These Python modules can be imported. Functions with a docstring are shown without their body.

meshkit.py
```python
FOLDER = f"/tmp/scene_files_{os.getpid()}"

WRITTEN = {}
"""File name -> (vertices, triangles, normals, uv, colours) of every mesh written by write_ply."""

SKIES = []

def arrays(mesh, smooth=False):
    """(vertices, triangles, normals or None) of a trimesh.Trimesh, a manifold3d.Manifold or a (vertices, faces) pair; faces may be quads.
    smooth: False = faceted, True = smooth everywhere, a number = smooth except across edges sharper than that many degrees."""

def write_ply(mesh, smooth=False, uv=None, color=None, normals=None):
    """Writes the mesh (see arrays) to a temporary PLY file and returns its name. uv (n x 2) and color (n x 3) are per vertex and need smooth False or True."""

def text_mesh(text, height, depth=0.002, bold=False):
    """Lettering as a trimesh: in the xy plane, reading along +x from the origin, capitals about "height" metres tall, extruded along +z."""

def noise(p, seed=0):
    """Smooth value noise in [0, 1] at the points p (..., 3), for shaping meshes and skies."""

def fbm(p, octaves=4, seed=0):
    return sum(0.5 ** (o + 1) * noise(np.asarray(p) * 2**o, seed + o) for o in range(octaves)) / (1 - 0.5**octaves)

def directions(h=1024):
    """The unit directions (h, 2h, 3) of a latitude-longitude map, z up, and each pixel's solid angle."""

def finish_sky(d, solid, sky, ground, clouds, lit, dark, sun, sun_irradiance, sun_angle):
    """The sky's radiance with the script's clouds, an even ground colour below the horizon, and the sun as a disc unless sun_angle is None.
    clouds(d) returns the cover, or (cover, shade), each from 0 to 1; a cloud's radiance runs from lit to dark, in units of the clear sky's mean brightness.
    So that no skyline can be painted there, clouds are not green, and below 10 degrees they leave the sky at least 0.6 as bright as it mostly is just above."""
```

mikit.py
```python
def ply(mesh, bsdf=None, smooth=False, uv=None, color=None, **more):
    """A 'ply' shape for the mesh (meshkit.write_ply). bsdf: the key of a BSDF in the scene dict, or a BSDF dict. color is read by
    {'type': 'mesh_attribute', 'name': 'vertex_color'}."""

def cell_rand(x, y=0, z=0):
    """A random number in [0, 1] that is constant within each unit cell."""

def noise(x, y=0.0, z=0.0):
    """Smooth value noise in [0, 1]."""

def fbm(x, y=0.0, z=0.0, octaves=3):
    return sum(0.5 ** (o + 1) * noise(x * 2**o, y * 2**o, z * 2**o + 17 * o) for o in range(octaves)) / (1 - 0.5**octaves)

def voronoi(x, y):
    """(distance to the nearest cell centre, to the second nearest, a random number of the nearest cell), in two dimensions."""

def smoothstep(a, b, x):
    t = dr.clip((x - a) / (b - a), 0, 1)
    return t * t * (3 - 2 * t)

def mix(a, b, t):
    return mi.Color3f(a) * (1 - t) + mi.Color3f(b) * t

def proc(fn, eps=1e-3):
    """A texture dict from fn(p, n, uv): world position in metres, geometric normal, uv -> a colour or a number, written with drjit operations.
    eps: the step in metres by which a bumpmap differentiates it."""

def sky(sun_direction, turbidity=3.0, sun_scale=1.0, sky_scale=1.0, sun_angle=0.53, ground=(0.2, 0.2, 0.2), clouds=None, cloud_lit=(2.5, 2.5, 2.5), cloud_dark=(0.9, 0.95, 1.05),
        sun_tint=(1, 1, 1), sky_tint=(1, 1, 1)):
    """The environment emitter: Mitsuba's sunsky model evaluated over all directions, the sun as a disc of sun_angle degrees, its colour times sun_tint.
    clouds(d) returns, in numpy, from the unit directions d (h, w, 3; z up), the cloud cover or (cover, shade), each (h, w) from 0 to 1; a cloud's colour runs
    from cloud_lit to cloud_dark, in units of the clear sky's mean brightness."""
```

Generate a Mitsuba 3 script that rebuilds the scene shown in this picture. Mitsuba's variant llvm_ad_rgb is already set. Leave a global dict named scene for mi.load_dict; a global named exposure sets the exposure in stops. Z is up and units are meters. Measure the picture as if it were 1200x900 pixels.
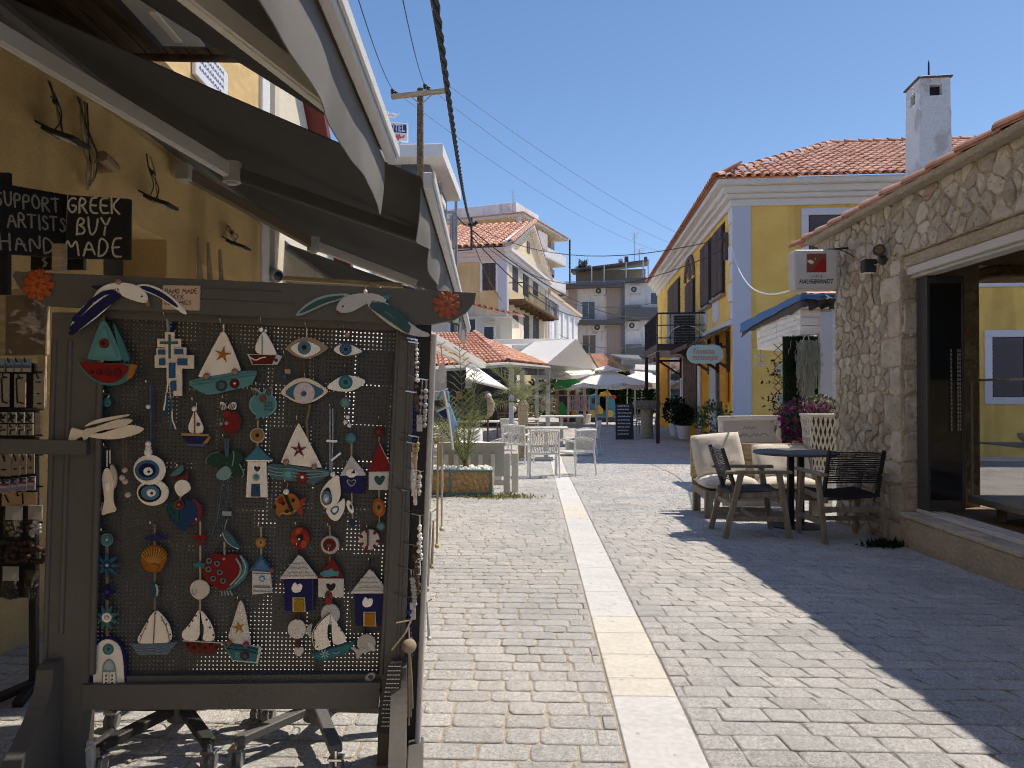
import math,random
import numpy as np,trimesh,drjit as dr,mitsuba as mi
import shapely
import shapely.geometry as sg
import shapely.affinity as sa
from shapely.ops import unary_union
import manifold3d as m3
import mikit,meshkit
from mikit import ply,proc,noise,fbm,voronoi,cell_rand,smoothstep,mix

T = mi.ScalarTransform4f
random.seed(11)
rng = np.random.default_rng(11)
scene,labels = {},{}

# ------------------------------------------------------------------ camera, sky, exposure
FPX,EYE = 870.0,1.25                      # focal length in photograph pixels (1200 x 900), eye height
YAW,PITCH = math.atan(29/FPX),math.atan(9/FPX)
FW = np.array([-math.sin(YAW)*math.cos(PITCH),math.cos(YAW)*math.cos(PITCH),math.sin(PITCH)])
RT = np.array([math.cos(YAW),math.sin(YAW),0.0])
UP = np.cross(RT,FW)
CAM = np.array([0,0,EYE])
scene['camera'] = {'type': 'perspective','fov': 2*math.degrees(math.atan(600/FPX)),'fov_axis': 'x','near_clip': 0.05,'far_clip': 900.0,
                   'to_world': T().look_at(origin=CAM.tolist(),target=(CAM + FW).tolist(),up=[0,0,1])}
SUN = np.array([0.50,0.26,1.0])
scene['sky'] = mikit.sky(SUN.tolist(),turbidity=2.6,sun_scale=1.0,sky_scale=1.05,sun_tint=(.955,.995,1.05),sky_tint=(.94,1.02,1.12),ground=(0.30,0.28,0.25))
exposure = 1.76


def ray(px,py):
    return FW + RT*((px - 600)/FPX) + UP*((450 - py)/FPX)


def at(px,py,Y):
    """The point seen at that photograph pixel at distance Y down the street."""
    d = ray(px,py)
    return CAM + d*(Y/d[1])


def hit(px,py,P,N):
    d = ray(px,py)
    return CAM + d*(np.dot(np.asarray(P) - CAM,N)/np.dot(d,N))


def zg(y):
    """Height of the street: it falls 2.5 % for twelve metres and is level beyond."""
    return -0.025*np.clip(np.asarray(y,float) - 3.0,0,12.0)


def grd(px,py):
    z = 0.0
    for _ in range(30):
        p = hit(px,py,[0,0,z],[0,0,1])
        z = float(zg(p[1]))
    return p


# ------------------------------------------------------------------ keys and labels
_count = {}


def numbered(key):
    n = _count.get(key,0)
    _count[key] = n + 1
    return key if n == 0 else f'{key}_{n:03d}'


def thing(name,label,cat,group=None):
    k = numbered(name)
    labels[k] = {'label': label,'category': cat}
    if group:
        labels[k]['group'] = group
    return k


def put(parent,name,mesh,bsdf,col=None,smooth=False,tone=None,label=None,kind=None,**kw):
    """One mesh as one entry of the scene: a part of its parent, or (parent None) the thing of that key itself."""
    key = name if parent is None else numbered(parent + '__' + name)
    if hasattr(mesh,'to_mesh'):
        m = mesh.to_mesh()
        mesh = trimesh.Trimesh(m.vert_properties[:,:3],m.tri_verts,process=False)
    if isinstance(mesh,list):
        mesh = trimesh.util.concatenate(mesh)
    if smooth and smooth is not True:
        mesh = trimesh.graph.smooth_shade(mesh,angle=np.radians(smooth),facet_minarea=None)
        smooth = True
    n = len(mesh.vertices)
    color = uv = None
    if col is not None:
        color = np.tile(np.asarray(col,float),(n,1)) if np.ndim(col) == 1 else np.asarray(col)
    if tone is not None:
        if np.ndim(tone) == 0:
            v = np.asarray(mesh.vertices)
            v = v - v.mean(0)
            uv = np.stack([np.floor(tone*63) + 0.5 + np.clip((v[:,0]*.8 + v[:,1]*.5 + v[:,2]*.33)*.1,-.45,.45),(v[:,2] - .41*v[:,0] + .37*v[:,1])*.1],1)
        else:
            uv = np.asarray(tone)
    scene[key] = ply(mesh,bsdf,smooth=smooth,uv=uv,color=color,**kw)
    if label or kind:
        labels[key] = {}
        if label:
            labels[key]['label'] = label
        if kind:
            labels[key]['kind'] = kind
    return key


def single(name,label,cat,mesh,bsdf,group=None,**kw):
    k = thing(name,label,cat,group)
    put(None,k,mesh,bsdf,**kw)
    return k


def struct(name,label,mesh=None,bsdf=None,**kw):
    k = numbered(name)
    if mesh is not None:
        put(None,k,mesh,bsdf,**kw)
    labels[k] = {'label': label,'kind': 'structure'}
    return k


# ------------------------------------------------------------------ meshes
cat = trimesh.util.concatenate


def box(x0,x1,y0,y1,z0,z1):
    m = trimesh.creation.box(extents=[abs(x1 - x0),abs(y1 - y0),abs(z1 - z0)])
    m.apply_translation([(x0 + x1)/2,(y0 + y1)/2,(z0 + z1)/2])
    return m


_CB = None


def cbox(x0,x1,y0,y1,z0,z1,b=0.004):
    """A box with chamfered edges."""
    h = np.array([abs(x1 - x0),abs(y1 - y0),abs(z1 - z0)])/2
    b = min(b,h.min()*.45)
    p = []
    for s in np.ndindex(2,2,2):
        s = np.array(s)*2 - 1
        for k in range(3):
            q = h.copy()
            for j in range(3):
                if j != k:
                    q[j] -= b
            p.append(s*q)
    m = m3.Manifold.hull_points(np.array(p,float)).to_mesh()
    m = trimesh.Trimesh(np.array(m.vert_properties[:,:3]),np.array(m.tri_verts),process=False)
    m.apply_translation([(x0 + x1)/2,(y0 + y1)/2,(z0 + z1)/2])
    return m


def frame(o,X,Y,Z):
    m = np.eye(4)
    m[:3,0],m[:3,1],m[:3,2],m[:3,3] = X,Y,Z,o
    return m


def unit(v):
    v = np.asarray(v,float)
    return v/np.linalg.norm(v)


def xf(mesh,M):
    if isinstance(mesh,list):
        mesh = trimesh.util.concatenate(mesh)
    mesh = mesh.copy()
    mesh.apply_transform(M)
    return mesh


def rotz(deg,o=(0,0,0)):
    return trimesh.transformations.rotation_matrix(math.radians(deg),[0,0,1],o)


def beam(a,b,w,h,up=(0,0,1),bev=0.004):
    """A bar from a to b, w wide and h high."""
    a,b = np.asarray(a,float),np.asarray(b,float)
    L = np.linalg.norm(b - a)
    X = (b - a)/L
    up = np.asarray(up,float)
    if abs(np.dot(up,X)) > .98:
        up = np.array([0,1.0,0])
    Y = unit(np.cross(up,X))
    return xf(cbox(0,L,-w/2,w/2,-h/2,h/2,bev),frame(a,X,Y,np.cross(X,Y)))


def tube(pts,r,n=6,caps=True):
    p = np.asarray(pts,float)
    r = np.broadcast_to(np.asarray(r,float),len(p))
    t = np.gradient(p,axis=0)
    t /= np.linalg.norm(t,axis=1,keepdims=True) + 1e-12
    a = np.cross(t[0],[0,0,1] if abs(t[0][2]) < .9 else [1,0,0])
    rings = []
    for i in range(len(p)):
        a = a - t[i]*np.dot(a,t[i])
        a = unit(a)
        b = np.cross(t[i],a)
        th = np.arange(n)*2*np.pi/n
        rings.append(p[i] + r[i]*(np.cos(th)[:,None]*a + np.sin(th)[:,None]*b))
    v = np.vstack(rings)
    f = []
    for i in range(len(p) - 1):
        for j in range(n):
            k = (j + 1) % n
            f += [[i*n + j,i*n + k,(i + 1)*n + k],[i*n + j,(i + 1)*n + k,(i + 1)*n + j]]
    if caps:
        v = np.vstack([v,p[0],p[-1]])
        q = len(v)
        for j in range(n):
            k = (j + 1) % n
            f += [[q - 2,k,j],[q - 1,(len(p) - 1)*n + j,(len(p) - 1)*n + k]]
    return trimesh.Trimesh(v,f,process=False)


def sag(a,b,drop,n=14):
    a,b = np.asarray(a,float),np.asarray(b,float)
    t = np.linspace(0,1,n)[:,None]
    p = a + (b - a)*t
    p[:,2] -= drop*4*t[:,0]*(1 - t[:,0])
    return p


def lathe(prof,n=20,o=(0,0,0)):
    """prof: (radius, height) pairs from bottom to top."""
    m = trimesh.creation.revolve(np.asarray(prof,float),sections=n)
    m.apply_translation(o)
    return m


def ball(c,r,sub=1,s=(1,1,1)):
    m = trimesh.creation.icosphere(subdivisions=sub,radius=r)
    m.apply_scale(s) if s != (1,1,1) else None
    m.apply_translation(c)
    return m


def extr(poly,h):
    gs = [g for g in getattr(poly,'geoms',[poly]) if g.geom_type == 'Polygon' and g.area > 1e-9]
    return cat([trimesh.creation.extrude_polygon(g,h,engine='earcut') for g in gs])


def quad(a,b,c,d):
    return trimesh.Trimesh([a,b,c,d],[[0,1,2],[0,2,3]],process=False)


def grid_sheet(P):
    """A sheet from an (n, m, 3) array of points."""
    n,m = P.shape[:2]
    i = np.arange(n*m).reshape(n,m)
    f = np.vstack([np.stack([i[:-1,:-1],i[1:,:-1],i[1:,1:]],-1).reshape(-1,3),np.stack([i[:-1,:-1],i[1:,1:],i[:-1,1:]],-1).reshape(-1,3)])
    return trimesh.Trimesh(P.reshape(-1,3),f,process=False)


def thick(sheet,t):
    """A closed slab from an open sheet, t metres thick along its mean normal."""
    n = unit(sheet.face_normals.mean(0))*t
    a,b = sheet.copy(),sheet.copy()
    b.apply_translation(-n)
    b.invert()
    e = sheet.edges[trimesh.grouping.group_rows(sheet.edges_sorted,require_count=1)]
    k = len(sheet.vertices)
    side = np.vstack([np.stack([e[:,1],e[:,0],e[:,0] + k],1),np.stack([e[:,1],e[:,0] + k,e[:,1] + k],1)])
    return trimesh.Trimesh(np.vstack([a.vertices,b.vertices]),np.vstack([a.faces,b.faces + k,side]),process=False)


def chaikin(p,n=2,closed=True):
    p = np.asarray(p,float)
    for _ in range(n):
        q = np.roll(p,-1,0) if closed else p[1:]
        s = p if closed else p[:-1]
        out = np.empty((2*len(s),p.shape[1]))
        out[0::2],out[1::2] = .75*s + .25*q,.25*s + .75*q
        p = out if closed else np.vstack([p[:1],out,p[-1:]])
    return p


# hand lettering: each capital as strokes in a box one unit high
STROKES = {
    'A': [[(0,0),(.34,1),(.68,0)],[(.13,.36),(.55,.38)]],'B': [[(0,0),(0,1),(.4,.93),(.42,.62),(.02,.52),(.5,.42),(.5,.08),(0,0)]],
    'C': [[(.55,.85),(.3,1),(.05,.72),(.02,.3),(.25,0),(.56,.12)]],'D': [[(0,0),(0,1),(.4,.85),(.56,.5),(.4,.12),(0,0)]],
    'E': [[(.5,1),(0,.98),(0,0),(.56,.02)],[(0,.52),(.42,.53)]],'G': [[(.58,.85),(.3,1),(.04,.7),(.04,.3),(.3,0),(.6,.2),(.6,.46),(.34,.46)]],
    'H': [[(0,0),(0,1)],[(.55,0),(.55,1)],[(0,.5),(.55,.52)]],'I': [[(.05,0),(.05,1)]],'K': [[(0,0),(0,1)],[(.52,1),(.02,.48),(.56,0)]],
    'M': [[(0,0),(.1,1),(.38,.3),(.66,1),(.78,0)]],'N': [[(0,0),(0,1),(.55,0),(.55,1)]],'O': [[(.3,1),(.05,.75),(.03,.3),(.3,0),(.56,.3),(.55,.72),(.3,1)]],
    'P': [[(0,0),(0,1),(.4,.94),(.48,.72),(.36,.5),(0,.46)]],'R': [[(0,0),(0,1),(.4,.94),(.46,.72),(.34,.52),(0,.48)],[(.2,.5),(.54,0)]],
    'S': [[(.5,.86),(.28,1),(.06,.8),(.2,.56),(.44,.42),(.48,.14),(.24,0),(0,.14)]],'T': [[(0,.98),(.62,1)],[(.31,1),(.3,0)]],
    'U': [[(0,1),(.03,.25),(.26,0),(.5,.25),(.52,1)]],'Y': [[(0,1),(.28,.5),(.56,1)],[(.28,.5),(.24,0)]],
}


def handwriting(text,h,gap=.22,wob=.03):
    """Hand-drawn capitals as a list of polylines, starting at the origin."""
    out,x = [],0.0
    for ch in text:
        if ch == ' ':
            x += .5
            continue
        w = 0
        for s in STROKES[ch]:
            s = np.array(s,float) + rng.normal(0,wob,(len(s),2))
            w = max(w,s[:,0].max())
            out.append(chaikin(s,2,closed=False)*h + [x*h,0])
        x += w + gap
    return out,x*h


def ink(lines,w):
    return unary_union([sg.LineString(l).buffer(w/2,quad_segs=2) for l in lines])


# ------------------------------------------------------------------ materials
def two(b):
    return {'type': 'twosided','bsdf': b}


def tex(c):
    return proc(c) if callable(c) else {'type': 'rgb','value': list(c)} if not isinstance(c,dict) else c


def mat(name,col,rough=.6,spec=.4,metal=0.0,bump=None,bscale=1.0,eps=1e-3,**kw):
    b = {'type': 'principled','base_color': tex(col),'roughness': rough,'specular': spec,**kw}
    if metal:
        b['metallic'] = metal
    if bump:
        b = {'type': 'bumpmap','arbitrary': proc(bump,eps),'scale': bscale,'bsdf': b}
    scene[name] = two(b)


VC = {'type': 'mesh_attribute','name': 'vertex_color'}
mat('glaze',VC,.36,.14)                   # glazed ceramic, in the piece's own colour
mat('paint',VC,.55,.4)                   # painted wood or metal
mat('matte',VC,.9,.15)                   # cloth, plaster, bare clay
mat('satin_metal',VC,.38,.5,metal=.9)
mat('chrome',(.75,.75,.76),.16,.5,metal=1.0)


def tone(uv):
    return dr.floor(uv.x)/63.0


def paver_col(p,n,uv):
    t = tone(uv)
    sp = .6*noise(p.x*300,p.y*300,p.z*300) + .4*noise(p.x*120,p.y*120,p.z*120)
    big = fbm(p.x*2.3,p.y*2.3,3.0,3)
    spot = smoothstep(.80,.86,noise(p.x*17,p.y*17,4.0))*.10
    v = (.34 + .06*t)*(.42 + 1.16*sp)*(.84 + .32*big)*(1 - spot)
    pink = smoothstep(.80,.95,t)*smoothstep(11.0,15.0,p.y)*smoothstep(1.4,2.2,p.x)
    warm = smoothstep(.45,.7,big)
    c = mix((.97,.985,.985),(1.0,.985,.965),warm)
    return mix(c,mi.Color3f(1.25,.93,.80),pink)*v


mat('paver',paver_col,.82,.3,bump=lambda p,n,uv: noise(p.x*170,p.y*170,p.z*170),bscale=.0014)
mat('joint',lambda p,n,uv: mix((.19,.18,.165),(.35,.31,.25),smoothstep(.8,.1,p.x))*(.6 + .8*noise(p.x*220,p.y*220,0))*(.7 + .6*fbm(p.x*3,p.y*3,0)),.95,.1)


def far_paving(p,n,uv):
    r = dr.floor(p.y/.118)
    u = p.x/.172 + .5*cell_rand(r,3)
    fy,fx = p.y/.118 - r,u - dr.floor(u)
    j = smoothstep(.0,.09,dr.minimum(fy,1 - fy))*smoothstep(.0,.06,dr.minimum(fx,1 - fx))
    t = cell_rand(dr.floor(u),r)
    pink = smoothstep(1.4,2.2,p.x)*smoothstep(30.0,24.0,p.y)
    c = mix((1.0,.97,.92),(1.22,.95,.82),pink)
    return c*(.33 + .10*t)*(.55 + .45*j)*(.85 + .3*fbm(p.x*1.5,p.y*1.5,0))


mat('far_paving',far_paving,.85,.2)


def marble(p,n,uv):
    t = tone(uv)
    w = fbm(p.x*2 + 1.3*p.y,p.y*4,1.0,4)
    vein = smoothstep(.05,.0,dr.abs(fbm(p.x*3 + p.y*5,p.y*1.1 - p.x*1.5,7.0,4) - .5))*.06
    spot = smoothstep(.93,.96,noise(p.x*19,p.y*19,2.0))*.3
    white = mix((.51,.52,.525),(.60,.605,.605),w)*(1 - vein)
    cream = mix((.55,.53,.475),(.62,.60,.545),w)*(1 - .5*vein)
    return mix(white,cream,smoothstep(.45,.55,t))*(.92 + .16*noise(p.x*60,p.y*60,1))*(1 - spot)


mat('marble',marble,.6,.35)


def stone_col(p,n,uv):
    t = tone(uv)
    a = fbm(p.x*9,p.y*9,p.z*9,4)
    b = fbm(p.x*40,p.y*40,p.z*40,3)
    c = mix((.36,.32,.255),(.56,.52,.445),t)
    c = mix(c,mi.Color3f(.38,.30,.25),smoothstep(.93,.98,t))
    pit = smoothstep(.62,.78,b)*.4
    return c*(.6 + .75*a)*(1 - pit)


mat('stone',stone_col,.9,.2,bump=lambda p,n,uv: fbm(p.x*20,p.y*20,p.z*26,3),bscale=.04)
mat('mortar',lambda p,n,uv: mix((.30,.255,.19),(.43,.375,.30),fbm(p.x*5,p.y*5,p.z*5,3))*(.7 + .6*fbm(p.x*50,p.y*50,p.z*50,2)),.95,.1,
    bump=lambda p,n,uv: fbm(p.x*45,p.y*45,p.z*45,3),bscale=.012)


def tile_col(p,n,uv):
    t = tone(uv)
    a = fbm(p.x*7,p.y*7,p.z*7,3)
    c = mix((.50,.255,.17),(.66,.405,.30),t)
    lich = smoothstep(.60,.74,fbm(p.x*3,p.y*3,p.z*3 + 9,4))*.4
    return mix(c,mi.Color3f(.42,.36,.30),lich)*(.68 + .6*a)


mat('terracotta',tile_col,.8,.25)


def stucco(base,base2,s=1.0,streak=.25,f=3.0):
    def fn(p,n,uv):
        a = fbm(p.x*f,p.y*f,p.z*f,4)
        b = noise(p.x*90,p.y*90,p.z*90)
        st = fbm((p.x + p.y)*3.1,p.z*.35,2.0,3)
        return mix(base,base2,smoothstep(.3,.7,a))*(.90 + .2*b)*(1 - streak*smoothstep(.55,.8,st))*s
    return fn


ROUGHCAST = lambda p,n,uv: fbm(p.x*28,p.y*28,p.z*28,3)
mat('yellow_stucco',stucco((.76,.49,.125),(.83,.55,.16),streak=.2,f=2.0),.9,.2,bump=ROUGHCAST,bscale=.012)
mat('orange_stucco',stucco((.66,.30,.025),(.72,.36,.04),streak=.1),.85,.2)
mat('ochre_stucco',stucco((.66,.47,.215),(.74,.54,.26),streak=.22,f=2.2),.85,.25,bump=lambda p,n,uv: fbm(p.x*9,p.y*9,p.z*9,3),bscale=.016)
mat('peach_stucco',stucco((.64,.41,.20),(.70,.47,.25),streak=.15,f=.8),.9,.2)
mat('cream_stucco',stucco((.70,.64,.50),(.76,.70,.57),streak=.2,f=.8),.9,.2)
mat('white_stucco',stucco((.70,.70,.70),(.77,.77,.76),streak=.22,f=1.2),.85,.25)
mat('chimney_stucco',lambda p,n,uv: mix((.74,.72,.71),(.42,.37,.34),smoothstep(.52,.66,fbm(p.x*2.2,p.y*2.2,p.z*1.6,5))*.6)*(.85 + .3*noise(p.x*60,p.y*60,p.z*60)),.9,.2,
    bump=lambda p,n,uv: fbm(p.x*14,p.y*14,p.z*14,4),bscale=.05)


def wood(c0,c1,ax=0,f=1.0):
    def fn(p,n,uv):
        q = [p.x,p.y,p.z]
        al = q[ax]
        o = [q[i] for i in range(3) if i != ax]
        g = fbm(al*2.5*f,o[0]*38*f,o[1]*38*f,3)
        d = fbm(al*9*f,o[0]*160*f,o[1]*160*f,2)
        return mix(c0,c1,smoothstep(.25,.75,g))*(.8 + .4*d)
    return fn


mat('grey_wood',wood((.19,.165,.13),(.29,.255,.205),2),.75,.3)
mat('pale_wood',wood((.36,.28,.175),(.50,.41,.28),0),.75,.3)
mat('old_wood',wood((.10,.065,.04),(.22,.15,.095),1,.6),.85,.2)
mat('white_board',wood((.70,.67,.61),(.84,.81,.76),0,.5),.8,.3)
mat('rack_paint',lambda p,n,uv: mi.Color3f(.100,.097,.092)*(.86 + .28*fbm(p.x*4,p.y*4,p.z*4,2))*(.96 + .08*noise(p.x*200,p.y*200,p.z*30)),.6,.3)
mat('strand_board',lambda p,n,uv: mix((.30,.17,.07),(.60,.40,.20),noise((p.x + .5*p.z)*60,(p.z - .5*p.x)*14,p.y*20))*(.7 + .6*noise(p.x*30,p.z*110,5)),.8,.3)
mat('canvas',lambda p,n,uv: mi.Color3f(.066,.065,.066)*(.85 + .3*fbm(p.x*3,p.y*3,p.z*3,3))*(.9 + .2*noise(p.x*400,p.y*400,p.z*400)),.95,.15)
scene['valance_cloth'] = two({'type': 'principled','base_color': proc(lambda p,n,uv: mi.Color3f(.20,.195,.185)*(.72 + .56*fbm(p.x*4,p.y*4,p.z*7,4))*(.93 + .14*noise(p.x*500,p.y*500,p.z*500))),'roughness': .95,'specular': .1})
scene['cushion_cloth'] = two({'type': 'principled','base_color': proc(lambda p,n,uv: mi.Color3f(.62,.585,.51)*(.88 + .24*noise(p.x*350,p.y*350,p.z*350))*(.9 + .2*fbm(p.x*6,p.y*6,p.z*6))),'roughness': .95,'specular': .1,'sheen': .3})
scene['white_canvas'] = {'type': 'twosided','bsdf': {'type': 'principled','base_color': {'type': 'rgb','value': [.78,.77,.74]},'roughness': .9,'specular': .15}}
scene['pane_glass'] = {'type': 'thindielectric','int_ior': 1.5}
scene['plastic_film'] = {'type': 'thindielectric','int_ior': 1.45}
scene['dark_glass'] = two({'type': 'principled','base_color': {'type': 'rgb','value': [.012,.016,.02]},'roughness': .04,'specular': .6})
scene['window_glass'] = two({'type': 'principled','base_color': {'type': 'rgb','value': [.06,.08,.09]},'roughness': .06,'specular': .7})
scene['leaf'] = {'type': 'principledthin','base_color': VC,'roughness': .55,'diff_trans': .7,'spec_trans': 0.0}
# ------------------------------------------------------------------ the ground
def sheet(x0,x1,ys,dz):
    ys = np.asarray(ys,float)
    xs = np.linspace(x0,x1,3)
    P = np.array([[(x,y,zg(y) + dz) for y in ys] for x in xs])
    return grid_sheet(P)


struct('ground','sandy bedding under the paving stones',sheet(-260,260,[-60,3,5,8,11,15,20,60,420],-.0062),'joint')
struct('street','grey stone paving of the street beyond the cafe tables',sheet(-45,45,[17.0,25,40,60,110],-.004),'far_paving')


def paver_mesh(x0,x1,y0,y1,rnd,cut,slant,lo):
    """Outline rounded by cutting corners; three rings and a domed top."""
    p = np.array([(x0 + slant,y0),(x1 + slant,y0),(x1 - slant,y1),(x0 - slant,y1)])
    out = []
    for i in range(4):
        a,b,c = p[i - 1],p[i],p[(i + 1) % 4]
        k = cut*rnd.uniform(.6,1.4)
        u,v = unit(a - b),unit(c - b)
        out += [b + u*k,b + (u + v)*k*.27,b + v*k] if not lo else [b + u*k*.7,b + v*k*.7]
    o = np.array(out) + rnd.normal(0,.0016,(len(out),2))
    c = o.mean(0)
    n = len(o)
    z = zg(c[1]) + rnd.normal(0,.0008)
    tilt = rnd.normal(0,.004,2)
    rings = [(1.0,-.03),(1.0,-.0032),(None,0.0)]
    V = []
    for s,dz in rings:
        q = o if s else c + (o - c)*(1 - .007/np.maximum(np.linalg.norm(o - c,axis=1,keepdims=True),.02))
        h = z + dz + (q - c) @ tilt + (zg(q[:,1]) - zg(c[1]))
        V.append(np.column_stack([q,h]))
    V = np.vstack(V + [[[c[0],c[1],z + .0015]]])
    F = []
    for r in range(2):
        for i in range(n):
            j = (i + 1) % n
            F += [[r*n + i,r*n + j,(r + 1)*n + j],[r*n + i,(r + 1)*n + j,(r + 1)*n + i]]
    F += [[2*n + i,2*n + (i + 1) % n,3*n] for i in range(n)]
    return V,np.array(F)


def tone_uv(V,t):
    v = V - V.mean(0)
    return np.stack([np.floor(t*63) + .5 + np.clip((v[:,0]*.8 + v[:,1]*.5)*.5,-.45,.45),(v[:,1] - .4*v[:,0])*.5 + v[:,2]],1)


def project(p):
    d = np.asarray(p) - CAM
    w = d @ FW
    return 600 + FPX*(d @ RT)/w,450 - FPX*(d @ UP)/w,w


def pave(key,x0,x1fn,left,y0,y1):
    rnd = np.random.default_rng(5 if left else 6)
    made = []
    y = y0
    while y < y1:
        w = rnd.normal(.118,.004)
        xe = x1fn(y)
        x = x0 - rnd.uniform(0,.15)
        while x < xe:
            L = rnd.choice([.118,.168,.178,.20])*rnd.normal(1,.05) if left else rnd.choice([.15,.172,.185,.20])*rnd.normal(1,.03)
            a,b = max(x,x0),min(x + L,xe)
            g = .0042 if left else .0026
            if b - a > .022:
                far = y > 8.5
                sl = 0 if left else rnd.normal(.009,.006)
                cut = .022 if left else .010
                if a == x0 or b == xe:
                    cut,sl = .006,0
                made.append((y,paver_mesh(a + g,b - g,y + g,y + w - g,rnd,cut,sl,far),rnd.random()))
            x += L
        y += w
    seen,rest = [],[]
    for i,(yy,(V,F),t) in enumerate(made):
        px,py,w = project(V[-1])
        ok = w > .3 and 0 < px < 1200 and py < 905 and not (px < 485 and py < 832)
        (seen if ok and len(seen) < 300 else rest).append(i)
    for i in seen:
        yy,(V,F),t = made[i]
        put(key,'paver',trimesh.Trimesh(V,F,process=False),'paver',tone=tone_uv(V,t))
    Vs,Fs,Us,k = [],[],[],0
    for i in rest:
        yy,(V,F),t = made[i]
        Vs.append(V); Fs.append(F + k); Us.append(tone_uv(V,t)); k += len(V)
    put(key,'paving_stones',trimesh.Trimesh(np.vstack(Vs),np.vstack(Fs),process=False),'paver',tone=np.vstack(Us),kind='stuff')


pk = struct('pavement','worn rounded grey paving stones left of the pale stone strip')
pave(pk,-2.75,lambda y: .303,True,2.05,17.0)
pk = struct('pavement','tight grey paving stones right of the pale stone strip, half in shade')
pave(pk,.580,lambda y: 3.17 if y < 8.15 else 4.8,False,2.05,17.0)

sk = struct('paving_strip','straight strip of pale marble slabs down the middle of the street')
ysl = [(1.7,0)] + [(grd(745,v)[1],t) for v,t in ((816,1),(795,1),(767,1),(742,1),(722.7,0))] + [(grd(680,v)[1],t) for v,t in ((693,0),(665,0),(638,0),(608,1),(590,0),(574,0),(558,1),(549,0))]
ysl += [(ysl[-1][0] + 1.2*i,i % 2) for i in range(1,4)]
for (a,t),(b,_) in zip(ysl[:-1],ysl[1:]):
    m = cbox(.309,.574,a + .002,b - .002,-.03,.0015,.004)
    m = m.subdivide().subdivide() if b - a > .8 else m
    v = m.vertices.copy(); v[:,2] += zg(v[:,1]); m.vertices = v
    put(sk,'slab',m,'marble',tone=.9 if t else .1)

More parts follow.
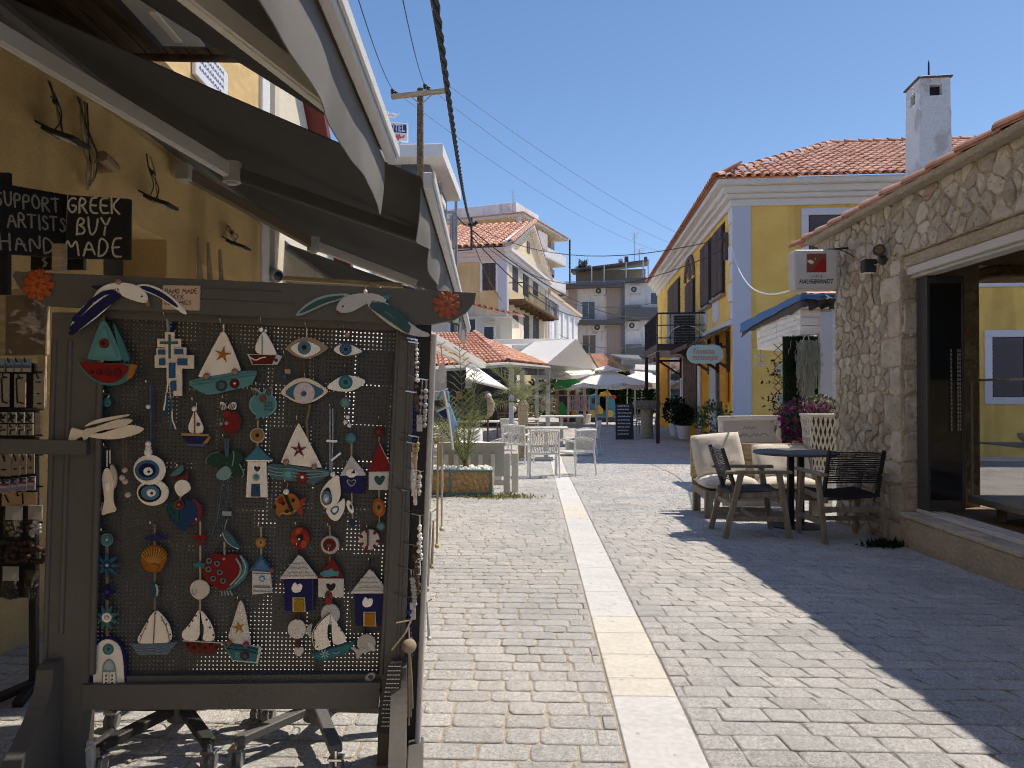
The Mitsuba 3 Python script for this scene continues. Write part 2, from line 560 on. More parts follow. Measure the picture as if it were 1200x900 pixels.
# little weeds and dry leaves in the joints
def blades(cx,cy,n,spread,h,seed,cols):
    r = np.random.default_rng(seed)
    V,F,C = [],[],[]
    for _ in range(n):
        p = np.array([cx + r.normal(0,spread),cy + r.normal(0,spread*.5),0])
        p[2] = zg(p[1]) - .004
        a = r.uniform(0,2*np.pi)
        d = np.array([math.cos(a),math.sin(a),0])*r.uniform(.2,1.0) + [0,0,r.uniform(.3,1)]
        d *= h*r.uniform(.4,1)
        s = np.array([-math.sin(a),math.cos(a),0])*h*.09
        k = len(V)
        V += [p - s*.5,p + s*.5,p + d*.6 + s,p + d*.6 - s,p + d]
        F += [[k,k + 1,k + 2],[k,k + 2,k + 3],[k + 3,k + 2,k + 4]]
        C += [cols[r.integers(len(cols))]]*5
    return trimesh.Trimesh(V,F,process=False),np.array(C)
# ------------------------------------------------------------------ rubble masonry
def rubble(poly,size,seed,gap=.0065,quoins=()):
    """Irregular stones filling the polygon: (outline, tone) each."""
    r = np.random.default_rng(seed)
    x0,y0,x1,y1 = poly.bounds
    pts = []
    y = y0
    while y < y1 + size:
        h = size*r.uniform(.4,.85)
        x = x0 - size*r.random()
        while x < x1 + size:
            w = size*r.uniform(.5,2.2)
            pts.append((x + w/2,y + h/2 + r.normal(0,h*.16)))
            if r.random() < .28:
                pts.append((x + w*.9,y + h*r.uniform(.1,.9)))
            x += w
        y += h
    vor = shapely.voronoi_polygons(sg.MultiPoint(pts),extend_to=poly.envelope.buffer(size*2))
    q = unary_union(list(quoins)) if quoins else None
    out = list(quoins)
    for c in vor.geoms:
        g = c.intersection(poly)
        if q is not None:
            g = g.difference(q)
        for h in getattr(g,'geoms',[g]):
            out.append(h)
    res = []
    for g in out:
        g = g.buffer(-gap*r.uniform(.6,1.3))
        if g.is_empty or g.geom_type != 'Polygon' or g.area < size*size*.05:
            continue
        k = min(.018,math.sqrt(g.area)*.10)
        g = g.buffer(-k).buffer(k,quad_segs=1)
        if g.is_empty or g.geom_type != 'Polygon':
            continue
        res.append((np.array(g.exterior.coords)[:-1],r.random()))
    return res


def stone_mesh(o2,M,seed,proud=.02,back=.03):
    r = np.random.default_rng(seed)
    g = sg.Polygon(o2).exterior
    n = int(np.clip(g.length/.055,7,16))
    o = np.array([g.interpolate(i/n,normalized=True).coords[0] for i in range(n)])
    if sg.Polygon(o).exterior.is_ccw is False:
        o = o[::-1]
    o = o + r.normal(0,.0065,o.shape)
    c = o.mean(0)
    h = proud*r.uniform(.5,1.3)
    R = [np.column_stack([o,np.full(n,-back)]),np.column_stack([o,np.full(n,h*.35)]),
         np.column_stack([c + (o - c)*.93,h*.85 + r.normal(0,h*.14,n)]),np.column_stack([c + (o - c)*.6,h + r.normal(0,h*.22,n)])]
    V = np.vstack(R + [[[c[0],c[1],h*1.05]]])
    F = []
    for k in range(3):
        for i in range(n):
            j = (i + 1) % n
            F += [[k*n + i,k*n + j,(k + 1)*n + j],[k*n + i,(k + 1)*n + j,(k + 1)*n + i]]
    F += [[3*n + i,3*n + (i + 1) % n,4*n] for i in range(n)]
    return xf(trimesh.Trimesh(V,F,process=False),M)


# ------------------------------------------------------------------ the stone building on the right
SX,SY,SYO = 3.20,8.05,6.62          # facade plane, far corner, near edge of the pier
EAVE,LINTEL = 2.98,2.44
sb = thing('stone_building','low rubble stone building with a tiled edge and an open folding front','building')
zb = zg(SY) - .1
core = [box(SX,SX + .42,SYO,SY,zb,EAVE),box(SX,SX + .42,-1.5,SYO,LINTEL,EAVE),box(SX + .42,4.44,SY - .45,SY,zb,2.84),box(4.44,8.2,SY - .45,SY,2.52,2.84),
        box(8.0,8.4,-1.5,SY,zb,2.84),box(SX,8.4,-1.9,-1.5,zb,2.84),box(7.0,8.0,SY - .45,SY,zb,2.52)]
wall = put(sb,'wall',core,'mortar')
# facade stones: local x runs from the far corner towards the camera, y is up, z comes out of the wall
MF = frame([SX,SY,0],[0,-1,0],[0,0,1],[-1,0,0])
L0 = SY - SYO
quo = []
z = zg(SYO) - .02
rq = np.random.default_rng(3)
k = 0
while z < LINTEL - .1:
    h = rq.uniform(.19,.36)
    w = rq.uniform(.18,.24) if k % 2 else rq.uniform(.30,.44)
    quo.append(sg.box(L0 - w,z,L0,min(z + h,LINTEL - .02)))
    z += h
    k += 1
pier = sg.box(0,zg(SY) - .05,L0,LINTEL + .02)
band = sg.Polygon([(0,LINTEL + .02),(L0 + .02,LINTEL + .02),(L0 + .02,LINTEL - .0),(SY + .4,LINTEL),(SY + .4,EAVE - .04),(0,EAVE - .04)])
si = 0
more,moreu = [],[]
for o,t in rubble(pier,.15,41,quoins=quo) + rubble(band,.175,42):
    si += 1
    if si <= 300:
        put(wall,'stone',stone_mesh(o,MF,si,.017),'stone',smooth=42 if si > 0 else False,label=None)
        scene_key = wall + '__stone' + ('' if si == 1 else f'_{si - 1:03d}')
        # the tone is set through uv, so smoothing is done by hand here
        m = trimesh.graph.smooth_shade(stone_mesh(o,MF,si,.017),angle=np.radians(42),facet_minarea=None)
        v = m.vertices - m.vertices.mean(0)
        uv = np.stack([np.floor(t*63) + .5 + np.clip(v[:,1]*.3,-.45,.45),v[:,2]*.3],1)
        scene[scene_key] = ply(m,'stone',smooth=True,uv=uv)
    else:
        m = stone_mesh(o,MF,si,.017)
        more.append(m); moreu.append(tone_uv(m.vertices,t))
if more:
    put(wall,'rubble',cat(more),'stone',tone=np.vstack(moreu),kind='stuff')
# reveal of the opening (faces the camera) and the broken inner end of the rear wall
MR = frame([SX,SYO,0],[1,0,0],[0,0,1],[0,-1,0])
jk = put(sb,'jamb',box(SX + .01,SX + .41,SYO - .012,SYO,zb,LINTEL),'mortar')
z = zg(SYO) - .02
for i,q in enumerate(quo):
    x0,y0,x1,y1 = q.bounds
    put(jk,'stone',stone_mesh(np.array(sg.box(.012,y0 + .006,.40,y1 - .006).buffer(-.012).buffer(.012,quad_segs=2).exterior.coords)[:-1],MR,500 + i,.032),'stone',tone=rq.random())
MI = frame([SX + .42,SY - .45,0],[1,0,0],[0,0,1],[0,-1,0])
rk = put(sb,'rear_wall',box(SX + .42,4.42,SY - .47,SY - .452,zb,2.5),'mortar')
for i,(o,t) in enumerate(rubble(sg.box(.02,zg(SY),.80,2.42),.2,44)):
    put(rk,'stone',stone_mesh(o,MI,600 + i,.025),'stone',tone=t)
put(sb,'rear_lintel',cbox(4.55,8.0,SY - .52,SY - .02,2.40,2.515,.02),'old_wood')
# eaves: a projecting ledge at the far corner, coping tiles over the wall head
led = []
for i in range(7):
    a,b = SY + .02 + .09*i,SY + .12 + .09*i
    led.append(cbox(SX - .02,SX + .42,a,b,2.66 + .05*i,EAVE - .03,.02))
lk = put(sb,'ledge',led,'stone',tone=.4)
rt = np.random.default_rng(8)
y,i = -1.4,0
while y < SY + .62:
    L = rt.normal(.40,.02)
    for dx,dz,rr,nm in ((-.045,.045,.085,'coping_tile'),(.10,.06,.09,'coping_tile')):
        th = np.linspace(0,math.pi,9)
        def ring(yy,rad,lift):
            return np.array([(SX + dx + rad*math.cos(a),yy,EAVE - .035 + dz + lift + rad*.8*math.sin(a)) for a in th])
        A,B = ring(y,rr*.86,.0),ring(y + L + .06,rr*1.06,.022 + rt.normal(0,.004))
        s = grid_sheet(np.stack([A,B]))
        s2 = s.copy(); s2.vertices = np.vstack([np.array([(SX + dx + (v[0] - SX - dx)*.82,v[1],v[2] - .014) for v in s.vertices])])
        ends = []
        n = 9
        for e in (0,1):
            P = np.stack([s.vertices[e*n:(e + 1)*n],s2.vertices[e*n:(e + 1)*n]])
            ends.append(grid_sheet(P))
        put(sb,nm,[s,s2] + ends,'terracotta',tone=rt.random())
    y += L
put(sb,'coping_bed',cbox(SX - .11,SX + .3,-1.5,SY + .60,EAVE - .045,EAVE + .012,.01),'mortar')
put(sb,'roof',[box(SX + .25,8.4,-1.9,SY - .02,2.845,2.93)],'old_wood')
for i in range(9):
    put(sb,'ceiling_beam',cbox(SX + .44,7.9,7.3 - .8*i,7.44 - .8*i,2.68,2.84,.01),'old_wood')
put(sb,'opening_lintel',cbox(SX + .02,SX + .40,-1.5,SYO + .02,LINTEL - .10,LINTEL - .004,.012),'mortar')
# roller track under the lintel, sill with its two-step rail
put(sb,'upper_track',[cbox(SX + .035,SX + .22,-1.4,SYO - .02,LINTEL - .175,LINTEL - .104,.006),cbox(SX + .07,SX + .19,-1.4,SYO - .02,LINTEL - .20,LINTEL - .176,.004)],'paint',col=(.50,.49,.46))
sk = put(sb,'sill',cbox(SX - .03,SX + .44,-1.5,SYO - .01,-.4,.16,.012),'mortar')
put(sb,'sill_slab',cbox(SX - .04,SX + .40,-1.5,SYO - .015,.162,.20,.008),'stone',tone=.45)
put(sb,'lower_track',[cbox(SX + .10,SX + .25,-1.4,SYO - .03,.202,.222,.003),cbox(SX + .105,SX + .125,-1.4,SYO - .03,.2225,.236,.003),cbox(SX + .165,SX + .185,-1.4,SYO - .03,.2225,.236,.003),cbox(SX + .225,SX + .245,-1.4,SYO - .03,.2225,.236,.003)],'paint',col=(.52,.52,.50))
put(sb,'floor',box(SX + .45,7.95,-1.45,SY - .5,.02,.10),'old_wood')
# the stack of folded glass doors
fx0,fx1 = SX + .12,SX + .425
for i in range(5):
    yy = SYO - .05 - .036*i
    x1 = fx1 if i == 4 else fx1 - .02
    d = put(sb,'folding_door',[cbox(fx0 - .01,fx0 + .018,yy - .015,yy + .015,.237,LINTEL - .205,.004),cbox(x1 - .022,x1,yy - .015,yy + .015,.237,LINTEL - .205,.004),
                                 cbox(fx0 + .019,x1 - .0225,yy - .013,yy + .013,.237,.33,.004),cbox(fx0 + .019,x1 - .0225,yy - .013,yy + .013,LINTEL - .27,LINTEL - .205,.004)],'paint',col=(.045,.047,.05))
    put(d,'pane',box(fx0 + .015,x1 - .02,yy - .004,yy + .004,.32,LINTEL - .26),'dark_glass')
for hx in (.62,.80,.86):
    x = fx0 + hx*(fx1 - fx0)
    put(sb,'pull_bar',[box(x - .005,x + .005,SYO - .217,SYO - .2105,.92 + .035*j,.945 + .035*j) for j in range(20)],'paint',col=(.26,.26,.25))

# hanging box sign on the stone corner
def plate_at(px0,py0,px1,py1,Y):
    a,b = at(px0,py1,Y),at(px1,py0,Y)
    return a[0],b[0],a[2],b[2]


x0,x1,z0,z1 = plate_at(931.5,292,982,339,SY - .42)
sg_ = thing('box_sign','white illuminated cafe box sign with a red picture on the stone corner','sign')
put(sg_,'body',cbox(x0,x1,SY - .416,SY - .22,z0,z1,.012),'paint',col=(.50,.50,.51))
put(sg_,'face',cbox(x0 + .014,x1 - .014,SY - .421,SY - .4165,z0 + .014,z1 - .014,.003),'paint',col=(.58,.58,.58))
cx = (x0 + x1)/2
MS = lambda zz,x: frame([x,SY - .4215,zz],[1,0,0],[0,0,1],[0,-1,0])
pw,pz0,pz1 = .098,z0 + .172,z1 - .045
put(sg_,'picture',box(cx - pw,cx + pw,SY - .4245,SY - .4215,pz0,pz1),'paint',col=(.22,.075,.035))
pic = MS(pz0,cx - pw)
W2,H2 = 2*pw,pz1 - pz0
put(sg_,'picture_shape',xf(extr(sg.Polygon([(.22*W2,0),(W2*.97,0),(W2*.97,.62*H2),(.74*W2,.72*H2),(.55*W2,.45*H2)]),.003),pic @ frame([0,0,.003],[1,0,0],[0,1,0],[0,0,1])),'paint',col=(.33,.012,.012))
put(sg_,'picture_shape',xf(extr(sg.Polygon([(.02*W2,.64*H2),(.10*W2,.50*H2),(.28*W2,.42*H2),(.38*W2,.56*H2),(.18*W2,.67*H2)]),.004),pic @ frame([0,0,.003],[1,0,0],[0,1,0],[0,0,1])),'paint',col=(.75,.72,.68))
put(sg_,'picture_shape',xf(extr(sg.Point(.42*W2,.72*H2).buffer(.05*W2),.004),pic @ frame([0,0,.003],[1,0,0],[0,1,0],[0,0,1])),'paint',col=(.55,.35,.12))
def shear(m,k):
    S = np.eye(4); S[0,1] = k
    return xf(m,S)
t1 = shear(meshkit.text_mesh('HAUSBRANDT',.042,.002,True),.22)
t1.apply_translation([-t1.bounds.mean(0)[0],0,0])
t1.apply_scale([.345/(t1.extents[0]),1,1])
put(sg_,'lettering',xf(t1,MS(z0 + .058,cx)),'paint',col=(.02,.02,.02))
t2 = shear(meshkit.text_mesh('C A F F È',.021,.002),.22)
t2.apply_translation([-t2.bounds.mean(0)[0],0,0])
put(sg_,'lettering',xf(t2,MS(z0 + .120,cx)),'paint',col=(.02,.02,.02))
put(sg_,'bracket',[beam([x1 - .08,SY - .32,z1 + .01],[SX + .1,SY - .32,z1 + .04],.02,.02),tube(sag([x1 - .1,SY - .36,z1],[SX - .01,SY - .5,z1 - .1],-.04),.006)],'paint',col=(.03,.03,.03))

# camera and lamp box on the wall
c = at(1022,296,6.9); c[0] = SX
k = thing('security_camera','dark bullet camera on the stone wall above the small black lamp box','camera')
put(k,'body',tube([[SX - .06,c[1] + .03,c[2] + .02],[SX - .09,c[1] - .05,c[2] + .015],[SX - .12,c[1] - .13,c[2]]],[.045,.05,.052],12),'paint',col=(.04,.04,.042))
put(k,'lens',tube([[SX - .12,c[1] - .131,c[2]],[SX - .125,c[1] - .142,c[2]]],.036,12),'dark_glass')
put(k,'mount',[tube([[SX + .02,c[1] + .0,c[2] - .05],[SX - .04,c[1],c[2] - .06],[SX - .07,c[1] - .01,c[2]]],.02,8),ball([SX - .03,c[1],c[2] - .07],.045)],'paint',col=(.05,.05,.05))
put(k,'cable',tube(sag([SX - .035,c[1] + .02,c[2] - .07],[SX - .04,c[1] + .28,c[2] + .02],.06),.006),'paint',col=(.5,.47,.4))
c = at(1007,312,7.1)
k = thing('wall_lamp','small black box lamp on the stone wall','lamp')
put(k,'body',cbox(SX - .13,SX - .02,c[1] - .05,c[1] + .05,c[2] - .06,c[2] + .06,.008),'paint',col=(.035,.036,.04))
put(k,'diffuser',cbox(SX - .115,SX - .035,c[1] - .04,c[1] + .04,c[2] - .068,c[2] - .0605,.004),'paint',col=(.8,.75,.65))
put(k,'cable',tube([[SX - .036,c[1] + .01,c[2] - .07],[SX - .04,c[1],c[2] - .25],[SX - .038,c[1] - .04,c[2] - .36]],.005),'paint',col=(.10,.08,.06))
# ------------------------------------------------------------------ the yellow corner house
YK = at(860,459,18.4); YK[2] = 0
YA,YB = unit([.053,1,0]),unit([1,-.053,0])
YM = frame(YK,YB,YA,[0,0,1])             # local: x along the front (to the right), y along the street facade (away), z up


def yp(s,t,z):
    return YK + YB*s + YA*t + [0,0,z]


def ybox(s0,s1,t0,t1,z0,z1,b=.01):
    return xf(cbox(s0,s1,t0,t1,z0,z1,b),YM)


ZB,ZT = -.45,6.05
yh = thing('corner_house','yellow two-storey house with a hipped tile roof and lavender corner trim','house')
FL = 17.0
put(yh,'wall',[ybox(0,13.5,0,.35,ZB,ZT),ybox(0,.35,.35,FL,2.98,ZT),ybox(0,13.5,FL - .3,FL,ZB,ZT),ybox(13.2,13.5,.35,FL - .3,ZB,ZT)],'yellow_stucco')
put(yh,'lower_wall',ybox(0.002,.35,.352,FL,ZB,2.975),'orange_stucco')
put(yh,'corner_trim',ybox(-.03,.42,-.035,.0,ZB,ZT - .01),'paint',col=(.50,.52,.60))
for z0,z1,w in [(3.05,3.45,.30),(3.5,3.95,.5),(4.0,4.4,.32),(4.45,4.9,.5),(4.95,5.4,.32),(5.45,5.95,.5)]:
    put(yh,'quoin',ybox(-.03,-.001,0.001,w,z0,z1),'paint',col=(.62,.63,.67))
put(yh,'string_course',ybox(-.10,-.001,.0,FL,2.90,3.02,.02),'paint',col=(.60,.60,.62))
for s0,s1 in ((1.9,2.25),):
    pass
# cornice: stepped mouldings all round the two fronts
for i,(o,z0,z1) in enumerate([(.08,5.80,5.97),(.20,5.972,6.08),(.30,6.082,6.24),(.46,6.242,6.38)]):
    put(yh,'cornice',[ybox(-o,13.6,-o,.0,z0,z1,.015),ybox(-o,0,.0005,FL,z0,z1,.015)],'paint',col=(.66,.64,.60))
put(yh,'lavender_plaque',xf(extr(sg.box(0,0,.9,.95).buffer(-.16).buffer(.16),.02),frame(yp(-.0,2.75,2.95 + .22),[0,0,0] + YA*-1,[0,0,1],-YB)),'paint',col=(.62,.63,.68))
put(yh,'lavender_plaque',xf(extr(sg.box(0,0,.9,.95).buffer(-.16).buffer(.16),.02),frame(yp(-.0,4.6,2.95 + .18),-YA,[0,0,1],-YB)),'paint',col=(.62,.63,.68))

BROWN = (.055,.036,.032)
# street-side upper windows with plank shutters
def shutters(t0,t1,z0,z1,arch=False):
    w = put(yh,'window',ybox(-.02,-.002,t0 - .05,t1 + .05,z0 - .05,z1 + .06),'paint',col=BROWN)
    n = 4
    for half in (0,1):
        a = t0 + (t1 - t0)*half/2 + .02
        b = t0 + (t1 - t0)*(half + 1)/2 - .02
        sh = put(w,'shutter',ybox(-.055,-.021,a,b,z0,z1),'paint',col=(.05,.03,.026))
        for j in range(n):
            c0 = a + (b - a)*j/n
            m = ybox(-.085,-.0555,c0 + .012,c0 + (b - a)/n - .012,z0 + .03,z1 - .03,.008)
            scene[numbered(w + '__plank')] = ply(m,'paint',color=np.tile((.062,.036,.031),(len(m.vertices),1)))
    put(w,'sill',ybox(-.14,-.003,t0 - .08,t1 + .08,z0 - .13,z0 - .055),'paint',col=(.30,.26,.22))
    if arch:
        th = np.linspace(0,math.pi,15)
        c = (t0 + t1)/2; r = (t1 - t0)/2 + .05
        put(w,'arch_bar',tube([yp(-.06,c - r*math.cos(a),z1 + .08 + r*.8*math.sin(a)) for a in th],.05,6),'paint',col=(.16,.13,.12))
        for a in th[2:-2:2]:
            put(w,'arch_spoke',tube([yp(-.06,c,z1 + .08),yp(-.06,c - r*math.cos(a),z1 + .08 + r*.8*math.sin(a))],.022,5),'paint',col=(.16,.13,.12))


shutters(1.05,2.55,3.86,5.62)
shutters(3.0,4.5,3.80,5.62)
shutters(5.9,7.7,3.6,4.95,arch=True)
shutters(9.4,12.6,3.4,5.5)

# front (shaded) windows
def front_window(s0,s1,z0,z1):
    w = put(yh,'window',ybox(s0 + .17,s1 - .17,-.015,-.002,z0 + .17,z1 - .17),'paint',col=(.04,.032,.036))
    for q in ((s0,s1,z1 - .17,z1),(s0,s1,z0,z0 + .17),(s0,s0 + .17,z0 + .171,z1 - .171),(s1 - .17,s1,z0 + .171,z1 - .171)):
        scene[numbered(w + '__frame')] = ply(mm := ybox(q[0],q[1],-.05,-.0025,q[2],q[3]),'paint',color=np.tile((.60,.60,.65),(len(mm.vertices),1)))
    for a,b in ((s0 + .19,(s0 + s1)/2 - .01),((s0 + s1)/2 + .01,s1 - .19)):
        sh = [ybox(a,b,-.035,-.016,z0 + .18,z1 - .18)]
        sl = [ybox(a + .07,b - .07,-.043,-.0355,z0 + .26 + .055*j,z0 + .295 + .055*j,.003) for j in range(int((z1 - z0 - .56)/.055))]
        put(w,'shutter',sh + sl,'paint',col=(.085,.066,.072))


front_window(1.62,3.3,3.75,5.72)
front_window(5.85,7.6,.95,2.72)
front_window(5.6,7.3,3.75,5.72)
front_window(9.5,11.2,.95,2.72)

# street-side ground floor: doors, surrounds, taverna shutters
for t0,t1,z0,z1,c in ((9.3,12.0,.55,2.35,(.50,.50,.52)),):
    w = put(yh,'window',ybox(-.03,-.002,t0 - .3,t1 + .3,z0 - .2,z1 + .25),'paint',col=(.66,.66,.66))
    put(w,'pane',ybox(-.04,-.031,t0,t1,z0,z1),'window_glass')
    put(w,'sill',ybox(-.16,-.031,t0 - .35,t1 + .35,z0 - .3,z0 - .2),'paint',col=(.66,.66,.66))
d = put(yh,'door',ybox(-.05,-.002,5.2,8.3,.25,2.55),'paint',col=(.05,.020,.016))
for j in range(6):
    put(d,'plank',ybox(-.075,-.0505,5.25 + .51*j,5.70 + .51*j,.3,2.5,.01),'paint',col=(.058,.024,.018))
put(d,'surround',[ybox(-.06,-.003,4.7,5.19,-.3,2.6),ybox(-.06,-.003,8.31,8.6,-.3,2.6)],'paint',col=(.62,.62,.64))
put(yh,'door_surround',ybox(-.06,-.003,2.15,3.1,-.35,2.62),'paint',col=(.46,.46,.47))
d = put(yh,'door',ybox(-.02,-.002,1.45,2.14,-.35,2.55),'paint',col=(.03,.024,.022))
put(yh,'orange_shutter',[ybox(-.10,-.03,.5,1.3,1.0,2.2)] + [ybox(-.115,-.1005,.56,1.24,1.08 + .09*j,1.13 + .09*j,.004) for j in range(12)],'paint',col=(.62,.27,.02))
put(yh,'orange_shutter',[ybox(-.10,-.03,12.6,13.6,.9,2.3)],'paint',col=(.62,.27,.02))

# hipped roof: tiles in columns over a slab
E0,RZ = 6.40,8.50
OV = .52
apex = (3.55,3.75)
V = [yp(-OV,-OV,E0),yp(14.2,-OV,E0),yp(14.2,apex[1],RZ),yp(apex[0],apex[1],RZ),yp(-OV,FL,E0),yp(apex[0],FL,RZ)]
rf = put(yh,'roof',trimesh.Trimesh(np.array(V) - [0,0,.02],[[0,1,2],[0,2,3],[0,3,5],[0,5,4]],process=False),'terracotta',tone=.2)


def barrel(a,b,side,nrm,r0,r1,n=6):
    """One curved tile from a (lower end) to b."""
    th = np.linspace(0,math.pi,n)
    A = np.array([a + side*r0*math.cos(q) + nrm*r0*.75*math.sin(q) for q in th])
    B = np.array([b + side*r1*math.cos(q) + nrm*r1*.75*math.sin(q) for q in th])
    lip = np.array([a + side*r0*.8*math.cos(q) + nrm*(r0*.55*math.sin(q)) for q in th])
    return grid_sheet(np.stack([lip,A,B]))


rr = np.random.default_rng(4)
slope = unit(yp(0,apex[1],RZ) - yp(0,-OV,E0))
nrm = np.cross(YB,slope)
nrm = nrm if nrm[2] > 0 else -nrm
LS = np.linalg.norm(yp(0,apex[1],RZ) - yp(0,-OV,E0))
made = []
for i in range(60):
    s = -OV + .12 + .222*i
    lim = min(1.0,(s + OV)/(apex[0] + OV))
    nr = int(lim*LS/.33)
    for j in range(nr):
        a = yp(s,-OV,E0) + slope*(.33*j - .05) + nrm*(.012 + rr.normal(0,.003)) + YB*rr.normal(0,.004)
        m = barrel(a,a + slope*.40 - nrm*.02,YB,nrm,.108,.088)
        made.append((m,rr.random(),s))
kept = [m for m in made if m[2] < 5.6][:300]
rest = [m for m in made if not any(m is q for q in kept)]
for m,t,s in kept:
    put(rf,'tile',m,'terracotta',tone=t)
put(rf,'tiles_beyond',cat([m for m,t,s in rest]),'terracotta',tone=np.vstack([tone_uv(m.vertices,t) for m,t,s in rest]),kind='stuff')


def ridge(a,b,n,r=.12):
    a,b = np.array(a),np.array(b)
    d = unit(b - a)
    side = unit(np.cross(d,[0,0,1]))
    up = np.cross(side,d)
    for i in range(n):
        p = a + (b - a)*(i/n)
        q = a + (b - a)*((i + 1.15)/n)
        put(rf,'ridge_tile',barrel(p + up*(.03 + rr.normal(0,.006)),q,side,up,r*1.08,r*.9,7),'terracotta',tone=rr.random())


ridge(yp(-OV,-OV,E0),yp(apex[0],apex[1],RZ),15)
ridge(yp(apex[0],apex[1],RZ),yp(14,apex[1],RZ),26)
# eave tiles along the street side, seen edge-on
ed = []
sl2 = unit(yp(apex[0],5,RZ) - yp(-OV,5,E0))
n2 = np.cross(sl2,YA); n2 = n2 if n2[2] > 0 else -n2
for i in range(78):
    a = yp(-OV - .05,-.3 + .222*i,E0 + .01)
    ed.append((barrel(a,a + sl2*.8,YA,n2,.108,.095),rr.random()))
put(rf,'eave_tiles',cat([m for m,t in ed]),'terracotta',tone=np.vstack([tone_uv(m.vertices,t) for m,t in ed]),kind='stuff')

# chimney behind the stone building
CY_ = 15.6
c0 = at(1089,190,CY_)
ch = thing('chimney','tall whitewashed chimney with peeling plaster, smoke holes and a spike on its cap','chimney')
ML = frame([c0[0],c0[1],0],unit([1,-.10,0]),unit([.10,1,0]),[0,0,1])
hw = .29
zt = at(1089,98,CY_)[2]
zb_ = at(1089,230,CY_)[2]
body = m3.Manifold.cube([2*hw,2*hw + .12,zt - zb_],False).translate([-hw,-hw,zb_])
hole = m3.Manifold.cube([.24,1.4,.22]).translate([-.10,-.7,zt - .36]) + m3.Manifold.cube([1.4,.24,.22]).translate([-.7,-.06,zt - .42])
bm = (body - hole).refine_to_length(.09).to_mesh()
bm = trimesh.Trimesh(bm.vert_properties[:,:3],bm.tri_verts,process=False)
v = bm.vertices.copy()
w = meshkit.fbm(v*5,3)
v[:,:2] *= (1 + (w[:,None] - .5)*.07)
tp = np.clip((zt - v[:,2])/(zt - zb_),0,1)
v[:,:2] *= (1 + .10*tp[:,None])
bm.vertices = v
put(ch,'shaft',xf(bm,ML),'chimney_stucco',smooth=35)
put(ch,'cap',xf(cbox(-hw - .045,hw + .045,-hw - .045,hw + .165,zt + .001,zt + .035,.006),ML),'paint',col=(.10,.09,.085))
put(ch,'dome',xf(lathe([(.0001,zt + .03),(.24,zt + .036),(.16,zt + .10),(.05,zt + .16),(.0001,zt + .18)],14),ML),'stone',tone=.3)
put(ch,'spike',xf(lathe([(.0001,zt + .17),(.02,zt + .172),(.017,zt + .42),(.001,zt + .50)],8),ML),'paint',col=(.03,.03,.035))
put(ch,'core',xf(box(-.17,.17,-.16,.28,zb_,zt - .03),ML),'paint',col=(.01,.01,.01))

# cables on the corner
single('white_cable','white cable drooping from the yellow corner to the cafe box sign','cable',tube([*[np.array(p) for p in chaikin(np.array([at(854,272,18.3),at(860,300,17.8),at(868,322,16.8),at(882,340,15),at(903,346,12.5),at(925,341,9.2),at(932,337,8.3)]),2,False)]],.012,6),'paint',col=(.75,.74,.70))
mt = thing('cable_bracket','rusty cable bracket beside the upper street window of the yellow house','bracket')
put(mt,'post',beam(yp(-.06,.62,4.6),yp(-.06,.62,5.3),.1,.08),'paint',col=(.10,.08,.07))
put(mt,'insulator',[ball(yp(-.12,.62 + .1*i,5.1 + .1*i),.06) for i in range(3)],'paint',col=(.05,.05,.05))

# balcony with its air-conditioning box
bc = thing('balcony','narrow iron-railed balcony on dark posts at the yellow house','balcony')
T0,T1,OUT = 3.9,8.1,1.42
z0 = 2.62
put(bc,'slab',ybox(-OUT,-.0,T0,T1,z0 - .16,z0 - .01),'paint',col=(.55,.52,.50))
put(bc,'edge_beam',[ybox(-OUT - .03,-OUT,T0 - .03,T1 + .03,z0 - .14,z0 + .06),ybox(-OUT,-.02,T0 - .03,T0,z0 - .14,z0 + .06)],'paint',col=(.05,.032,.028))
IR = (.03,.03,.034)
put(bc,'rail',[beam(yp(-OUT,T0,z0 + .98),yp(-OUT,T1,z0 + .98),.04,.05),beam(yp(-OUT,T0,z0 + .98),yp(-.03,T0,z0 + .98),.04,.05),beam(yp(-OUT,T0,z0 + .24),yp(-.03,T0,z0 + .24),.03,.03),beam(yp(-OUT,T0,z0 + .62),yp(-.03,T0,z0 + .62),.03,.03)],'paint',col=IR)
for i in range(24):
    put(bc,'baluster',beam(yp(-OUT,T0 + .02 + (T1 - T0)*i/23.5,z0 + .06),yp(-OUT,T0 + .02 + (T1 - T0)*i/23.5,z0 + .96),.016,.016,bev=.002),'paint',col=IR)
for i in range(5):
    put(bc,'baluster',beam(yp(-OUT + .28*i + .1,T0,z0 + .06),yp(-OUT + .28*i + .1,T0,z0 + .96),.016,.016,bev=.002),'paint',col=IR)
put(bc,'side_screen',ybox(-OUT + .01,-OUT + .03,T0 + .8,T1 - .05,z0 + .1,z0 + .93),'paint',col=(.035,.035,.04))
ac = thing('air_conditioner','black slatted air conditioner box with a white arc on the iron balcony','air conditioner')
put(ac,'casing',ybox(-1.08,-.25,T0 + .18,T0 + .6,z0 + .02,z0 + .98),'paint',col=(.45,.44,.42))
for j in range(11):
    put(ac,'slat',ybox(-.92,-.30,T0 + .155,T0 + .179,z0 + .06 + .08*j,z0 + .125 + .08*j,.006),'paint',col=(.03,.03,.036))
th = np.linspace(.1,math.pi - .1,14)
put(ac,'arc',tube([yp(-.58 - .58*math.cos(a),T0 + .11,z0 + .08 + .55*math.sin(a)) for a in th],.022,6),'paint',col=(.70,.69,.66))
for (s,t,nm) in ((-OUT + .0,T0 + .03,'dark brown post under the near corner of the iron balcony'),(-OUT + .0,T0 + 3.6,'dark brown post under the far end of the iron balcony')):
    single('balcony_post',nm,'post',beam(yp(s,t,zg(22) - .02),yp(s,t,z0 - .17),.10,.10),'paint',col=(.045,.028,.026))

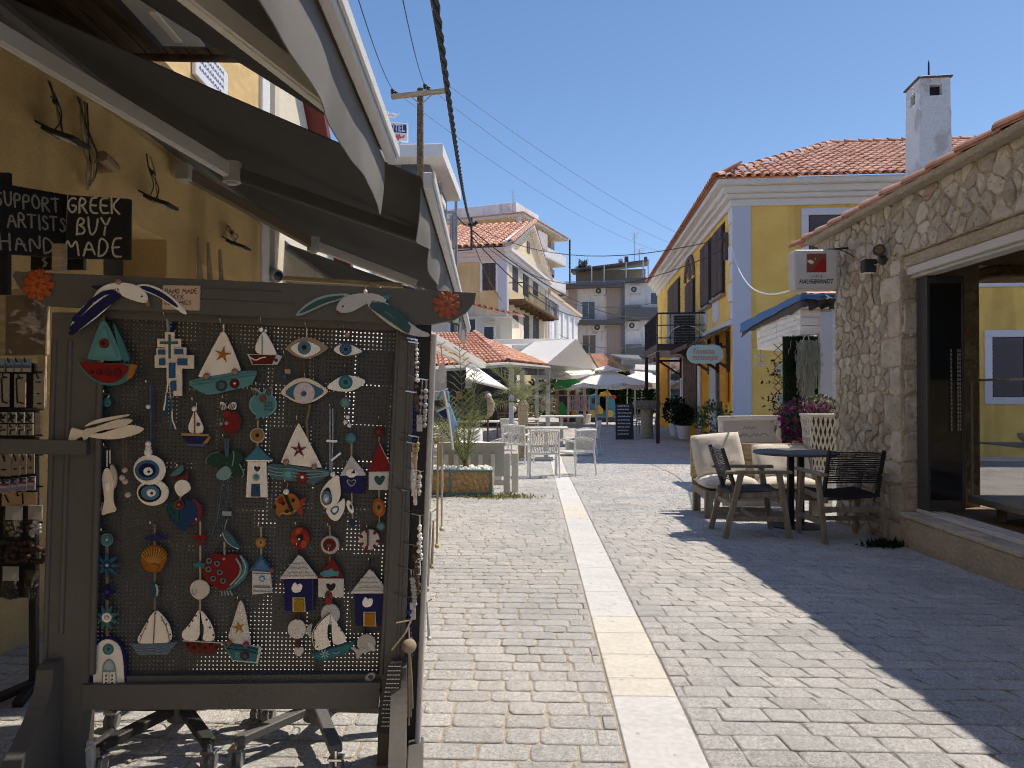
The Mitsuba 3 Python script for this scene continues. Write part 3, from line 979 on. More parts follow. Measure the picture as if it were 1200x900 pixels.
# the taverna's pent awning of boards and its oval sign
aw = thing('pent_awning','brown wooden pent awning on brackets along the taverna front','awning')
for i in range(22):
    t = .55 + .43*i
    if not (T0 - .6 < t < T1 + .1):
        put(aw,'board',beam(yp(-.02,t,2.86),yp(-1.05,t,2.40),.40,.05),'old_wood')
put(aw,'edge',beam(yp(-1.06,.35,2.40),yp(-1.06,T0 - .3,2.40),.06,.12),'paint',col=(.06,.03,.025))
put(aw,'edge',beam(yp(-1.06,T1 + .2,2.40),yp(-1.06,10.2,2.40),.06,.12),'paint',col=(.06,.03,.025))
for t in (.5,1.9,3.2,9.0):
    put(aw,'bracket',[beam(yp(-.04,t,1.75),yp(-.04,t,2.78),.08,.07),beam(yp(-.05,t,1.85),yp(-.9,t,2.42),.07,.07),beam(yp(-.05,t,2.38),yp(-1.0,t,2.38),.07,.07)],'paint',col=(.06,.035,.03))
ts = thing('oval_sign','pale green rounded taverna sign hanging under the pent awning','sign')
a,b = at(805,424.5,18.6),at(848,405.5,18.6)
w,h = b[0] - a[0],b[2] - a[2]
MT = frame(a,[1,0,0],[0,0,1],[0,-1,0])
put(ts,'board',xf(extr(sg.box(.22,.22,w - .22,h - .22).buffer(.215,quad_segs=6),.05),MT @ frame([0,0,-.05],[1,0,0],[0,1,0],[0,0,1])),'paint',col=(.36,.46,.41))
for txt,yy in (('Taverna',.52),('mouragio',.15)):
    m = meshkit.text_mesh(txt,.125,.006,True)
    m.apply_translation([-m.bounds[0][0],0,0]); m.apply_scale([(w - .28)/m.extents[0]*(.86 if txt[0] == 'T' else 1),1,1])
    m.apply_translation([.14,h*yy,.001])
    put(ts,'lettering',xf(m,MT),'paint',col=(.42,.20,.12))
for q in ((815,818,398),(838,838,393)):
    put(ts,'chain',tube([at(q[0],405.5,18.6),at(q[1],q[2],18.9)],.012),'paint',col=(.05,.05,.05))
# ------------------------------------------------------------------ cafe furniture by the stone wall
BLACKROPE = (.022,.022,.025)


def armchair(name,label,pos,deg,group):
    """Wooden armchair with black cord seat and back; it faces local +y."""
    k = thing(name,label,'chair',group)
    M = trimesh.transformations.translation_matrix([pos[0],pos[1],float(zg(pos[1]))]) @ rotz(deg)
    P = lambda nm,m,b='grey_wood',**kw: put(k,nm,xf(m,M),b,**kw)
    w,dp = .275,.27
    for sx in (-1,1):
        P('leg',beam([sx*w,dp + .02,0],[sx*w,dp - .075,.60],.042,.05))
        P('leg',beam([sx*w,-dp - .03,0],[sx*w,-dp + .12,.60],.042,.05))
        P('arm',cbox(sx*w - .032,sx*w + .032,-dp - .02,dp + .04,.60,.628,.006))
        P('stretcher',beam([sx*w,-dp + .03,.185],[sx*w,dp - .02,.185],.028,.045))
        P('seat_rail',beam([sx*(w - .035),-dp + .02,.385],[sx*(w - .035),dp - .03,.415],.03,.05))
        P('back_post',tube([[sx*(w - .035),-dp + .10,.36],[sx*(w - .035),-dp + .04,.56],[sx*(w - .032),-dp - .045,.83]],[.021,.021,.018],8),'paint',col=BLACKROPE)
    P('stretcher',beam([-w,dp - .035,.34],[w,dp - .035,.34],.028,.05))
    P('stretcher',beam([-w,-dp + .05,.30],[w,-dp + .05,.30],.028,.05))
    P('stretcher',beam([-w,0,.185],[w,0,.185],.03,.04))
    r = np.random.default_rng(int(abs(deg)) + 7)
    ropes = []
    for i in range(15):
        z = .545 + .268*i/14
        y = -dp + .045 - .085*i/14
        p = [[sx*(w - .03),y - .035*(1 - sx*sx) + .018*math.cos(sx*3),z + r.normal(0,.002)] for sx in np.linspace(-1,1,7)]
        ropes.append(tube(p,.0068,5))
    P('backrest',ropes,'paint',col=BLACKROPE)
    seat = []
    for i in range(22):
        y = -dp + .03 + (2*dp - .05)*i/21
        p = [[sx*(w - .035),y,.425 + .03*(y + dp) - .022*(1 - sx*sx)] for sx in np.linspace(-1,1,6)]
        seat.append(tube(p,.0085,5))
    P('seat',seat,'paint',col=BLACKROPE)
    return k


armchair('armchair','grey wooden armchair with black cord back seen from the side beside the round table',(2.03,7.18),-90,'wooden armchairs with black cord')
armchair('armchair','grey wooden armchair with black cord back turned to us against the stone wall',(2.79,6.93),3,'wooden armchairs with black cord')

tb = thing('round_table','round dark grey cafe table on a slim black column','table')
tc = np.array([2.62,7.62,float(zg(7.62))])
put(tb,'tabletop',lathe([(.0001,.735),(.40,.735),(.412,.742),(.412,.756),(.404,.762),(.0001,.762)],48,tc),'paint',col=(.085,.088,.095),smooth=40)
put(tb,'column',[xf(cbox(-.03 + d,.03 + d,-.03,.03,.03,.735,.005),trimesh.transformations.translation_matrix(tc)) for d in (-.05,.05)],'paint',col=(.02,.02,.022))
put(tb,'base',lathe([(.0001,0),(.25,0),(.25,.015),(.06,.035),(.0001,.036)],32,tc),'paint',col=(.02,.02,.022))


def pillow(w,h,t,M,seed,n=15):
    """A soft cushion: corners pinched, seams straight, surface wrinkled."""
    u = np.linspace(-1,1,n)
    X,Y = np.meshgrid(u,u,indexing='ij')
    prof = np.clip((1 - np.abs(X)**3.2)*(1 - np.abs(Y)**3.2),0,1)**.42
    wr = meshkit.fbm(np.stack([X*2.3,Y*2.3,X*0 + seed],-1),3) - .5
    Z = t/2*prof*(1 + .5*wr)
    px,py = X*w/2*(1 - .03*Y**2),Y*h/2*(1 - .03*X**2)
    a = grid_sheet(np.stack([px,py,Z],-1))
    b = grid_sheet(np.stack([px,py,-Z*.8],-1)); b.invert()
    m = cat([a,b])
    m.merge_vertices()
    return xf(m,M)


bn = thing('garden_bench','brown wooden garden bench with a pale plank back behind the cafe table','bench')
x0,x1,y0,y1 = 1.84,3.12,8.17,8.86
z0 = float(zg(8.5))
for (x,y) in ((x0 + .04,y0 + .04),(x0 + .04,y1 - .04),(x1 - .10,y0 + .04),(x1 - .04,y1 - .04)):
    put(bn,'leg',cbox(x - .04,x + .04,y - .04,y + .04,z0 - .02,z0 + .30,.006),'grey_wood')
put(bn,'seat',[cbox(x0,x1,y0,y0 + .06,z0 + .22,z0 + .30),cbox(x0,x1,y1 - .06,y1,z0 + .22,z0 + .30),cbox(x0,x0 + .06,y0 + .062,y1 - .062,z0 + .22,z0 + .299)] + [cbox(x0 + .062,x1 - .002,y0 + .07 + .11*i,y0 + .16 + .11*i,z0 + .25,z0 + .285) for i in range(5)],'grey_wood')
put(bn,'back_rail',[beam([x0 + .03,y1 - .02,z0 + .1],[x0 + .03,y1 + .09,z0 + .80],.06,.05),beam([x1 - .05,y1 - .02,z0 + .1],[x1 - .05,y1 + .09,z0 + .80],.06,.05)],'grey_wood')
for j in range(2):
    za = z0 + .48 + .20*j
    put(bn,'back_plank',beam([x0 - .02,y1 + .01 + .02*j,za],[x1 + .02,y1 + .01 + .02*j,za],.03,.192,bev=.005),'pale_wood')
def cushion(label,M,w,h,t,seed):
    k = thing('cushion',label,'cushion','cushions on the garden bench')
    put(None,k,pillow(w,h,t,M,seed),'cushion_cloth',smooth=True)
TM = trimesh.transformations
def lean(cx,cy,cz,tilt,yaw=0,roll=0):
    return TM.translation_matrix([cx,cy,cz]) @ rotz(yaw) @ TM.rotation_matrix(math.radians(90 - tilt),[1,0,0]) @ TM.rotation_matrix(math.radians(roll),[0,0,1])
cushion('cream seat cushion at the left end of the garden bench',TM.translation_matrix([2.14,8.48,z0 + .365]),.64,.62,.16,1)
cushion('cream seat cushion of the garden bench behind the table',TM.translation_matrix([2.80,8.48,z0 + .36]),.64,.62,.15,2)
cushion('cream back cushion leaning at the left end of the garden bench',lean(2.10,8.68,z0 + .66,18,4,5),.60,.52,.17,3)
cushion('cream back cushion slumped behind the round table',lean(2.80,8.62,z0 + .585,35,-3,-2),.64,.46,.18,4)

fs = thing('framed_board','weathered white framed notice board standing behind the garden bench','sign')
MB = frame(at(843.5,545,9.12),[1,0,.01],unit([0,.20,1]),unit([0,-1,.20]))
bw,bh = .755,.60
for q in ((0,bw,bh - .06,bh),(0,bw,-.5,-.44),(0,.06,-.44,bh - .06),(bw - .06,bw,-.44,bh - .06)):
    put(fs,'frame',xf(cbox(q[0],q[1],q[2],q[3],0,.04,.006),MB),'white_board')
put(fs,'panel',xf(cbox(.058,bw - .058,-.44,bh - .058,.005,.018),MB),'paint',col=(.50,.49,.47))
wave = [[(x,bh - .235 + .018*math.sin(x*95 + math.sin(x*41)*2)) for x in np.linspace(.17,.60,70)],[(x,bh - .15 + .014*math.sin(x*120)) for x in np.linspace(.31,.46,30)]]
put(fs,'lettering',xf(extr(ink(wave,.010),.002),MB @ TM.translation_matrix([0,0,.018])),'paint',col=(.24,.23,.22))
put(fs,'faded_print',xf(box(.10,bw - .10,-.40,bh - .33,.0185,.0205),MB),'paint',col=(.42,.24,.17))

# ------------------------------------------------------------------ the kiosk behind the stone corner
kk = thing('kiosk','white boarded kiosk front under a torn blue tarpaulin edge','kiosk')
KY = 10.4
kc = at(937.5,392,KY)                     # lower front corner of the boxed canopy
kt = at(937.5,361,KY)
kl = at(887.5,410,12.4)
klt = at(886,379,12.4)
kr = at(985,391,KY)
krt = at(985,362,KY)
def boards(A0,A1,B0,B1,n,nm,out,segs=1):
    """n horizontal boards filling the quad A0-B0 (lower edge) to A1-B1 (upper edge)."""
    for sgm in range(segs):
        s0,s1 = sgm/segs + .004,(sgm + 1)/segs - .004
        for i in range(n):
            a,b = (i + .04)/n,(i + .96)/n
            q = lambda s,t: (A0*(1 - s) + B0*s)*(1 - t) + (A1*(1 - s) + B1*s)*t
            P = np.array([[q(s,t) for t in (a,b)] for s in (s0,s1)])
            m = thick(grid_sheet(P),.03)
            put(kk,nm,m,'white_board')
boards(kl,klt,kc,kt,5,'board',None,2)
boards(kc,kt,kr,krt,3,'board',None,1)
put(kk,'soffit',thick(grid_sheet(np.array([[kl,kc],[kl + [1.5,1.0,0],kr + [.3,1.2,0]]])),.03),'white_board')
put(kk,'backing',thick(grid_sheet(np.array([[kl + [.08,.08,.0],klt + [.08,.08,-.02]],[kc + [.06,.08,0],kt + [.06,.08,-.02]],[kr + [0,.08,0],krt + [0,.08,-.02]]])),.02),'white_board')
# tarpaulin: a blue hem hanging over a dark torn edge
ta,tm_,tr = at(867,390,13.0),at(937,351.5,KY - .12),at(990,350,KY - .12)
tb_,tn,ts_ = at(867.5,379,13.0),at(937,344,KY - .12),at(990,343,KY - .12)
def ribbon(A,B,n,amp,seed):
    P = []
    for s in np.linspace(0,1,n):
        i = min(int(s*(len(A) - 1)),len(A) - 2)
        f = s*(len(A) - 1) - i
        a,b = A[i]*(1 - f) + A[i + 1]*f,B[i]*(1 - f) + B[i + 1]*f
        w = meshkit.fbm(np.array([[s*16,t*2,seed] for t in np.linspace(0,1,4)]),3) - .5
        P.append([a*(1 - t) + b*t + np.array([0,-1,.4])*amp*w[j] for j,t in enumerate(np.linspace(0,1,4))])
    return grid_sheet(np.array(P))
put(kk,'tarpaulin_hem',thick(ribbon([ta,tm_,tr],[tb_,tn,ts_],40,.10,3),.01),'paint',col=(.055,.16,.36),smooth=40)
put(kk,'torn_lining',thick(ribbon([ta + [.05,.05,-.05],tm_ + [.02,.04,-.12],tr + [0,.04,-.12]],[ta + [.05,.05,.10],tm_ + [.02,.04,.02],tr + [0,.04,.02]],46,.22,5),.012),'paint',col=(.06,.05,.045),smooth=40)
put(kk,'canopy_top',thick(grid_sheet(np.array([[tb_,tb_ + [2.2,.3,.35]],[tn,tn + [1.4,2.2,.35]],[ts_,ts_ + [.4,2.2,.35]]])),.02),'terracotta',tone=.95)
a,b = at(962,478,KY - .05),at(975.5,365,KY - .05)
put(kk,'post',cbox(a[0],b[0],KY - .05,KY + .06,zg(KY) - .02,b[2],.01),'paint',col=(.56,.57,.62))
put(kk,'post',cbox(b[0] + .01,b[0] + .16,KY + .0,KY + .10,zg(KY) - .02,b[2] - .02,.01),'white_board')


def leaf_mass(pts,nrmls,size,cols,seed,w=.55):
    """One pointed leaf of four triangles at each point."""
    r = np.random.default_rng(seed)
    n = len(pts)
    d = nrmls + r.normal(0,.55,(n,3))
    d /= np.linalg.norm(d,axis=1,keepdims=True)
    s = np.cross(d,r.normal(0,1,(n,3))); s /= np.linalg.norm(s,axis=1,keepdims=True) + 1e-9
    u = np.cross(s,d)
    L = size*r.uniform(.6,1.25,(n,1))
    base,tip = pts,pts + d*L
    m1,m2 = pts + d*L*.45 + s*L*w*.5 + u*L*.08,pts + d*L*.45 - s*L*w*.5 + u*L*.08
    V = np.stack([base,m1,tip,m2],1).reshape(-1,3)
    i = np.arange(n)[:,None]*4
    F = np.vstack([np.hstack([i,i + 1,i + 2]),np.hstack([i,i + 2,i + 3])])
    c = np.asarray(cols,float)[r.integers(0,len(cols),n)]*r.uniform(.75,1.25,(n,1))
    return trimesh.Trimesh(V,F,process=False),np.repeat(c,4,0)


# artificial hedge panel with a hanging air plant
hp = thing('hedge_panel','dark green artificial hedge panel hung beside the white kiosk post','hedge')
a,b = at(918,505,KY + .25),at(962,394,KY + .25)
put(hp,'backing',box(a[0],b[0],KY + .25,KY + .28,zg(KY),b[2]),'paint',col=(.012,.022,.014))
r = np.random.default_rng(21)
n = 5200
pts = np.column_stack([r.uniform(a[0],b[0],n),KY + .25 - r.random(n)*.03,r.uniform(zg(KY),b[2],n)])
m,c = leaf_mass(pts,np.tile([0,-.8,.1],(n,1)),.035,[(.022,.058,.030),(.03,.075,.035),(.018,.045,.03)],22)
put(hp,'leaves',m,'leaf',col=c,kind='stuff')
ap = thing('air_plant','pale grey tangle of hanging moss on two strings before the hedge panel','plant')
t0 = at(945,396,KY + .05)
V,F,C,k = [],[],[],0
for i in range(250):
    x = t0[0] + r.normal(0,.058)
    y = KY + .02 + r.normal(0,.05)
    z1_ = t0[2] - .03 - abs(r.normal(0,.05))
    Ls = r.uniform(.3,.9)*(1 - .5*abs(x - t0[0])/.2)
    q = np.array([[x,y,z1_]])
    st = []
    for j in range(7):
        st.append(q[0] + [r.normal(0,.018) + (x - t0[0])*.25*j/6,r.normal(0,.018),-Ls*j/6])
    st = np.array(st)
    w = .0045
    for j in range(7):
        V += [st[j] - [w,0,0],st[j] + [w,0,0]]
        C += [np.array([.40,.41,.34])*r.uniform(.7,1.15)]*2
    for j in range(6):
        e = k + 2*j
        F += [[e,e + 1,e + 3],[e,e + 3,e + 2]]
    k += 14
put(ap,'moss',trimesh.Trimesh(V,F,process=False),'leaf',col=np.array(C),kind='stuff')
put(ap,'string',tube([at(938,409,KY + .02),at(944,390,KY - .06)],.006,5),'paint',col=(.7,.68,.62))
put(ap,'string',tube([at(951,409,KY + .02),at(946,390,KY - .06)],.006,5),'paint',col=(.7,.68,.62))

tl = thing('trellis','thin black wire trellis between the yellow wall and the hedge panel','trellis')
ML = frame(at(907,495,11.3),[1,0,0],[0,0,1],[0,-1,0])
for i in range(9):
    for sgn in (1,-1):
        z = .02 + .13*i
        put(tl,'wire',xf(tube([[0 if sgn > 0 else .13,z,0],[.13 if sgn > 0 else 0,z + .12,0]],.006,5),ML),'paint',col=(.03,.03,.03))
for yy,lab in ((430,'upper white pot of dark leaves on the wire trellis'),(465,'lower white pot of dark leaves on the wire trellis')):
    p = at(915,yy + 9,11.2)
    k = thing('wall_pot',lab,'flower pot')
    put(k,'pot',lathe([(.0001,0),(.055,0),(.075,.15),(.066,.152),(.05,.06),(.0001,.05)],14,p),'paint',col=(.66,.66,.66),smooth=40)
    q = p + np.column_stack([r.normal(-.07,.08,60),r.normal(-.03,.03,60),r.normal(.02,.09,60)])
    m,c = leaf_mass(q,np.tile([-.3,-.3,.2],(60,1)),.06,[(.02,.022,.02),(.035,.03,.03)],5 + yy)
    put(k,'leaves',m,'leaf',col=c)
k = thing('hanging_tins','two small pale tin rings hanging from the kiosk corner','hanging decoration')
for yy in (417.5,427):
    p = at(891.5,yy,11.8)
    put(k,'ring',xf(cbox(-.075,.075,-.02,.02,-.025,.025,.006),TM.translation_matrix(p)),'paint',col=(.55,.55,.53))
put(k,'string',tube([at(891.5,430,11.8),at(891.5,409,11.8)],.004,4),'paint',col=(.2,.2,.2))

# flowers
def bush(name,label,centre,rad,n,size,cols,seed,catg='plant',flowers=None,stem=True,part='leaves'):
    k = thing(name,label,catg)
    r = np.random.default_rng(seed)
    d = r.normal(0,1,(n,3)); d /= np.linalg.norm(d,axis=1,keepdims=True)
    rad = np.asarray(rad)
    lump = .72 + .5*meshkit.fbm(d*1.8 + seed,3)
    p = d*(r.uniform(.25,1,(n,1))**.5)*lump[:,None]*rad + centre
    m,c = leaf_mass(p,d*.8 + [0,0,.35],size,cols,seed + 1)
    put(k,part,m,'leaf',col=c,kind='stuff')
    if flowers:
        nf,fs_,fc = flowers
        d = r.normal(0,1,(nf,3)); d[:,1] = -abs(d[:,1]); d /= np.linalg.norm(d,axis=1,keepdims=True)
        q = d*r.uniform(.8,1.08,(nf,1))*rad*(.72 + .5*meshkit.fbm(d*1.8 + seed,3))[:,None] + centre
        fl,fcx = [],[]
        for i in range(nf):
            X = unit(np.cross(d[i],[.1,.2,1])); Y = np.cross(d[i],X)
            th = np.arange(10)*math.pi/5
            rr_ = fs_*np.where(np.arange(10) % 2,.72,1.0)*r.uniform(.7,1.15)
            ring = q[i] + np.outer(np.cos(th)*rr_,X) + np.outer(np.sin(th)*rr_,Y) + d[i]*fs_*.35
            fl.append(trimesh.Trimesh(np.vstack([ring,q[i]]),[[j,(j + 1) % 10,10] for j in range(10)],process=False))
            cc = np.array(fc[r.integers(len(fc))])*r.uniform(.8,1.2)
            fcx.append(np.vstack([np.tile(cc,(10,1)),cc*.3]))
        put(k,'flowers',fl,'leaf',col=np.clip(np.vstack(fcx),0,1),kind='stuff')
    return k


pc = at(946,496,9.3)
bush('petunia_bush','mass of magenta and purple petunias spilling beside the stone corner',pc + [-.10,0,-.06],(.36,.28,.34),1500,.055,[(.05,.09,.03),(.035,.06,.03),(.06,.03,.05)],31,flowers=(230,.030,[(.30,.03,.22),(.42,.06,.30),(.12,.02,.16),(.10,.015,.13)]))
bush('petunia_bush','pink and white petunias standing in the white lattice planter',at(959,478,8.85) + [.02,0,.02],(.19,.17,.12),500,.05,[(.06,.11,.04),(.10,.13,.07)],33,flowers=(95,.027,[(.45,.08,.30),(.68,.55,.58),(.70,.66,.60)]))
lp = thing('lattice_planter','white woven lattice planter holding pink petunias','planter')
p = at(961,487,8.75)
zt,hh,w0,w1 = p[2],.62,.125,.165
def lat(u,t,side):
    w = w0 + (w1 - w0)*t
    z = zt - hh + hh*t
    return np.array({0: [p[0] + u*w,8.75 - w,z],1: [p[0] - w,8.75 + u*w,z],2: [p[0] + w,8.75 + u*w,z]}[side])
for side in (0,1,2):
    st = []
    for i in range(-5,8):
        for sgn in (1,-1):
            a,b = np.array([-1 + i*.33,0.0]),np.array([-1 + i*.33 + 1.1,1.0])
            seg = sg.LineString([a,b]).intersection(sg.box(-1,0,1,1))
            if seg.is_empty or seg.geom_type != 'LineString':
                continue
            (ua,ta_),(ub,tb2) = seg.coords
            st.append(beam(lat(sgn*ua,ta_,side),lat(sgn*ub,tb2,side),.018,.010,up=(0,1,0) if side == 0 else (1,0,0),bev=.002))
    put(lp,'lattice',st,'paint',col=(.66,.64,.58))
put(lp,'rim',cbox(p[0] - w1 - .015,p[0] + w1 + .015,8.75 - w1 - .015,8.75 + w1 + .015,zt - .005,zt + .025),'paint',col=(.66,.64,.58))
put(lp,'liner',cbox(p[0] - w0 + .01,p[0] + w0 - .01,8.75 - w0 + .01,8.75 + w0 - .01,zt - hh,zt - .04),'paint',col=(.10,.11,.07))
put(lp,'pedestal',cbox(p[0] - .1,p[0] + .1,8.65,8.85,zg(8.7) - .02,zt - hh - .001),'white_board')

# plants, posts and boards before the taverna
def potted(label,px,py,Y,rad,seed,cols):
    b = at(px,py,Y)
    k = bush('potted_shrub',label,b + [0,0,.40 + rad[2]*.9],rad,700,.12,cols,seed)
    put(k,'pot',lathe([(.0001,0),(.15,0),(.21,.36),(.225,.365),(.225,.41),(.19,.41),(.17,.30),(.0001,.28)],18,b),'paint',col=(.62,.62,.62),smooth=40)
DG = [(.018,.038,.016),(.028,.055,.02),(.02,.03,.018)]
potted('dark shrub in the nearer white pot by the taverna wall',801,514,23.5,(.34,.3,.36),61,DG)
potted('dark shrub in the farther white pot behind the balcony post',791,511,24.5,(.42,.4,.46),62,DG)
bush('olive_shrub','thin pale green shrub growing at the corner of the taverna',at(836,497,16.6),(.42,.35,.52),520,.10,[(.07,.10,.05),(.10,.13,.06),(.04,.06,.03)],63)
tb2 = at(758,512,25.0)
k = thing('log_table','rustic high table on a log with a grey tray top outside the taverna','table')
put(k,'log',lathe([(.0001,-.02),(.22,-.02),(.20,.5),(.21,1.0),(.0001,1.0)],14,tb2),'pale_wood',smooth=40)
put(k,'tray',[xf(cbox(-.42,.42,-.3,.3,1.001,1.22,.02),TM.translation_matrix(tb2)),xf(cbox(-.3,.3,-.3,.3,.93,1.0,.02),TM.translation_matrix(tb2))],'grey_wood')
bush('table_plant','small dark plant on the rustic log table',tb2 + [0,0,1.40],(.28,.2,.22),260,.09,DG,64)
mb = thing('menu_board','black chalk menu board standing on the pavement before the taverna','menu board')
a,b = at(721.5,515,24.0),at(743,473,24.0)
w,h = b[0] - a[0],b[2] - a[2]
M = frame(a,[1,.12,0],unit([0,.12,1]),unit([-.12,-1,.12]))
put(mb,'board',xf(cbox(0,w,.0,h,-.03,0,.005),M),'paint',col=(.035,.038,.05))
ink_l = []
rl = np.random.default_rng(9)
for i in range(9):
    y = h*(.93 - .098*i)
    x = w*.13
    while x < w*rl.uniform(.55,.85):
        L = w*rl.uniform(.05,.16)
        ink_l.append([(x,y),(x + L*.3,y + .025),(x + L*.6,y - .01),(x + L,y + .02)])
        x += L + w*.035
put(mb,'chalk_writing',xf(extr(ink(ink_l,.022),.002),M),'paint',col=(.55,.55,.55))
put(mb,'rear_leg',beam(a + [w/2,.55,0],a + [w/2,.16,h*.95],.04,.03),'paint',col=(.5,.5,.5))


def slat_chair(label,pos,deg,col,group,name='slat_chair',s=1.0):
    k = thing(name,label,'chair',group)
    M = TM.translation_matrix([pos[0],pos[1],float(zg(pos[1]))]) @ rotz(deg) @ np.diag([s,s,s,1.0])
    P = lambda nm,m: put(k,nm,xf(m,M),'paint',col=col)
    for sx in (-1,1):
        P('leg',beam([sx*.21,.20,0],[sx*.21,.19,.44],.035,.035))
        P('leg',beam([sx*.21,-.22,0],[sx*.20,-.20,.45],.035,.035))
        P('back_post',beam([sx*.20,-.20,.45],[sx*.20,-.27,.90],.035,.03))
    P('seat',[cbox(-.23,.23,-.22 + .09*i,-.22 + .075 + .09*i,.44,.465) for i in range(5)])
    P('backrest',[beam([-.2,-.215 - .015*i,.58 + .11*i],[.2,-.215 - .015*i,.58 + .11*i],.015,.06) for i in range(3)])
for i,(px,Y,dg) in enumerate(((747,26.0,30),(740,27.5,-60),(764,28.0,100))):
    q = at(px,505,Y)
    slat_chair(['pale slatted chair between the menu board and the log table','pale slatted chair just behind the menu board','pale slatted chair behind the log table'][i],(q[0],Y),dg,(.42,.42,.40),'slatted chairs of the taverna')

# ------------------------------------------------------------------ inside the stone building
vc = thing('glass_counter','glass display counter on short legs inside the open stone building','counter')
vx0,vx1,vy0,vy1 = 3.99,4.55,2.6,6.95
put(vc,'base',cbox(vx0 - .03,vx1,vy0,vy1 + .03,.235,.30,.008),'paint',col=(.32,.32,.31))
for y in (2.8,4.2,5.5,6.7):
    put(vc,'leg',cbox(vx0 + .08,vx0 + .14,y - .03,y + .03,.101,.234),'paint',col=(.22,.22,.21))
put(vc,'front_pane',quad([vx0,vy0,.305],[vx0,vy1,.305],[vx0,vy1,1.34],[vx0,vy0,1.34]),'pane_glass')
put(vc,'end_pane',quad([vx0,vy1,.305],[vx1,vy1,.305],[vx1,vy1,1.34],[vx0,vy1,1.34]),'pane_glass')
put(vc,'shelf',cbox(vx0 + .03,vx1 - .02,vy0 + .05,vy1 - .03,.78,.79,.002),'paint',col=(.30,.31,.31))
put(vc,'frame',[cbox(vx0 - .008,vx0 + .012,vy1 - .006,vy1 + .012,.3,1.35,.002),cbox(vx0 - .012,vx0 + .014,vy0,vy1,1.342,1.365,.003)],'paint',col=(.35,.36,.36))
rp = np.random.default_rng(77)
for i in range(6):
    single('serving_bowl',f'white bowl in the glass counter, {["nearest of the row", "second of the row", "third of the row", "fourth of the row", "fifth of the row", "farthest of the row"][i]}','bowl',
           lathe([(.0001,.005),(.06,0),(.12,.06),(.13,.10),(.12,.10),(.05,.02),(.0001,.02)],18,[4.26,4.0 + .5*i,.791]),'paint',col=(.55,.55,.53),smooth=40,group='white bowls in the glass counter')
# ------------------------------------------------------------------ the souvenir shop on the left: wall, balcony, awnings
SU = ray(568,459)*[1,1,0]; SU = unit(SU)       # along the shop front, away from us
SD = np.array([-SU[1],SU[0],0])                    # towards the wall


def sp(u,d,z):
    """Point u metres along the shop front, d metres to the left of the camera's line, z metres high."""
    return SU*u + SD*d + [0,0,z]


SM = frame([0,0,0],SD,SU,[0,0,1])


def sbox(u0,u1,d0,d1,z0,z1,b=.006):
    return xf(cbox(d0,d1,u0,u1,z0,z1,b),SM)


def sbool(solid,holes):
    """A wall with openings, given as (u0, u1, d0, d1, z0, z1) boxes."""
    mk = lambda q: m3.Manifold.cube([q[3] - q[2],q[1] - q[0],q[5] - q[4]]).translate([q[2],q[0],q[4]])
    m = mk(solid)
    for h in holes:
        m = m - mk(h)
    m = m.to_mesh()
    return xf(trimesh.Trimesh(m.vert_properties[:,:3],m.tri_verts,process=False),SM)


WD = 2.32
sh = thing('souvenir_shop','ochre plastered souvenir shop under dark awnings with a wooden balcony','shop')
put(sh,'wall',sbool((-9.0,7.75,WD,WD + .45,-.4,2.98),[(2.05,3.05,WD - .1,WD + 1,.1,2.05),(4.60,5.50,WD - .1,WD + 1,-.5,2.36),(6.05,7.15,WD - .1,WD + 1,-.5,2.30)]),'ochre_stucco')
put(sh,'back_wall',sbox(-1.5,7.7,WD + 1.9,WD + 2.0,-.4,3.0),'ochre_stucco')
put(sh,'upper_wall',sbox(-9.0,7.75,WD + .02,WD + .45,2.985,6.4),'ochre_stucco')
put(sh,'corner_pilaster',sbox(7.755,8.02,WD - .02,WD + .45,-.4,6.4),'white_stucco')
put(sh,'door',sbox(4.62,5.48,WD + .30,WD + .36,-.35,2.34),'paint',col=(.07,.07,.075))
put(sh,'door',sbox(6.07,7.13,WD + .30,WD + .36,-.35,2.28),'paint',col=(.09,.088,.085))
put(sh,'cornice',sbox(5.05,5.40,WD - .16,WD + .02,3.45,3.60,.03),'ochre_stucco')
# balcony with a plank underside and a flush lamp
bk = put(sh,'balcony',sbox(.4,4.28,1.42,WD + .3,3.20,3.34),'old_wood')
for i in range(9):
    put(bk,'plank',sbox(.4,4.26,1.44 + .12*i,1.55 + .12*i,3.165,3.198,.004),'old_wood')
put(bk,'end_board',sbox(4.285,4.31,1.40,WD,3.14,3.36),'old_wood')
cl = thing('ceiling_lamp','flat rectangular lamp under the wooden balcony','lamp')
cp = at(192,57,3.62)
cu,cd = float(np.dot(cp,SU)),float(np.dot(cp,SD))
put(cl,'casing',sbox(cu - .28,cu + .30,cd - .16,cd + .16,3.10,3.16),'paint',col=(.10,.10,.10))
put(cl,'diffuser',sbox(cu - .23,cu + .25,cd - .11,cd + .11,3.085,3.099),'paint',col=(.55,.55,.52))
put(cl,'tube',sbox(cu - .12,cu + .18,cd - .02,cd + .02,3.07,3.084),'paint',col=(.85,.82,.7))
hn = thing('house_notice','white notice plate with blue lettering on the sunlit upper wall','sign')
a,b = at(257,119,6.9),at(281,90,7.1)
ua,ub = float(np.dot(at(257,105,6.35),SU)),0
put(hn,'plate',sbox(5.98,6.72,WD - .02,WD + .015,3.78,4.10),'paint',col=(.75,.76,.78))
MN = frame(sp(5.98,WD - .021,3.78),SU,[0,0,1],-SD)
nl = []
for i in range(4):
    x = .06
    while x < .62:
        nl.append([(x,.26 - .062*i),(x + .022,.285 - .062*i),(x + .04,.26 - .062*i)]); x += .058
put(hn,'lettering',xf(extr(ink(nl,.010),.002),MN),'paint',col=(.08,.12,.28))

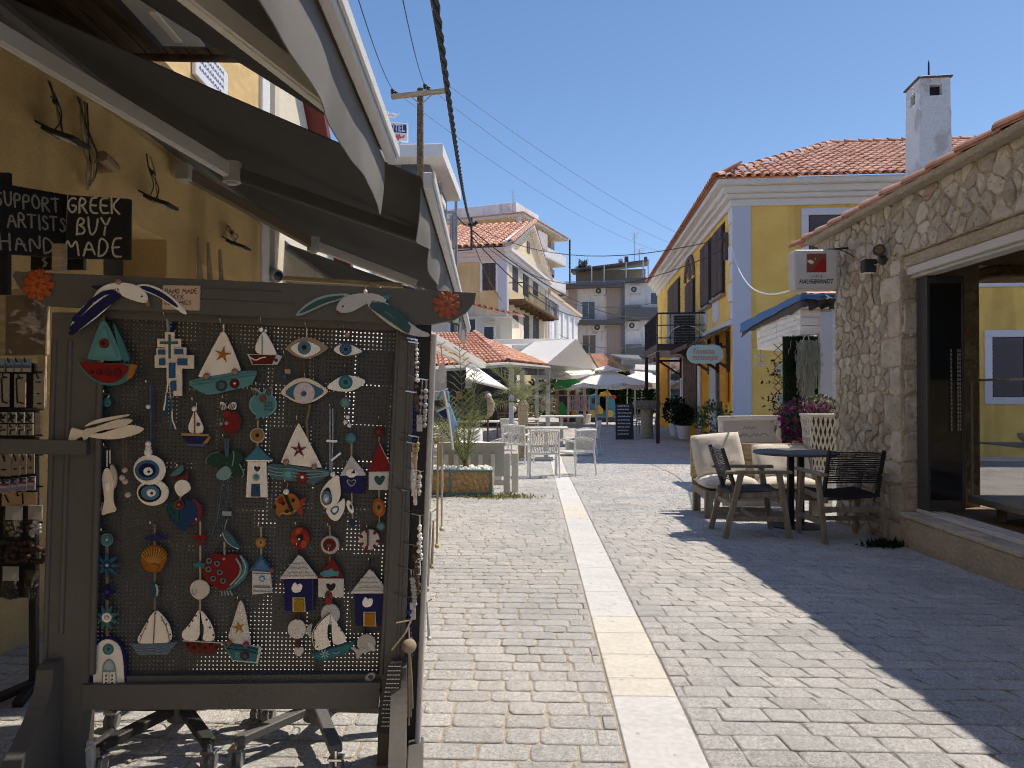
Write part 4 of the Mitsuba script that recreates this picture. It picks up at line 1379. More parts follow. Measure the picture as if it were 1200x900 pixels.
# the next houses down the left side
nb = thing('gable_house','pale house with a dark red verge seen between the two awnings','house')
P = [(8.1,0),(8.1,5.55),(8.5,5.55),(11.4,3.1),(11.4,0)]
put(nb,'wall',xf(extr(sg.Polygon([(u,z) for u,z in P]),.5),frame(sp(0,WD + .45,0),SU,[0,0,1],-SD)),'cream_stucco')
put(nb,'verge',beam(sp(8.25,WD - .12,5.95),sp(11.6,WD - .12,3.12),.30,.17),'paint',col=(.20,.04,.035))
tr = thing('roof_terrace','pink and white balustraded roof terrace behind the gable house','terrace')
TU,TD = 12.6,2.55
tz0,tz1 = 4.10,5.05
put(tr,'wall',sbox(TU,TU + 6,TD,TD + .4,-.4,tz0),'white_stucco')
put(tr,'base_rail',sbox(TU - .05,TU + 6,TD - .05,TD + .25,tz0 + .001,tz0 + .14),'paint',col=(.70,.66,.66))
put(tr,'hand_rail',sbox(TU - .05,TU + 6,TD - .05,TD + .25,tz1,tz1 + .14),'paint',col=(.62,.46,.48))
put(tr,'pedestal',sbox(TU - .06,TU + .5,TD - .06,TD + .26,tz0 + .141,tz1 - .001),'paint',col=(.62,.47,.50))
for i in range(13):
    put(tr,'baluster',lathe([(.05,0),(.08,.04),(.05,.10),(.12,.28),(.06,.50),(.045,.58),(.08,.68),(.05,.75)],12,sp(TU + .72 + .36*i,TD + .1,tz0 + .15)),'paint',col=(.58,.52,.60),smooth=40)
wb = thing('water_tank','white boxy tank on the edge of the roof terrace','tank')
put(wb,'body',sbox(TU + 4.2,TU + 6.2,TD - .6,TD - .06,3.85,4.65,.05),'white_stucco')
put(wb,'lid',sbox(TU + 4.1,TU + 6.3,TD - .65,TD - .02,4.655,4.74,.02),'paint',col=(.75,.75,.74))
sn = thing('neighbour_shop','white plastered shop front beyond the ochre wall with a red post','shop')
put(sn,'wall',[sbox(8.03,12.5,WD + .45,WD + .9,-.4,3.2),sbox(8.03,16,WD + 1.2,WD + 1.5,-.4,3.2)],'white_stucco')
put(sn,'door',sbox(8.6,9.5,WD + .41,WD + .449,-.3,2.05),'paint',col=(.10,.13,.17))
put(sn,'window',sbox(10.3,12.0,WD + .42,WD + .449,.5,2.1),'window_glass')
put(sn,'window_frame',[sbox(10.2,12.1,WD + .40,WD + .449,.38,.49),sbox(10.2,12.1,WD + .40,WD + .449,2.11,2.22),sbox(11.1,11.2,WD + .40,WD + .419,.491,2.109)],'paint',col=(.5,.5,.5))
put(sn,'post',sbox(9.6,9.75,WD + .25,WD + .42,-.4,3.0),'paint',col=(.40,.08,.07))
pg = thing('pergola','light wooden pergola slats beyond the shop corner','pergola')
for i in range(9):
    put(pg,'slat',beam(sp(8.2 + .42*i,WD + .4,2.52),sp(8.2 + .42*i,.9,2.42),.06,.05),'pale_wood')
put(pg,'rafter',beam(sp(8.0,1.2,2.38),sp(12.4,1.2,2.38),.08,.09),'pale_wood')
put(pg,'rafter',beam(sp(8.0,WD + .1,2.46),sp(12.4,WD + .1,2.46),.08,.09),'pale_wood')


# ------------------------------------------------------------------ awnings
def awning(label,u0,u1,df,zf,dw,zw,drop,seed,near=True,hem_amp=.05,arms=()):
    k = thing('awning',label,'awning',None)
    r = np.random.default_rng(seed)
    n = 22
    us = np.linspace(u0,u1,n)
    # the cloth, hanging a little between bar and wall
    P = np.array([[sp(u,df + (dw - df)*t,zf + (zw - zf)*t - .012*4*t*(1 - t)*(.6 + .4*math.sin(2.2*u))) for t in np.linspace(0,1,12)] for u in us])
    cl = grid_sheet(P)
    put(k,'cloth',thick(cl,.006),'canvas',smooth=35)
    put(k,'front_bar',[beam(sp(u0 - .02,df - .03,zf - .02),sp(u1 + .02,df - .03,zf - .02),.04,.075),beam(sp(u0 - .02,df - .058,zf - .005),sp(u1 + .02,df - .058,zf - .005),.012,.05)],'paint',col=(.66,.66,.65))
    # valance
    m = 60
    V = []
    for i,u in enumerate(np.linspace(u0,u1,m)):
        s = (u - u0)/(u1 - u0)
        wv = (meshkit.fbm(np.array([u*1.7,seed,0.]),3) - .5)
        hem = drop*(1 + .14*(meshkit.noise(np.array([u*1.1 + 3,seed,1.])) - .5)) + hem_amp*math.sin(u*2.3)**2
        row = []
        for t in np.linspace(0,1,9):
            b = (math.sin(u*6 + 2*wv)*.012 + wv*.07)*t + .02*t*t
            row.append(sp(u,df + .005 + b,zf - .05 - hem*t))
        V.append(row)
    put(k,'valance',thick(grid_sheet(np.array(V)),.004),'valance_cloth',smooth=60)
    put(k,'wall_roller',tube([sp(u0,dw,zw - .03),sp(u1,dw,zw - .03)],.06,12),'paint',col=(.12,.118,.115))
    for q in arms:
        (a,e,t,c1,c2) = q
        ak = put(k,'arm',[beam(a,e,.05,.085),beam(a + [0,0,-.044],e + [0,0,-.044],.03,.012)],'paint',col=c1)
        put(ak,'forearm',[beam(e,t,.045,.075),beam(e + [0,0,-.039],t + [0,0,-.039],.03,.012)],'paint',col=c2)
        put(ak,'elbow',[tube([e + [0,0,.06],e - [0,0,.06]],.055,12),tube([e + [0,0,-.061],e - [0,0,.075]],.03,10)],'paint',col=(.45,.44,.43))
        put(ak,'shoulder',beam(a - SU*.04,a + SU*.10,.10,.12),'paint',col=(.45,.44,.43))
    return k


LG,DGY,TAN = (.62,.61,.59),(.09,.088,.085),(.20,.155,.11)
H0 = EYE
arm2 = [(sp(3.25,2.22,H0 + 1.62),sp(4.55,1.53,H0 + 1.33),sp(4.75,.36,H0 + .97),LG,DGY),
        (sp(5.55,2.22,H0 + 1.62),sp(6.55,1.50,H0 + 1.29),sp(6.75,.62,H0 + .98),TAN,LG)]
awning('long dark grey awning reaching over the souvenir rack, its arms folded out below',3.46,8.3,.295,H0 + 1.0,WD - .02,H0 + 1.86,.20,3,arms=arm2)
arm1 = [(sp(1.4,1.7,H0 + 1.75),sp(1.9,1.05,H0 + 1.25),sp(2.85,.50,H0 + 1.035),LG,LG)]
awning('nearest dark grey awning with a drooping sunlit grey valance',-.6,3.40,.455,H0 + 1.1,WD - .02,H0 + 2.25,.235,8,arms=arm1,hem_amp=.0)
awning('farthest dark awning with a pale pointed valance beyond the rack',8.5,11.7,.285,H0 + 1.0,WD - .02,H0 + 1.7,.24,5)


# floodlights and cables on the wall
def floodlight(label,px,py,drop,seed):
    u = 870*WD/(568 - px)*1.0
    z = EYE + (459 - py)/870*u
    k = thing('floodlight',label,'lamp',None)
    c = np.array([u,WD - .12,z])
    M = SM @ frame([c[1],c[0],c[2]],unit([1,0,.34]),[0,1,0],unit([-.34,0,1]))
    put(k,'housing',xf(cbox(-.10,.08,-.085,.085,-.010,.012,.005),M),'paint',col=(.02,.02,.022))
    put(k,'lens',xf(cbox(-.05,.03,-.05,.05,-.015,-.0105,.002),M),'paint',col=(.45,.45,.42))
    put(k,'bracket',[tube([sp(u - .05,WD + .01,z + .07),sp(u - .05,WD - .07,z + .03)],.006,6),tube([sp(u + .05,WD + .01,z + .07),sp(u + .05,WD - .07,z + .03)],.006,6)],'paint',col=(.03,.03,.03))
    r = np.random.default_rng(seed)
    for i in range(3):
        pts = [sp(u + r.normal(0,.03),WD - .03,z + drop),sp(u + r.normal(0,.07),WD - .06,z + drop*.66),sp(u + r.normal(0,.06),WD - .10,z + drop*.33),sp(u + r.normal(0,.04),WD - .10,z + .02)]
        put(k,'cable',tube(chaikin(pts,2,False),.0038,5),'paint',col=[(.03,.03,.03),(.24,.19,.13),(.04,.04,.04)][i])
    put(k,'knot',[ball(sp(u + .0,WD - .07,z + drop*.62),.014),beam(sp(u - .04,WD - .07,z + drop*.62 + .015),sp(u + .05,WD - .07,z + drop*.62 - .01),.008,.008)],'paint',col=(.02,.02,.02))
floodlight('slim black floodlight nearest on the ochre wall with knotted wires above',58,166,.30,1)
floodlight('slim black floodlight beside the chalkboard on the ochre wall',172,240,.33,2)
floodlight('slim black floodlight farthest along the ochre wall above three canes',266,289,.18,3)
k = thing('cable_bundle','tangled bundle of tan wires ending in a stub pipe on the ochre wall','cable')
r = np.random.default_rng(17)
ub = 870*WD/(568 - 96)
zb0,zb1 = EYE + (459 - 140)/870*ub,EYE + (459 - 222)/870*ub
for i in range(7):
    pts = [sp(ub + r.normal(0,.05),WD - .02,zb0 + .1)] + [sp(ub + r.normal(0,.05) + .02*j,WD - .04 - r.random()*.05,zb0 + (zb1 - zb0)*j/4) for j in range(1,4)] + [sp(ub + .08 + r.normal(0,.012),WD - .03,zb1)]
    put(k,'wire',tube(chaikin(pts,2,False),.005,5),'paint',col=[(.30,.24,.16),(.05,.045,.04),(.36,.31,.24)][i % 3])
put(k,'stub_pipe',tube([sp(ub + .28,WD + .05,zb0 - .22),sp(ub + .24,WD - .10,zb0 - .22),sp(ub + .1,WD - .10,zb0 - .20)],.035,8),'paint',col=(.30,.22,.13))
for i,(px,h) in enumerate(((245,42),(256,36),(269,28))):
    u = 870*(WD - .15)/(568 - px)
    z0 = EYE + (459 - 325)/870*u
    k = thing('cane',['tall cane tied in a loop, nearest of three by the ochre wall','middle of three looped canes by the ochre wall','shortest of three looped canes by the ochre wall'][i],'cane','canes by the ochre wall')
    hh = h/870*u
    put(None,k,[tube([sp(u - .10,WD - .15,z0 - .5),sp(u - .02,WD - .1,z0 + hh)],.011,6),tube([sp(u + .10,WD - .13,z0 - .5),sp(u - .01,WD - .1,z0 + hh + .02)],.011,6)],'pale_wood')
k = thing('security_camera','grey bullet camera on the white wall beyond the awning arm','camera')
u = 8.1; c = at(322,322,7.9)
put(k,'body',tube([c + [-.10,.06,.05],c + [.02,-.02,-.01],c + [.05,-.04,-.02]],[.06,.07,.07],12),'paint',col=(.40,.39,.38))
put(k,'lens',tube([c + [.051,-.041,-.02],c + [.06,-.05,-.025]],.05,12),'dark_glass')
put(k,'mount',[tube([c + [-.12,.09,.06],c + [-.16,.14,.2]],.025,8),ball(c + [-.15,.12,.22],.05)],'paint',col=(.25,.24,.22))

# chalkboards
def chalk(label,quad_px,Y0,Y1,lines,col,pos,hpx,ends,thick_=.02):
    k = thing('chalkboard',label,'sign',None)
    (ax,ay),(bx,by),(cx,cy),(dx,dy) = quad_px      # bottom left, bottom right, top right, top left
    A,B,C_,D = at(ax,ay,Y0),at(bx,by,Y1),at(cx,cy,Y1),at(dx,dy,Y0)
    X = unit(B - A); N = unit(np.cross(X,D - A)); Yv = np.cross(N,X)
    M = frame(A,X,Yv,N)
    loc = lambda p: (np.dot(p - A,X),np.dot(p - A,Yv))
    put(k,'board',xf(extr(sg.Polygon([loc(q) for q in (A,B,C_,D)]),thick_),M @ TM.translation_matrix([0,0,-thick_])),'paint',col=(.012,.013,.020))
    L = []
    for txt,(px,py),h,ex in zip(lines,pos,hpx,ends):
        o = hit(px,py,A,N)
        s = np.linalg.norm(hit(px,py - h,A,N) - o)
        st,w = handwriting(txt,s)
        x,y = loc(o)
        fx = np.linalg.norm(hit(ex,py,A,N) - o)/max(l[:,0].max() for l in st)
        L += [l*[fx,1] + [x,y] for l in st]
    put(k,'chalk_writing',xf(extr(ink(L,.0072*Y0/2.9),.0015),M),'paint',col=col)
    return k,M
chalk('bright black chalkboard lettered GREEK BUY MADE above the rack',[(76,302),(151,304),(151.5,233),(80,228.5)],2.95,2.95,['GREEK','BUY','MADE'],(.74,.73,.70),[(79,249),(90,275),(76,299)],(18,20,21),(140,128,142))
chalk('dim black chalkboard lettered SUPPORT ARTISTS HAND above the rack',[(-12,296),(76.5,302.2),(79.5,228),(-10,213)],2.72,2.96,['SUPPORT','ARTISTS','HAND'],(.30,.30,.30),[(-6,240),(9,265),(0,292)],(17,17,19),(68,76,62))
k = thing('chalkboard','small black board with sideways chalk marks behind the wooden peg','sign')
a,b = at(36,316,3.1),at(98,294,3.1)
put(k,'board',box(a[0],b[0],3.1,3.12,a[2],b[2]),'paint',col=(.008,.008,.010))
put(k,'chalk_writing',xf(extr(ink([[(x,y),(x + .01,y + .015),(x - .004,y + .03)] for x in (.055,.062,.135,.142,.15) for y in (.012,.045)],.004),.002),frame([a[0],3.0995,a[2]],[1,0,0],[0,0,1],[0,-1,0])),'paint',col=(.4,.4,.4))
a,b = at(60,318,2.66),at(73.5,285,2.66)
single('wooden_peg','short raw wooden batten standing before the chalkboards','batten',cbox(a[0],b[0],2.66,2.69,a[2],b[2],.003),'pale_wood')
k = thing('chalkboard','dark upright board edge at the left of the picture above the first rosette','sign')
a,b = at(-14,345,2.78),at(10,202,2.78)
put(None,k,box(a[0],b[0],2.78,2.80,a[2],b[2]),'paint',col=(.010,.011,.02))

# ------------------------------------------------------------------ the jewellery display behind the rack on the left
jd = thing('jewellery_stand','black wire stand hung with carded jewellery at the left edge','stand')
JY = 2.98
def jp(px,py,Y=JY):
    return at(px,py,Y)
a = jp(38,700); b = jp(44,430)
for px in (40,-12):
    put(jd,'post',beam(jp(px,800,JY + .05),jp(px,425,JY + .05),.03,.03),'paint',col=(.015,.015,.016))
a,b = jp(-15,700,JY + .08),jp(42,425,JY + .08)
put(jd,'back_board',box(a[0],b[0],JY + .08,JY + .10,a[2],b[2]),'paint',col=(.010,.010,.011))
for yy in (436,480,510,533,570,593,612,660):
    put(jd,'rail',tube([jp(-16,yy),jp(50,yy)],.004,5),'paint',col=(.012,.012,.012))
put(jd,'wood_strip',[xf(cbox(0,.034,0,.012,0,.30,.002),TM.translation_matrix(jp(43.5,480,JY + .03))),xf(cbox(0,.028,0,.012,0,.10,.002),TM.translation_matrix(jp(40,512,JY + .03)))],'pale_wood')
put(jd,'foot',[beam(jp(40,800,JY + .05),jp(-30,830,JY - .2),.04,.03),beam(jp(40,800,JY + .05),jp(20,826,JY - .1),.04,.03)],'paint',col=(.015,.015,.016))
k = thing('cellophane_bag','crinkled clear bag of brown goods hanging under the left rosette','bag')
M = frame(jp(-14,418),[1,0,.0],[0,0,1],[0,-1,0])
u = np.linspace(0,1,26)
X,Y = np.meshgrid(u,u,indexing='ij')
Z = .05*np.sin(np.pi*X)*np.sin(np.pi*np.clip(Y,0,1)) + .03*(meshkit.fbm(np.stack([X*6,Y*9,X*0],-1),3) - .5)
bw_,bh_ = jp(55,418)[0] - jp(-14,418)[0],jp(0,332)[2] - jp(0,418)[2]
put(k,'film',xf(grid_sheet(np.stack([X*bw_,Y*bh_,Z + .012],-1)),M),'plastic_film',smooth=50)
put(k,'contents',xf(cbox(.005,bw_ - .005,.004,bh_ - .02,-.03,-.002,.006),M),'pale_wood')
put(k,'brown_half',xf(cbox(.075,bw_ - .004,.008,bh_ - .05,-.001,.004,.002),M),'paint',col=(.16,.115,.085))
# cards
def card(label,px0,py0,px1,py1,col,marks,group,dY=0.0,cat_='jewellery card',mark_col=(.02,.02,.02),blk=None):
    a,b = jp(px0,py1,JY - .03 + dY),jp(px1,py0,JY - .03 + dY)
    k = thing('jewellery_card',label,cat_,group)
    y = JY - .03 + dY
    put(k,'card',box(a[0],b[0],y,y + .004,a[2],b[2]),'paint',col=col)
    w,h = b[0] - a[0],b[2] - a[2]
    if marks:
        L = [[(w*p,h*q) for p,q in m] for m in marks]
        put(k,'jewel',xf(extr(ink(L,.0055),.003),frame([a[0],y - .0005,a[2]],[1,0,0],[0,0,1],[0,-1,0])),'paint',col=mark_col)
    if blk:
        for (p0,q0,p1,q1,c) in blk:
            put(k,'print',box(a[0] + w*p0,a[0] + w*p1,y - .002,y - .0003,a[2] + h*q0,a[2] + h*q1),'paint',col=c)
    put(k,'hook',tube([[(a[0] + b[0])/2,y + .03,b[2] - .012],[(a[0] + b[0])/2,y - .012,b[2] - .012],[(a[0] + b[0])/2,y - .014,b[2] + .005]],.0028,5),'paint',col=(.01,.01,.01))
brac = [[(.75,.88),(.2,.86),(.25,.5),(.3,.15),(.85,.12)]]
G = 'jewellery cards on the black stand'
o3 = ['leftmost','second','third','fourth']
CD = (.42,.37,.30)
for i,(x0,x1) in enumerate(((-12,-1),(0,10.5),(16.5,30),(39,52))):
    card(f'beige card with a black bracelet, {o3[i]} in the tall row under the postcards',x0,437 + .6*i,x1,476.5 + .4*i,CD,brac if i != 3 else [[(.5,.9),(.5,.88)],[(.3,.77),(.7,.77)],[(.4,.42),(.5,.42)],[(.4,.12),(.7,.12)]],G)
for i,(x0,x1) in enumerate(((-9,6),(7.5,16),(17,25),(26,36))):
    card(f'small postcard of sea and sand, {o3[i]} in the top row of the black stand',x0,420.5,x1,436,(.30,.36,.46),None,G,.02,blk=[(.06,.52,.94,.95,(.25,.36,.55)),(.06,.05,.94,.3,(.50,.46,.38)),(.06,.3,.94,.51,(.10,.14,.22))])
for row,(y0,y1) in enumerate(((483,495.5),(497,510))):
    for i,(x0,x1) in enumerate(((-4,8),(9.5,18.5),(20,28.5),(29.8,38.5))):
        zz = [[(.1,.2),(.5,.8),(.3,.3),(.9,.75)],[(.15,.85),(.8,.45),(.2,.35),(.7,.1)]] if row == 0 else [[(.3,.1),(.35,.45),(.85,.5)]]
        card(f'pale card with dark metal earrings, {o3[i]} in the {"upper" if row == 0 else "lower"} row of small cards',x0,y0,x1,y1,(.40,.39,.38) if row == 0 else (.40,.36,.30),zz,G)
for i,(x0,x1) in enumerate(((-2,13),(14,23),(24,31),(32,40))):
    card(f'brown card with a small pendant, {o3[i]} under the grey shelf',x0,532.5,x1,558 - i,(.34,.28,.21),[[(.45,.9),(.5,.7)],[(.3,.3),(.6,.3)]],G)
for i,(x0,x1) in enumerate(((0,11),(12,20),(21,31),(32,41))):
    card(f'purple and white printed card, {o3[i]} in the tilted row under the shelf',x0,562 - 1.2*i,x1,578 - 1.2*i,(.50,.48,.52),None,G,blk=[(.05,.05,.95,.35,(.30,.26,.36)),(.05,.55,.95,.72,(.16,.05,.14)),(.05,.85,.95,.98,(.06,.06,.12))])
card('brown card behind black bracelets under the purple cards',2,577,43,593,(.50,.34,.18),[[(.1,.8),(.2,.3)],[(.6,.9),(.62,.2)]],G)
for i,(x0,y0,x1,y1) in enumerate(((5,593,27,632),(32,592,50,632),(2,664,22,704),(30,668,46,704))):
    a,b = jp(x0,y1,JY - .05),jp(x1,y0,JY - .05)
    k = thing('jewellery_bag',['clear packet with a pale card, left of the upper pair on the black stand','clear packet of silver chains, right of the upper pair on the black stand','clear packet with a white card, left of the lowest pair','clear packet of dark beads, right of the lowest pair'][i],'packet','clear packets on the black stand')
    y = JY - .05
    w,h = b[0] - a[0],b[2] - a[2]
    put(k,'card',box(a[0] + w*.05,b[0] - w*.05,y,y + .004,a[2] + h*(.58 if i != 3 else .7),b[2]),'paint',col=(.42,.40,.38) if i != 3 else (.03,.03,.03))
    rj = np.random.default_rng(50 + i)
    put(k,'contents',[ball([a[0] + w*rj.uniform(.15,.85),y + .002,a[2] + h*rj.uniform(.08,.5)],.008,1) for _ in range(16)],'satin_metal',col=[(.35,.3,.2),(.6,.6,.58),(.05,.05,.05),(.08,.08,.08)][i])
    uu = np.linspace(0,1,12)
    X,Y = np.meshgrid(uu,uu,indexing='ij')
    Z = .014*np.sin(np.pi*X)*np.sin(np.pi*Y) + .012*(meshkit.fbm(np.stack([X*5,Y*5,X*0 + i],-1),3) - .5)
    put(k,'film',xf(grid_sheet(np.stack([X*w,Y*h,Z],-1)),frame([a[0],y - .006,a[2]],[1,0,0],[0,0,1],[0,-1,0])),'plastic_film',smooth=50)
for i,(px,py) in enumerate(((18,644),(30,650))):
    rj = np.random.default_rng(90 + i)
    k = thing('bead_necklace',['loop of dark brown beads on the black stand','second loop of dark beads lower on the black stand'][i],'necklace','dark bead loops')
    c = jp(px,py,JY - .06)
    put(None,k,[ball(c + [.075*math.cos(t),rj.normal(0,.008),.03*math.sin(t) + .01*math.sin(3*t)],.011,1) for t in np.linspace(0,6.28,26)],'paint',col=(.05,.025,.02))
# ------------------------------------------------------------------ buildings down the street
def zpx(py,Y):
    return EYE + (459 - py)/FPX*Y


class Face:
    """A facade: s metres along dir from the origin, z up, out towards the viewer."""
    def __init__(self,o,d,n):
        self.o,self.d,self.n = np.array([o[0],o[1],0.0]),unit([d[0],d[1],0]),unit([n[0],n[1],0])
        self.M = frame(self.o,self.d,[0,0,1],self.n)

    def s(self,px):
        """Distance along the facade at a photograph column."""
        r = ray(px,459)
        A = np.array([[self.d[0],-r[0]],[self.d[1],-r[1]]])
        return float(np.linalg.solve(A,(CAM - self.o)[:2])[0])

    def z(self,px,py):
        p = self.o + self.d*self.s(px)
        return zpx(py,p[1])

    def box(self,s0,s1,z0,z1,o0,o1,b=.01):
        return xf(cbox(min(s0,s1),max(s0,s1),z0,z1,o0,o1,b),self.M)

    def pt(self,s,z,o=0.0):
        return self.o + self.d*s + self.n*o + [0,0,z]

    def rect(self,px0,py0,px1,py1,o0,o1,b=.01):
        c = (px0 + px1)/2
        return self.box(self.s(px0),self.s(px1),self.z(c,py1),self.z(c,py0),o0,o1,b)


def far_window(k,F,px0,py0,px1,py1,frm=(.68,.68,.66),pane='window_glass',col=None,depth=.06,fw=.12,name='window',mull=True):
    s0,s1 = sorted((F.s(px0),F.s(px1)))
    c = (px0 + px1)/2
    z0,z1 = F.z(c,py1),F.z(c,py0)
    w = put(k,name,F.box(s0,s1,z0,z1,.003,.03),pane,**({'col': col} if col else {}))
    parts = [F.box(s0 - fw,s0,z0 - fw,z1 + fw,.003,depth),F.box(s1,s1 + fw,z0 - fw,z1 + fw,.003,depth),F.box(s0,s1,z1,z1 + fw,.003,depth),F.box(s0,s1,z0 - fw,z0,.003,depth + .05)]
    if mull and s1 - s0 > .9:
        parts.append(F.box((s0 + s1)/2 - .04,(s0 + s1)/2 + .04,z0,z1,.031,depth))
    put(w,'frame',parts,'paint',col=frm)
    return w


def far_shutter(k,F,px0,py0,px1,py1,col=(.07,.042,.04),frm=(.70,.68,.66)):
    s0,s1 = sorted((F.s(px0),F.s(px1)))
    c = (px0 + px1)/2
    z0,z1 = F.z(c,py1),F.z(c,py0)
    w = put(k,'shutter',[F.box(s0,(s0 + s1)/2 - .02,z0,z1,.003,.07),F.box((s0 + s1)/2 + .02,s1,z0,z1,.003,.07)],'paint',col=col)
    n = max(4,int((z1 - z0)/.16))
    h = (z1 - z0)/n
    put(w,'louvre',[F.box(a + .08,b - .08,z0 + h*i + .03,z0 + h*(i + .75),.0705,.095,.005) for i in range(n) for a,b in ((s0,(s0 + s1)/2 - .02),((s0 + s1)/2 + .02,s1))],'paint',col=col,kind='stuff')
    if frm:
        fw = .16
        put(w,'surround',[F.box(s0 - fw,s0,z0 - .1,z1 + fw,.003,.05),F.box(s1,s1 + fw,z0 - .1,z1 + fw,.003,.05),F.box(s0,s1,z1,z1 + fw,.003,.05)],'paint',col=frm)
    return w


def tile_slope(a,b,c,d,pitch,row,seed,r=None,pieces=False):
    """Rows of curved tiles over the slope with lower edge a-b and upper edge d-c."""
    rr = np.random.default_rng(seed)
    a,b,c,d = (np.asarray(q,float) for q in (a,b,c,d))
    L = max(np.linalg.norm(b - a),np.linalg.norm(c - d))
    n = max(2,int(L/pitch))
    H = (np.linalg.norm(d - a) + np.linalg.norm(c - b))/2
    m = max(2,int(H/row))
    M,U = [],[]
    N = unit(np.cross(b - a,d - a)); N = N if N[2] > 0 else -N
    X = unit(b - a)
    r = r or pitch*.5
    for i in range(n):
        for j in range(m):
            t0,t1 = j/m,(j + 1.15)/m
            u = (i + .5)/n
            p = (a*(1 - u) + b*u)*(1 - t0) + (d*(1 - u) + c*u)*t0
            q = (a*(1 - u) + b*u)*(1 - t1) + (d*(1 - u) + c*u)*t1
            w = np.linalg.norm((b*(1 - t0) + c*t0) - (a*(1 - t0) + d*t0))/n*.5
            if w < .03:
                continue
            g = barrel(p + N*(.03 + rr.normal(0,.006)),q + N*.005,X,N,w,w*.86,5)
            M.append(g); U.append(tone_uv(g.vertices,rr.random()))
    if pieces:
        return list(zip(M,U))
    return cat(M),np.vstack(U)


def aircon(label,F,px,py,s=1.5):
    k = thing('air_conditioner',label,'air conditioner','outdoor units on the grey apartment block')
    c,z = F.s(px),F.z(px,py)
    put(k,'casing',F.box(c - .55*s,c + .45*s,z - .35*s,z + .35*s,.05,.45,.03),'paint',col=(.62,.61,.58))
    th = np.linspace(0,2*math.pi,17)
    ring = lambda r,o: np.array([F.pt(c - .17*s + r*math.cos(a),z + r*math.sin(a),o) for a in th])
    put(k,'fan_grille',[grid_sheet(np.stack([ring(.001,.456),ring(.24*s,.456)])),grid_sheet(np.stack([ring(.24*s,.456),ring(.26*s,.44)]))],'paint',col=(.05,.05,.055))
    put(k,'fan_hub',[grid_sheet(np.stack([ring(.001,.46),ring(.11*s,.46)]))],'paint',col=(.35,.35,.34))
    put(k,'bracket',[F.box(c - .45*s,c - .38*s,z - .42*s,z - .355*s,.0,.45),F.box(c + .28*s,c + .35*s,z - .42*s,z - .355*s,.0,.45)],'paint',col=(.3,.3,.3))


# --- the peach house with a pediment
Y0 = 45.0
c = at(592,459,Y0)
Rd,Ld = unit([.19,.98,0]),unit([-.98,.19,0])
FR,FLf = Face(c,Rd,[.98,-.19]),Face(c,Ld,[-.19,-.98])
ph = thing('pediment_house','peach two-storey house with brown shutters, a pediment and a long balcony','house')
zt = FLf.z(592,291)
M0 = frame([c[0],c[1],0],Rd,Ld,[0,0,1])
LEN,DEP = 13.8,9.0
put(ph,'wall',xf(box(0,LEN,0,DEP,-.6,zt),M0),'peach_stucco')
put(ph,'facade',FR.box(.35,LEN - .01,-.6,zt - .62,.0,.05),'paint',col=(.70,.57,.32))
for s0 in (.0,LEN - .35):
    put(ph,'pilaster',FR.box(s0 - .02,s0 + .38,-.6,zt - .3,.051,.14),'paint',col=(.60,.58,.64))
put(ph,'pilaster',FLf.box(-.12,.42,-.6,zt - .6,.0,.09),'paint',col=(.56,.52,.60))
for i,(o,za,zb2) in enumerate(((.10,zt - .75,zt - .45),(.25,zt - .449,zt - .2),(.45,zt - .199,zt + .02))):
    put(ph,'cornice',FR.box(-o,LEN + o,za,zb2,.0,o + .06),'paint',col=(.70,.67,.66))
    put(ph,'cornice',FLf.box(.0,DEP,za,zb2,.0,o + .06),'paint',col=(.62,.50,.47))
zr = zpx(265,51.8)
ped = sg.Polygon([(-.2,zt + .021),(LEN + .2,zt + .021),(LEN/2,zr - .1)])
pd = put(ph,'pediment',xf(extr(ped,.3),FR.M @ TM.translation_matrix([0,0,-.28])),'paint',col=(.70,.58,.36))
put(pd,'raking_cornice',[beam(FR.pt(-.45,zt + .2,.2),FR.pt(LEN/2,zr + .1,.2),.5,.32),beam(FR.pt(LEN + .45,zt + .2,.2),FR.pt(LEN/2,zr + .1,.2),.5,.32)],'paint',col=(.72,.70,.68))
put(pd,'vent',FR.box(LEN/2 - .55,LEN/2 + .35,zt + 1.0,zt + 1.75,.03,.08),'paint',col=(.14,.08,.06))
rf2 = put(ph,'roof',trimesh.Trimesh([FR.pt(-.5,zt + .1,.5),FR.pt(LEN/2,zr + .18,.5),FR.pt(LEN + .5,zt + .1,.5),FR.pt(-.5,zt + .1,-DEP),FR.pt(LEN/2,zr + .18,-DEP),FR.pt(LEN + .5,zt + .1,-DEP)],[[0,1,4],[0,4,3],[1,2,5],[1,5,4]],process=False),'terracotta',tone=.6)
m,u = tile_slope(FR.pt(-.6,zt + .08,-DEP),FR.pt(-.6,zt + .08,.5),FR.pt(LEN/2,zr + .22,.5),FR.pt(LEN/2,zr + .22,-DEP),.42,.55,71)
put(rf2,'tiles',m,'terracotta',tone=u,kind='stuff')
for i in range(18):
    a,b = FR.pt(-.55,zt + .3,.45),FR.pt(LEN/2,zr + .35,.45)
    put(rf2,'verge_tile',barrel(a + (b - a)*(i/18),a + (b - a)*((i + 1.15)/18),FR.n,np.array([0,0,1.0]),.22,.18,5),'terracotta',tone=.3 + .03*i)
far_shutter(ph,FLf,565.5,308,581,340)
for a,b,y0,y1 in ((599.5,606,309,341),(612,618.5,314,347),(624,629.5,318,346)):
    far_shutter(ph,FR,a,y0,b,y1)
for a,b,y0,y1 in ((600,606.5,365,396),(612.5,619,369,398),(624,630.5,372,398)):
    far_shutter(ph,FR,a,y0,b,y1)
bz = FR.z(600,353.5)
bl = put(ph,'balcony',FR.box(.5,LEN - .6,bz - .12,bz,.06,1.15),'old_wood')
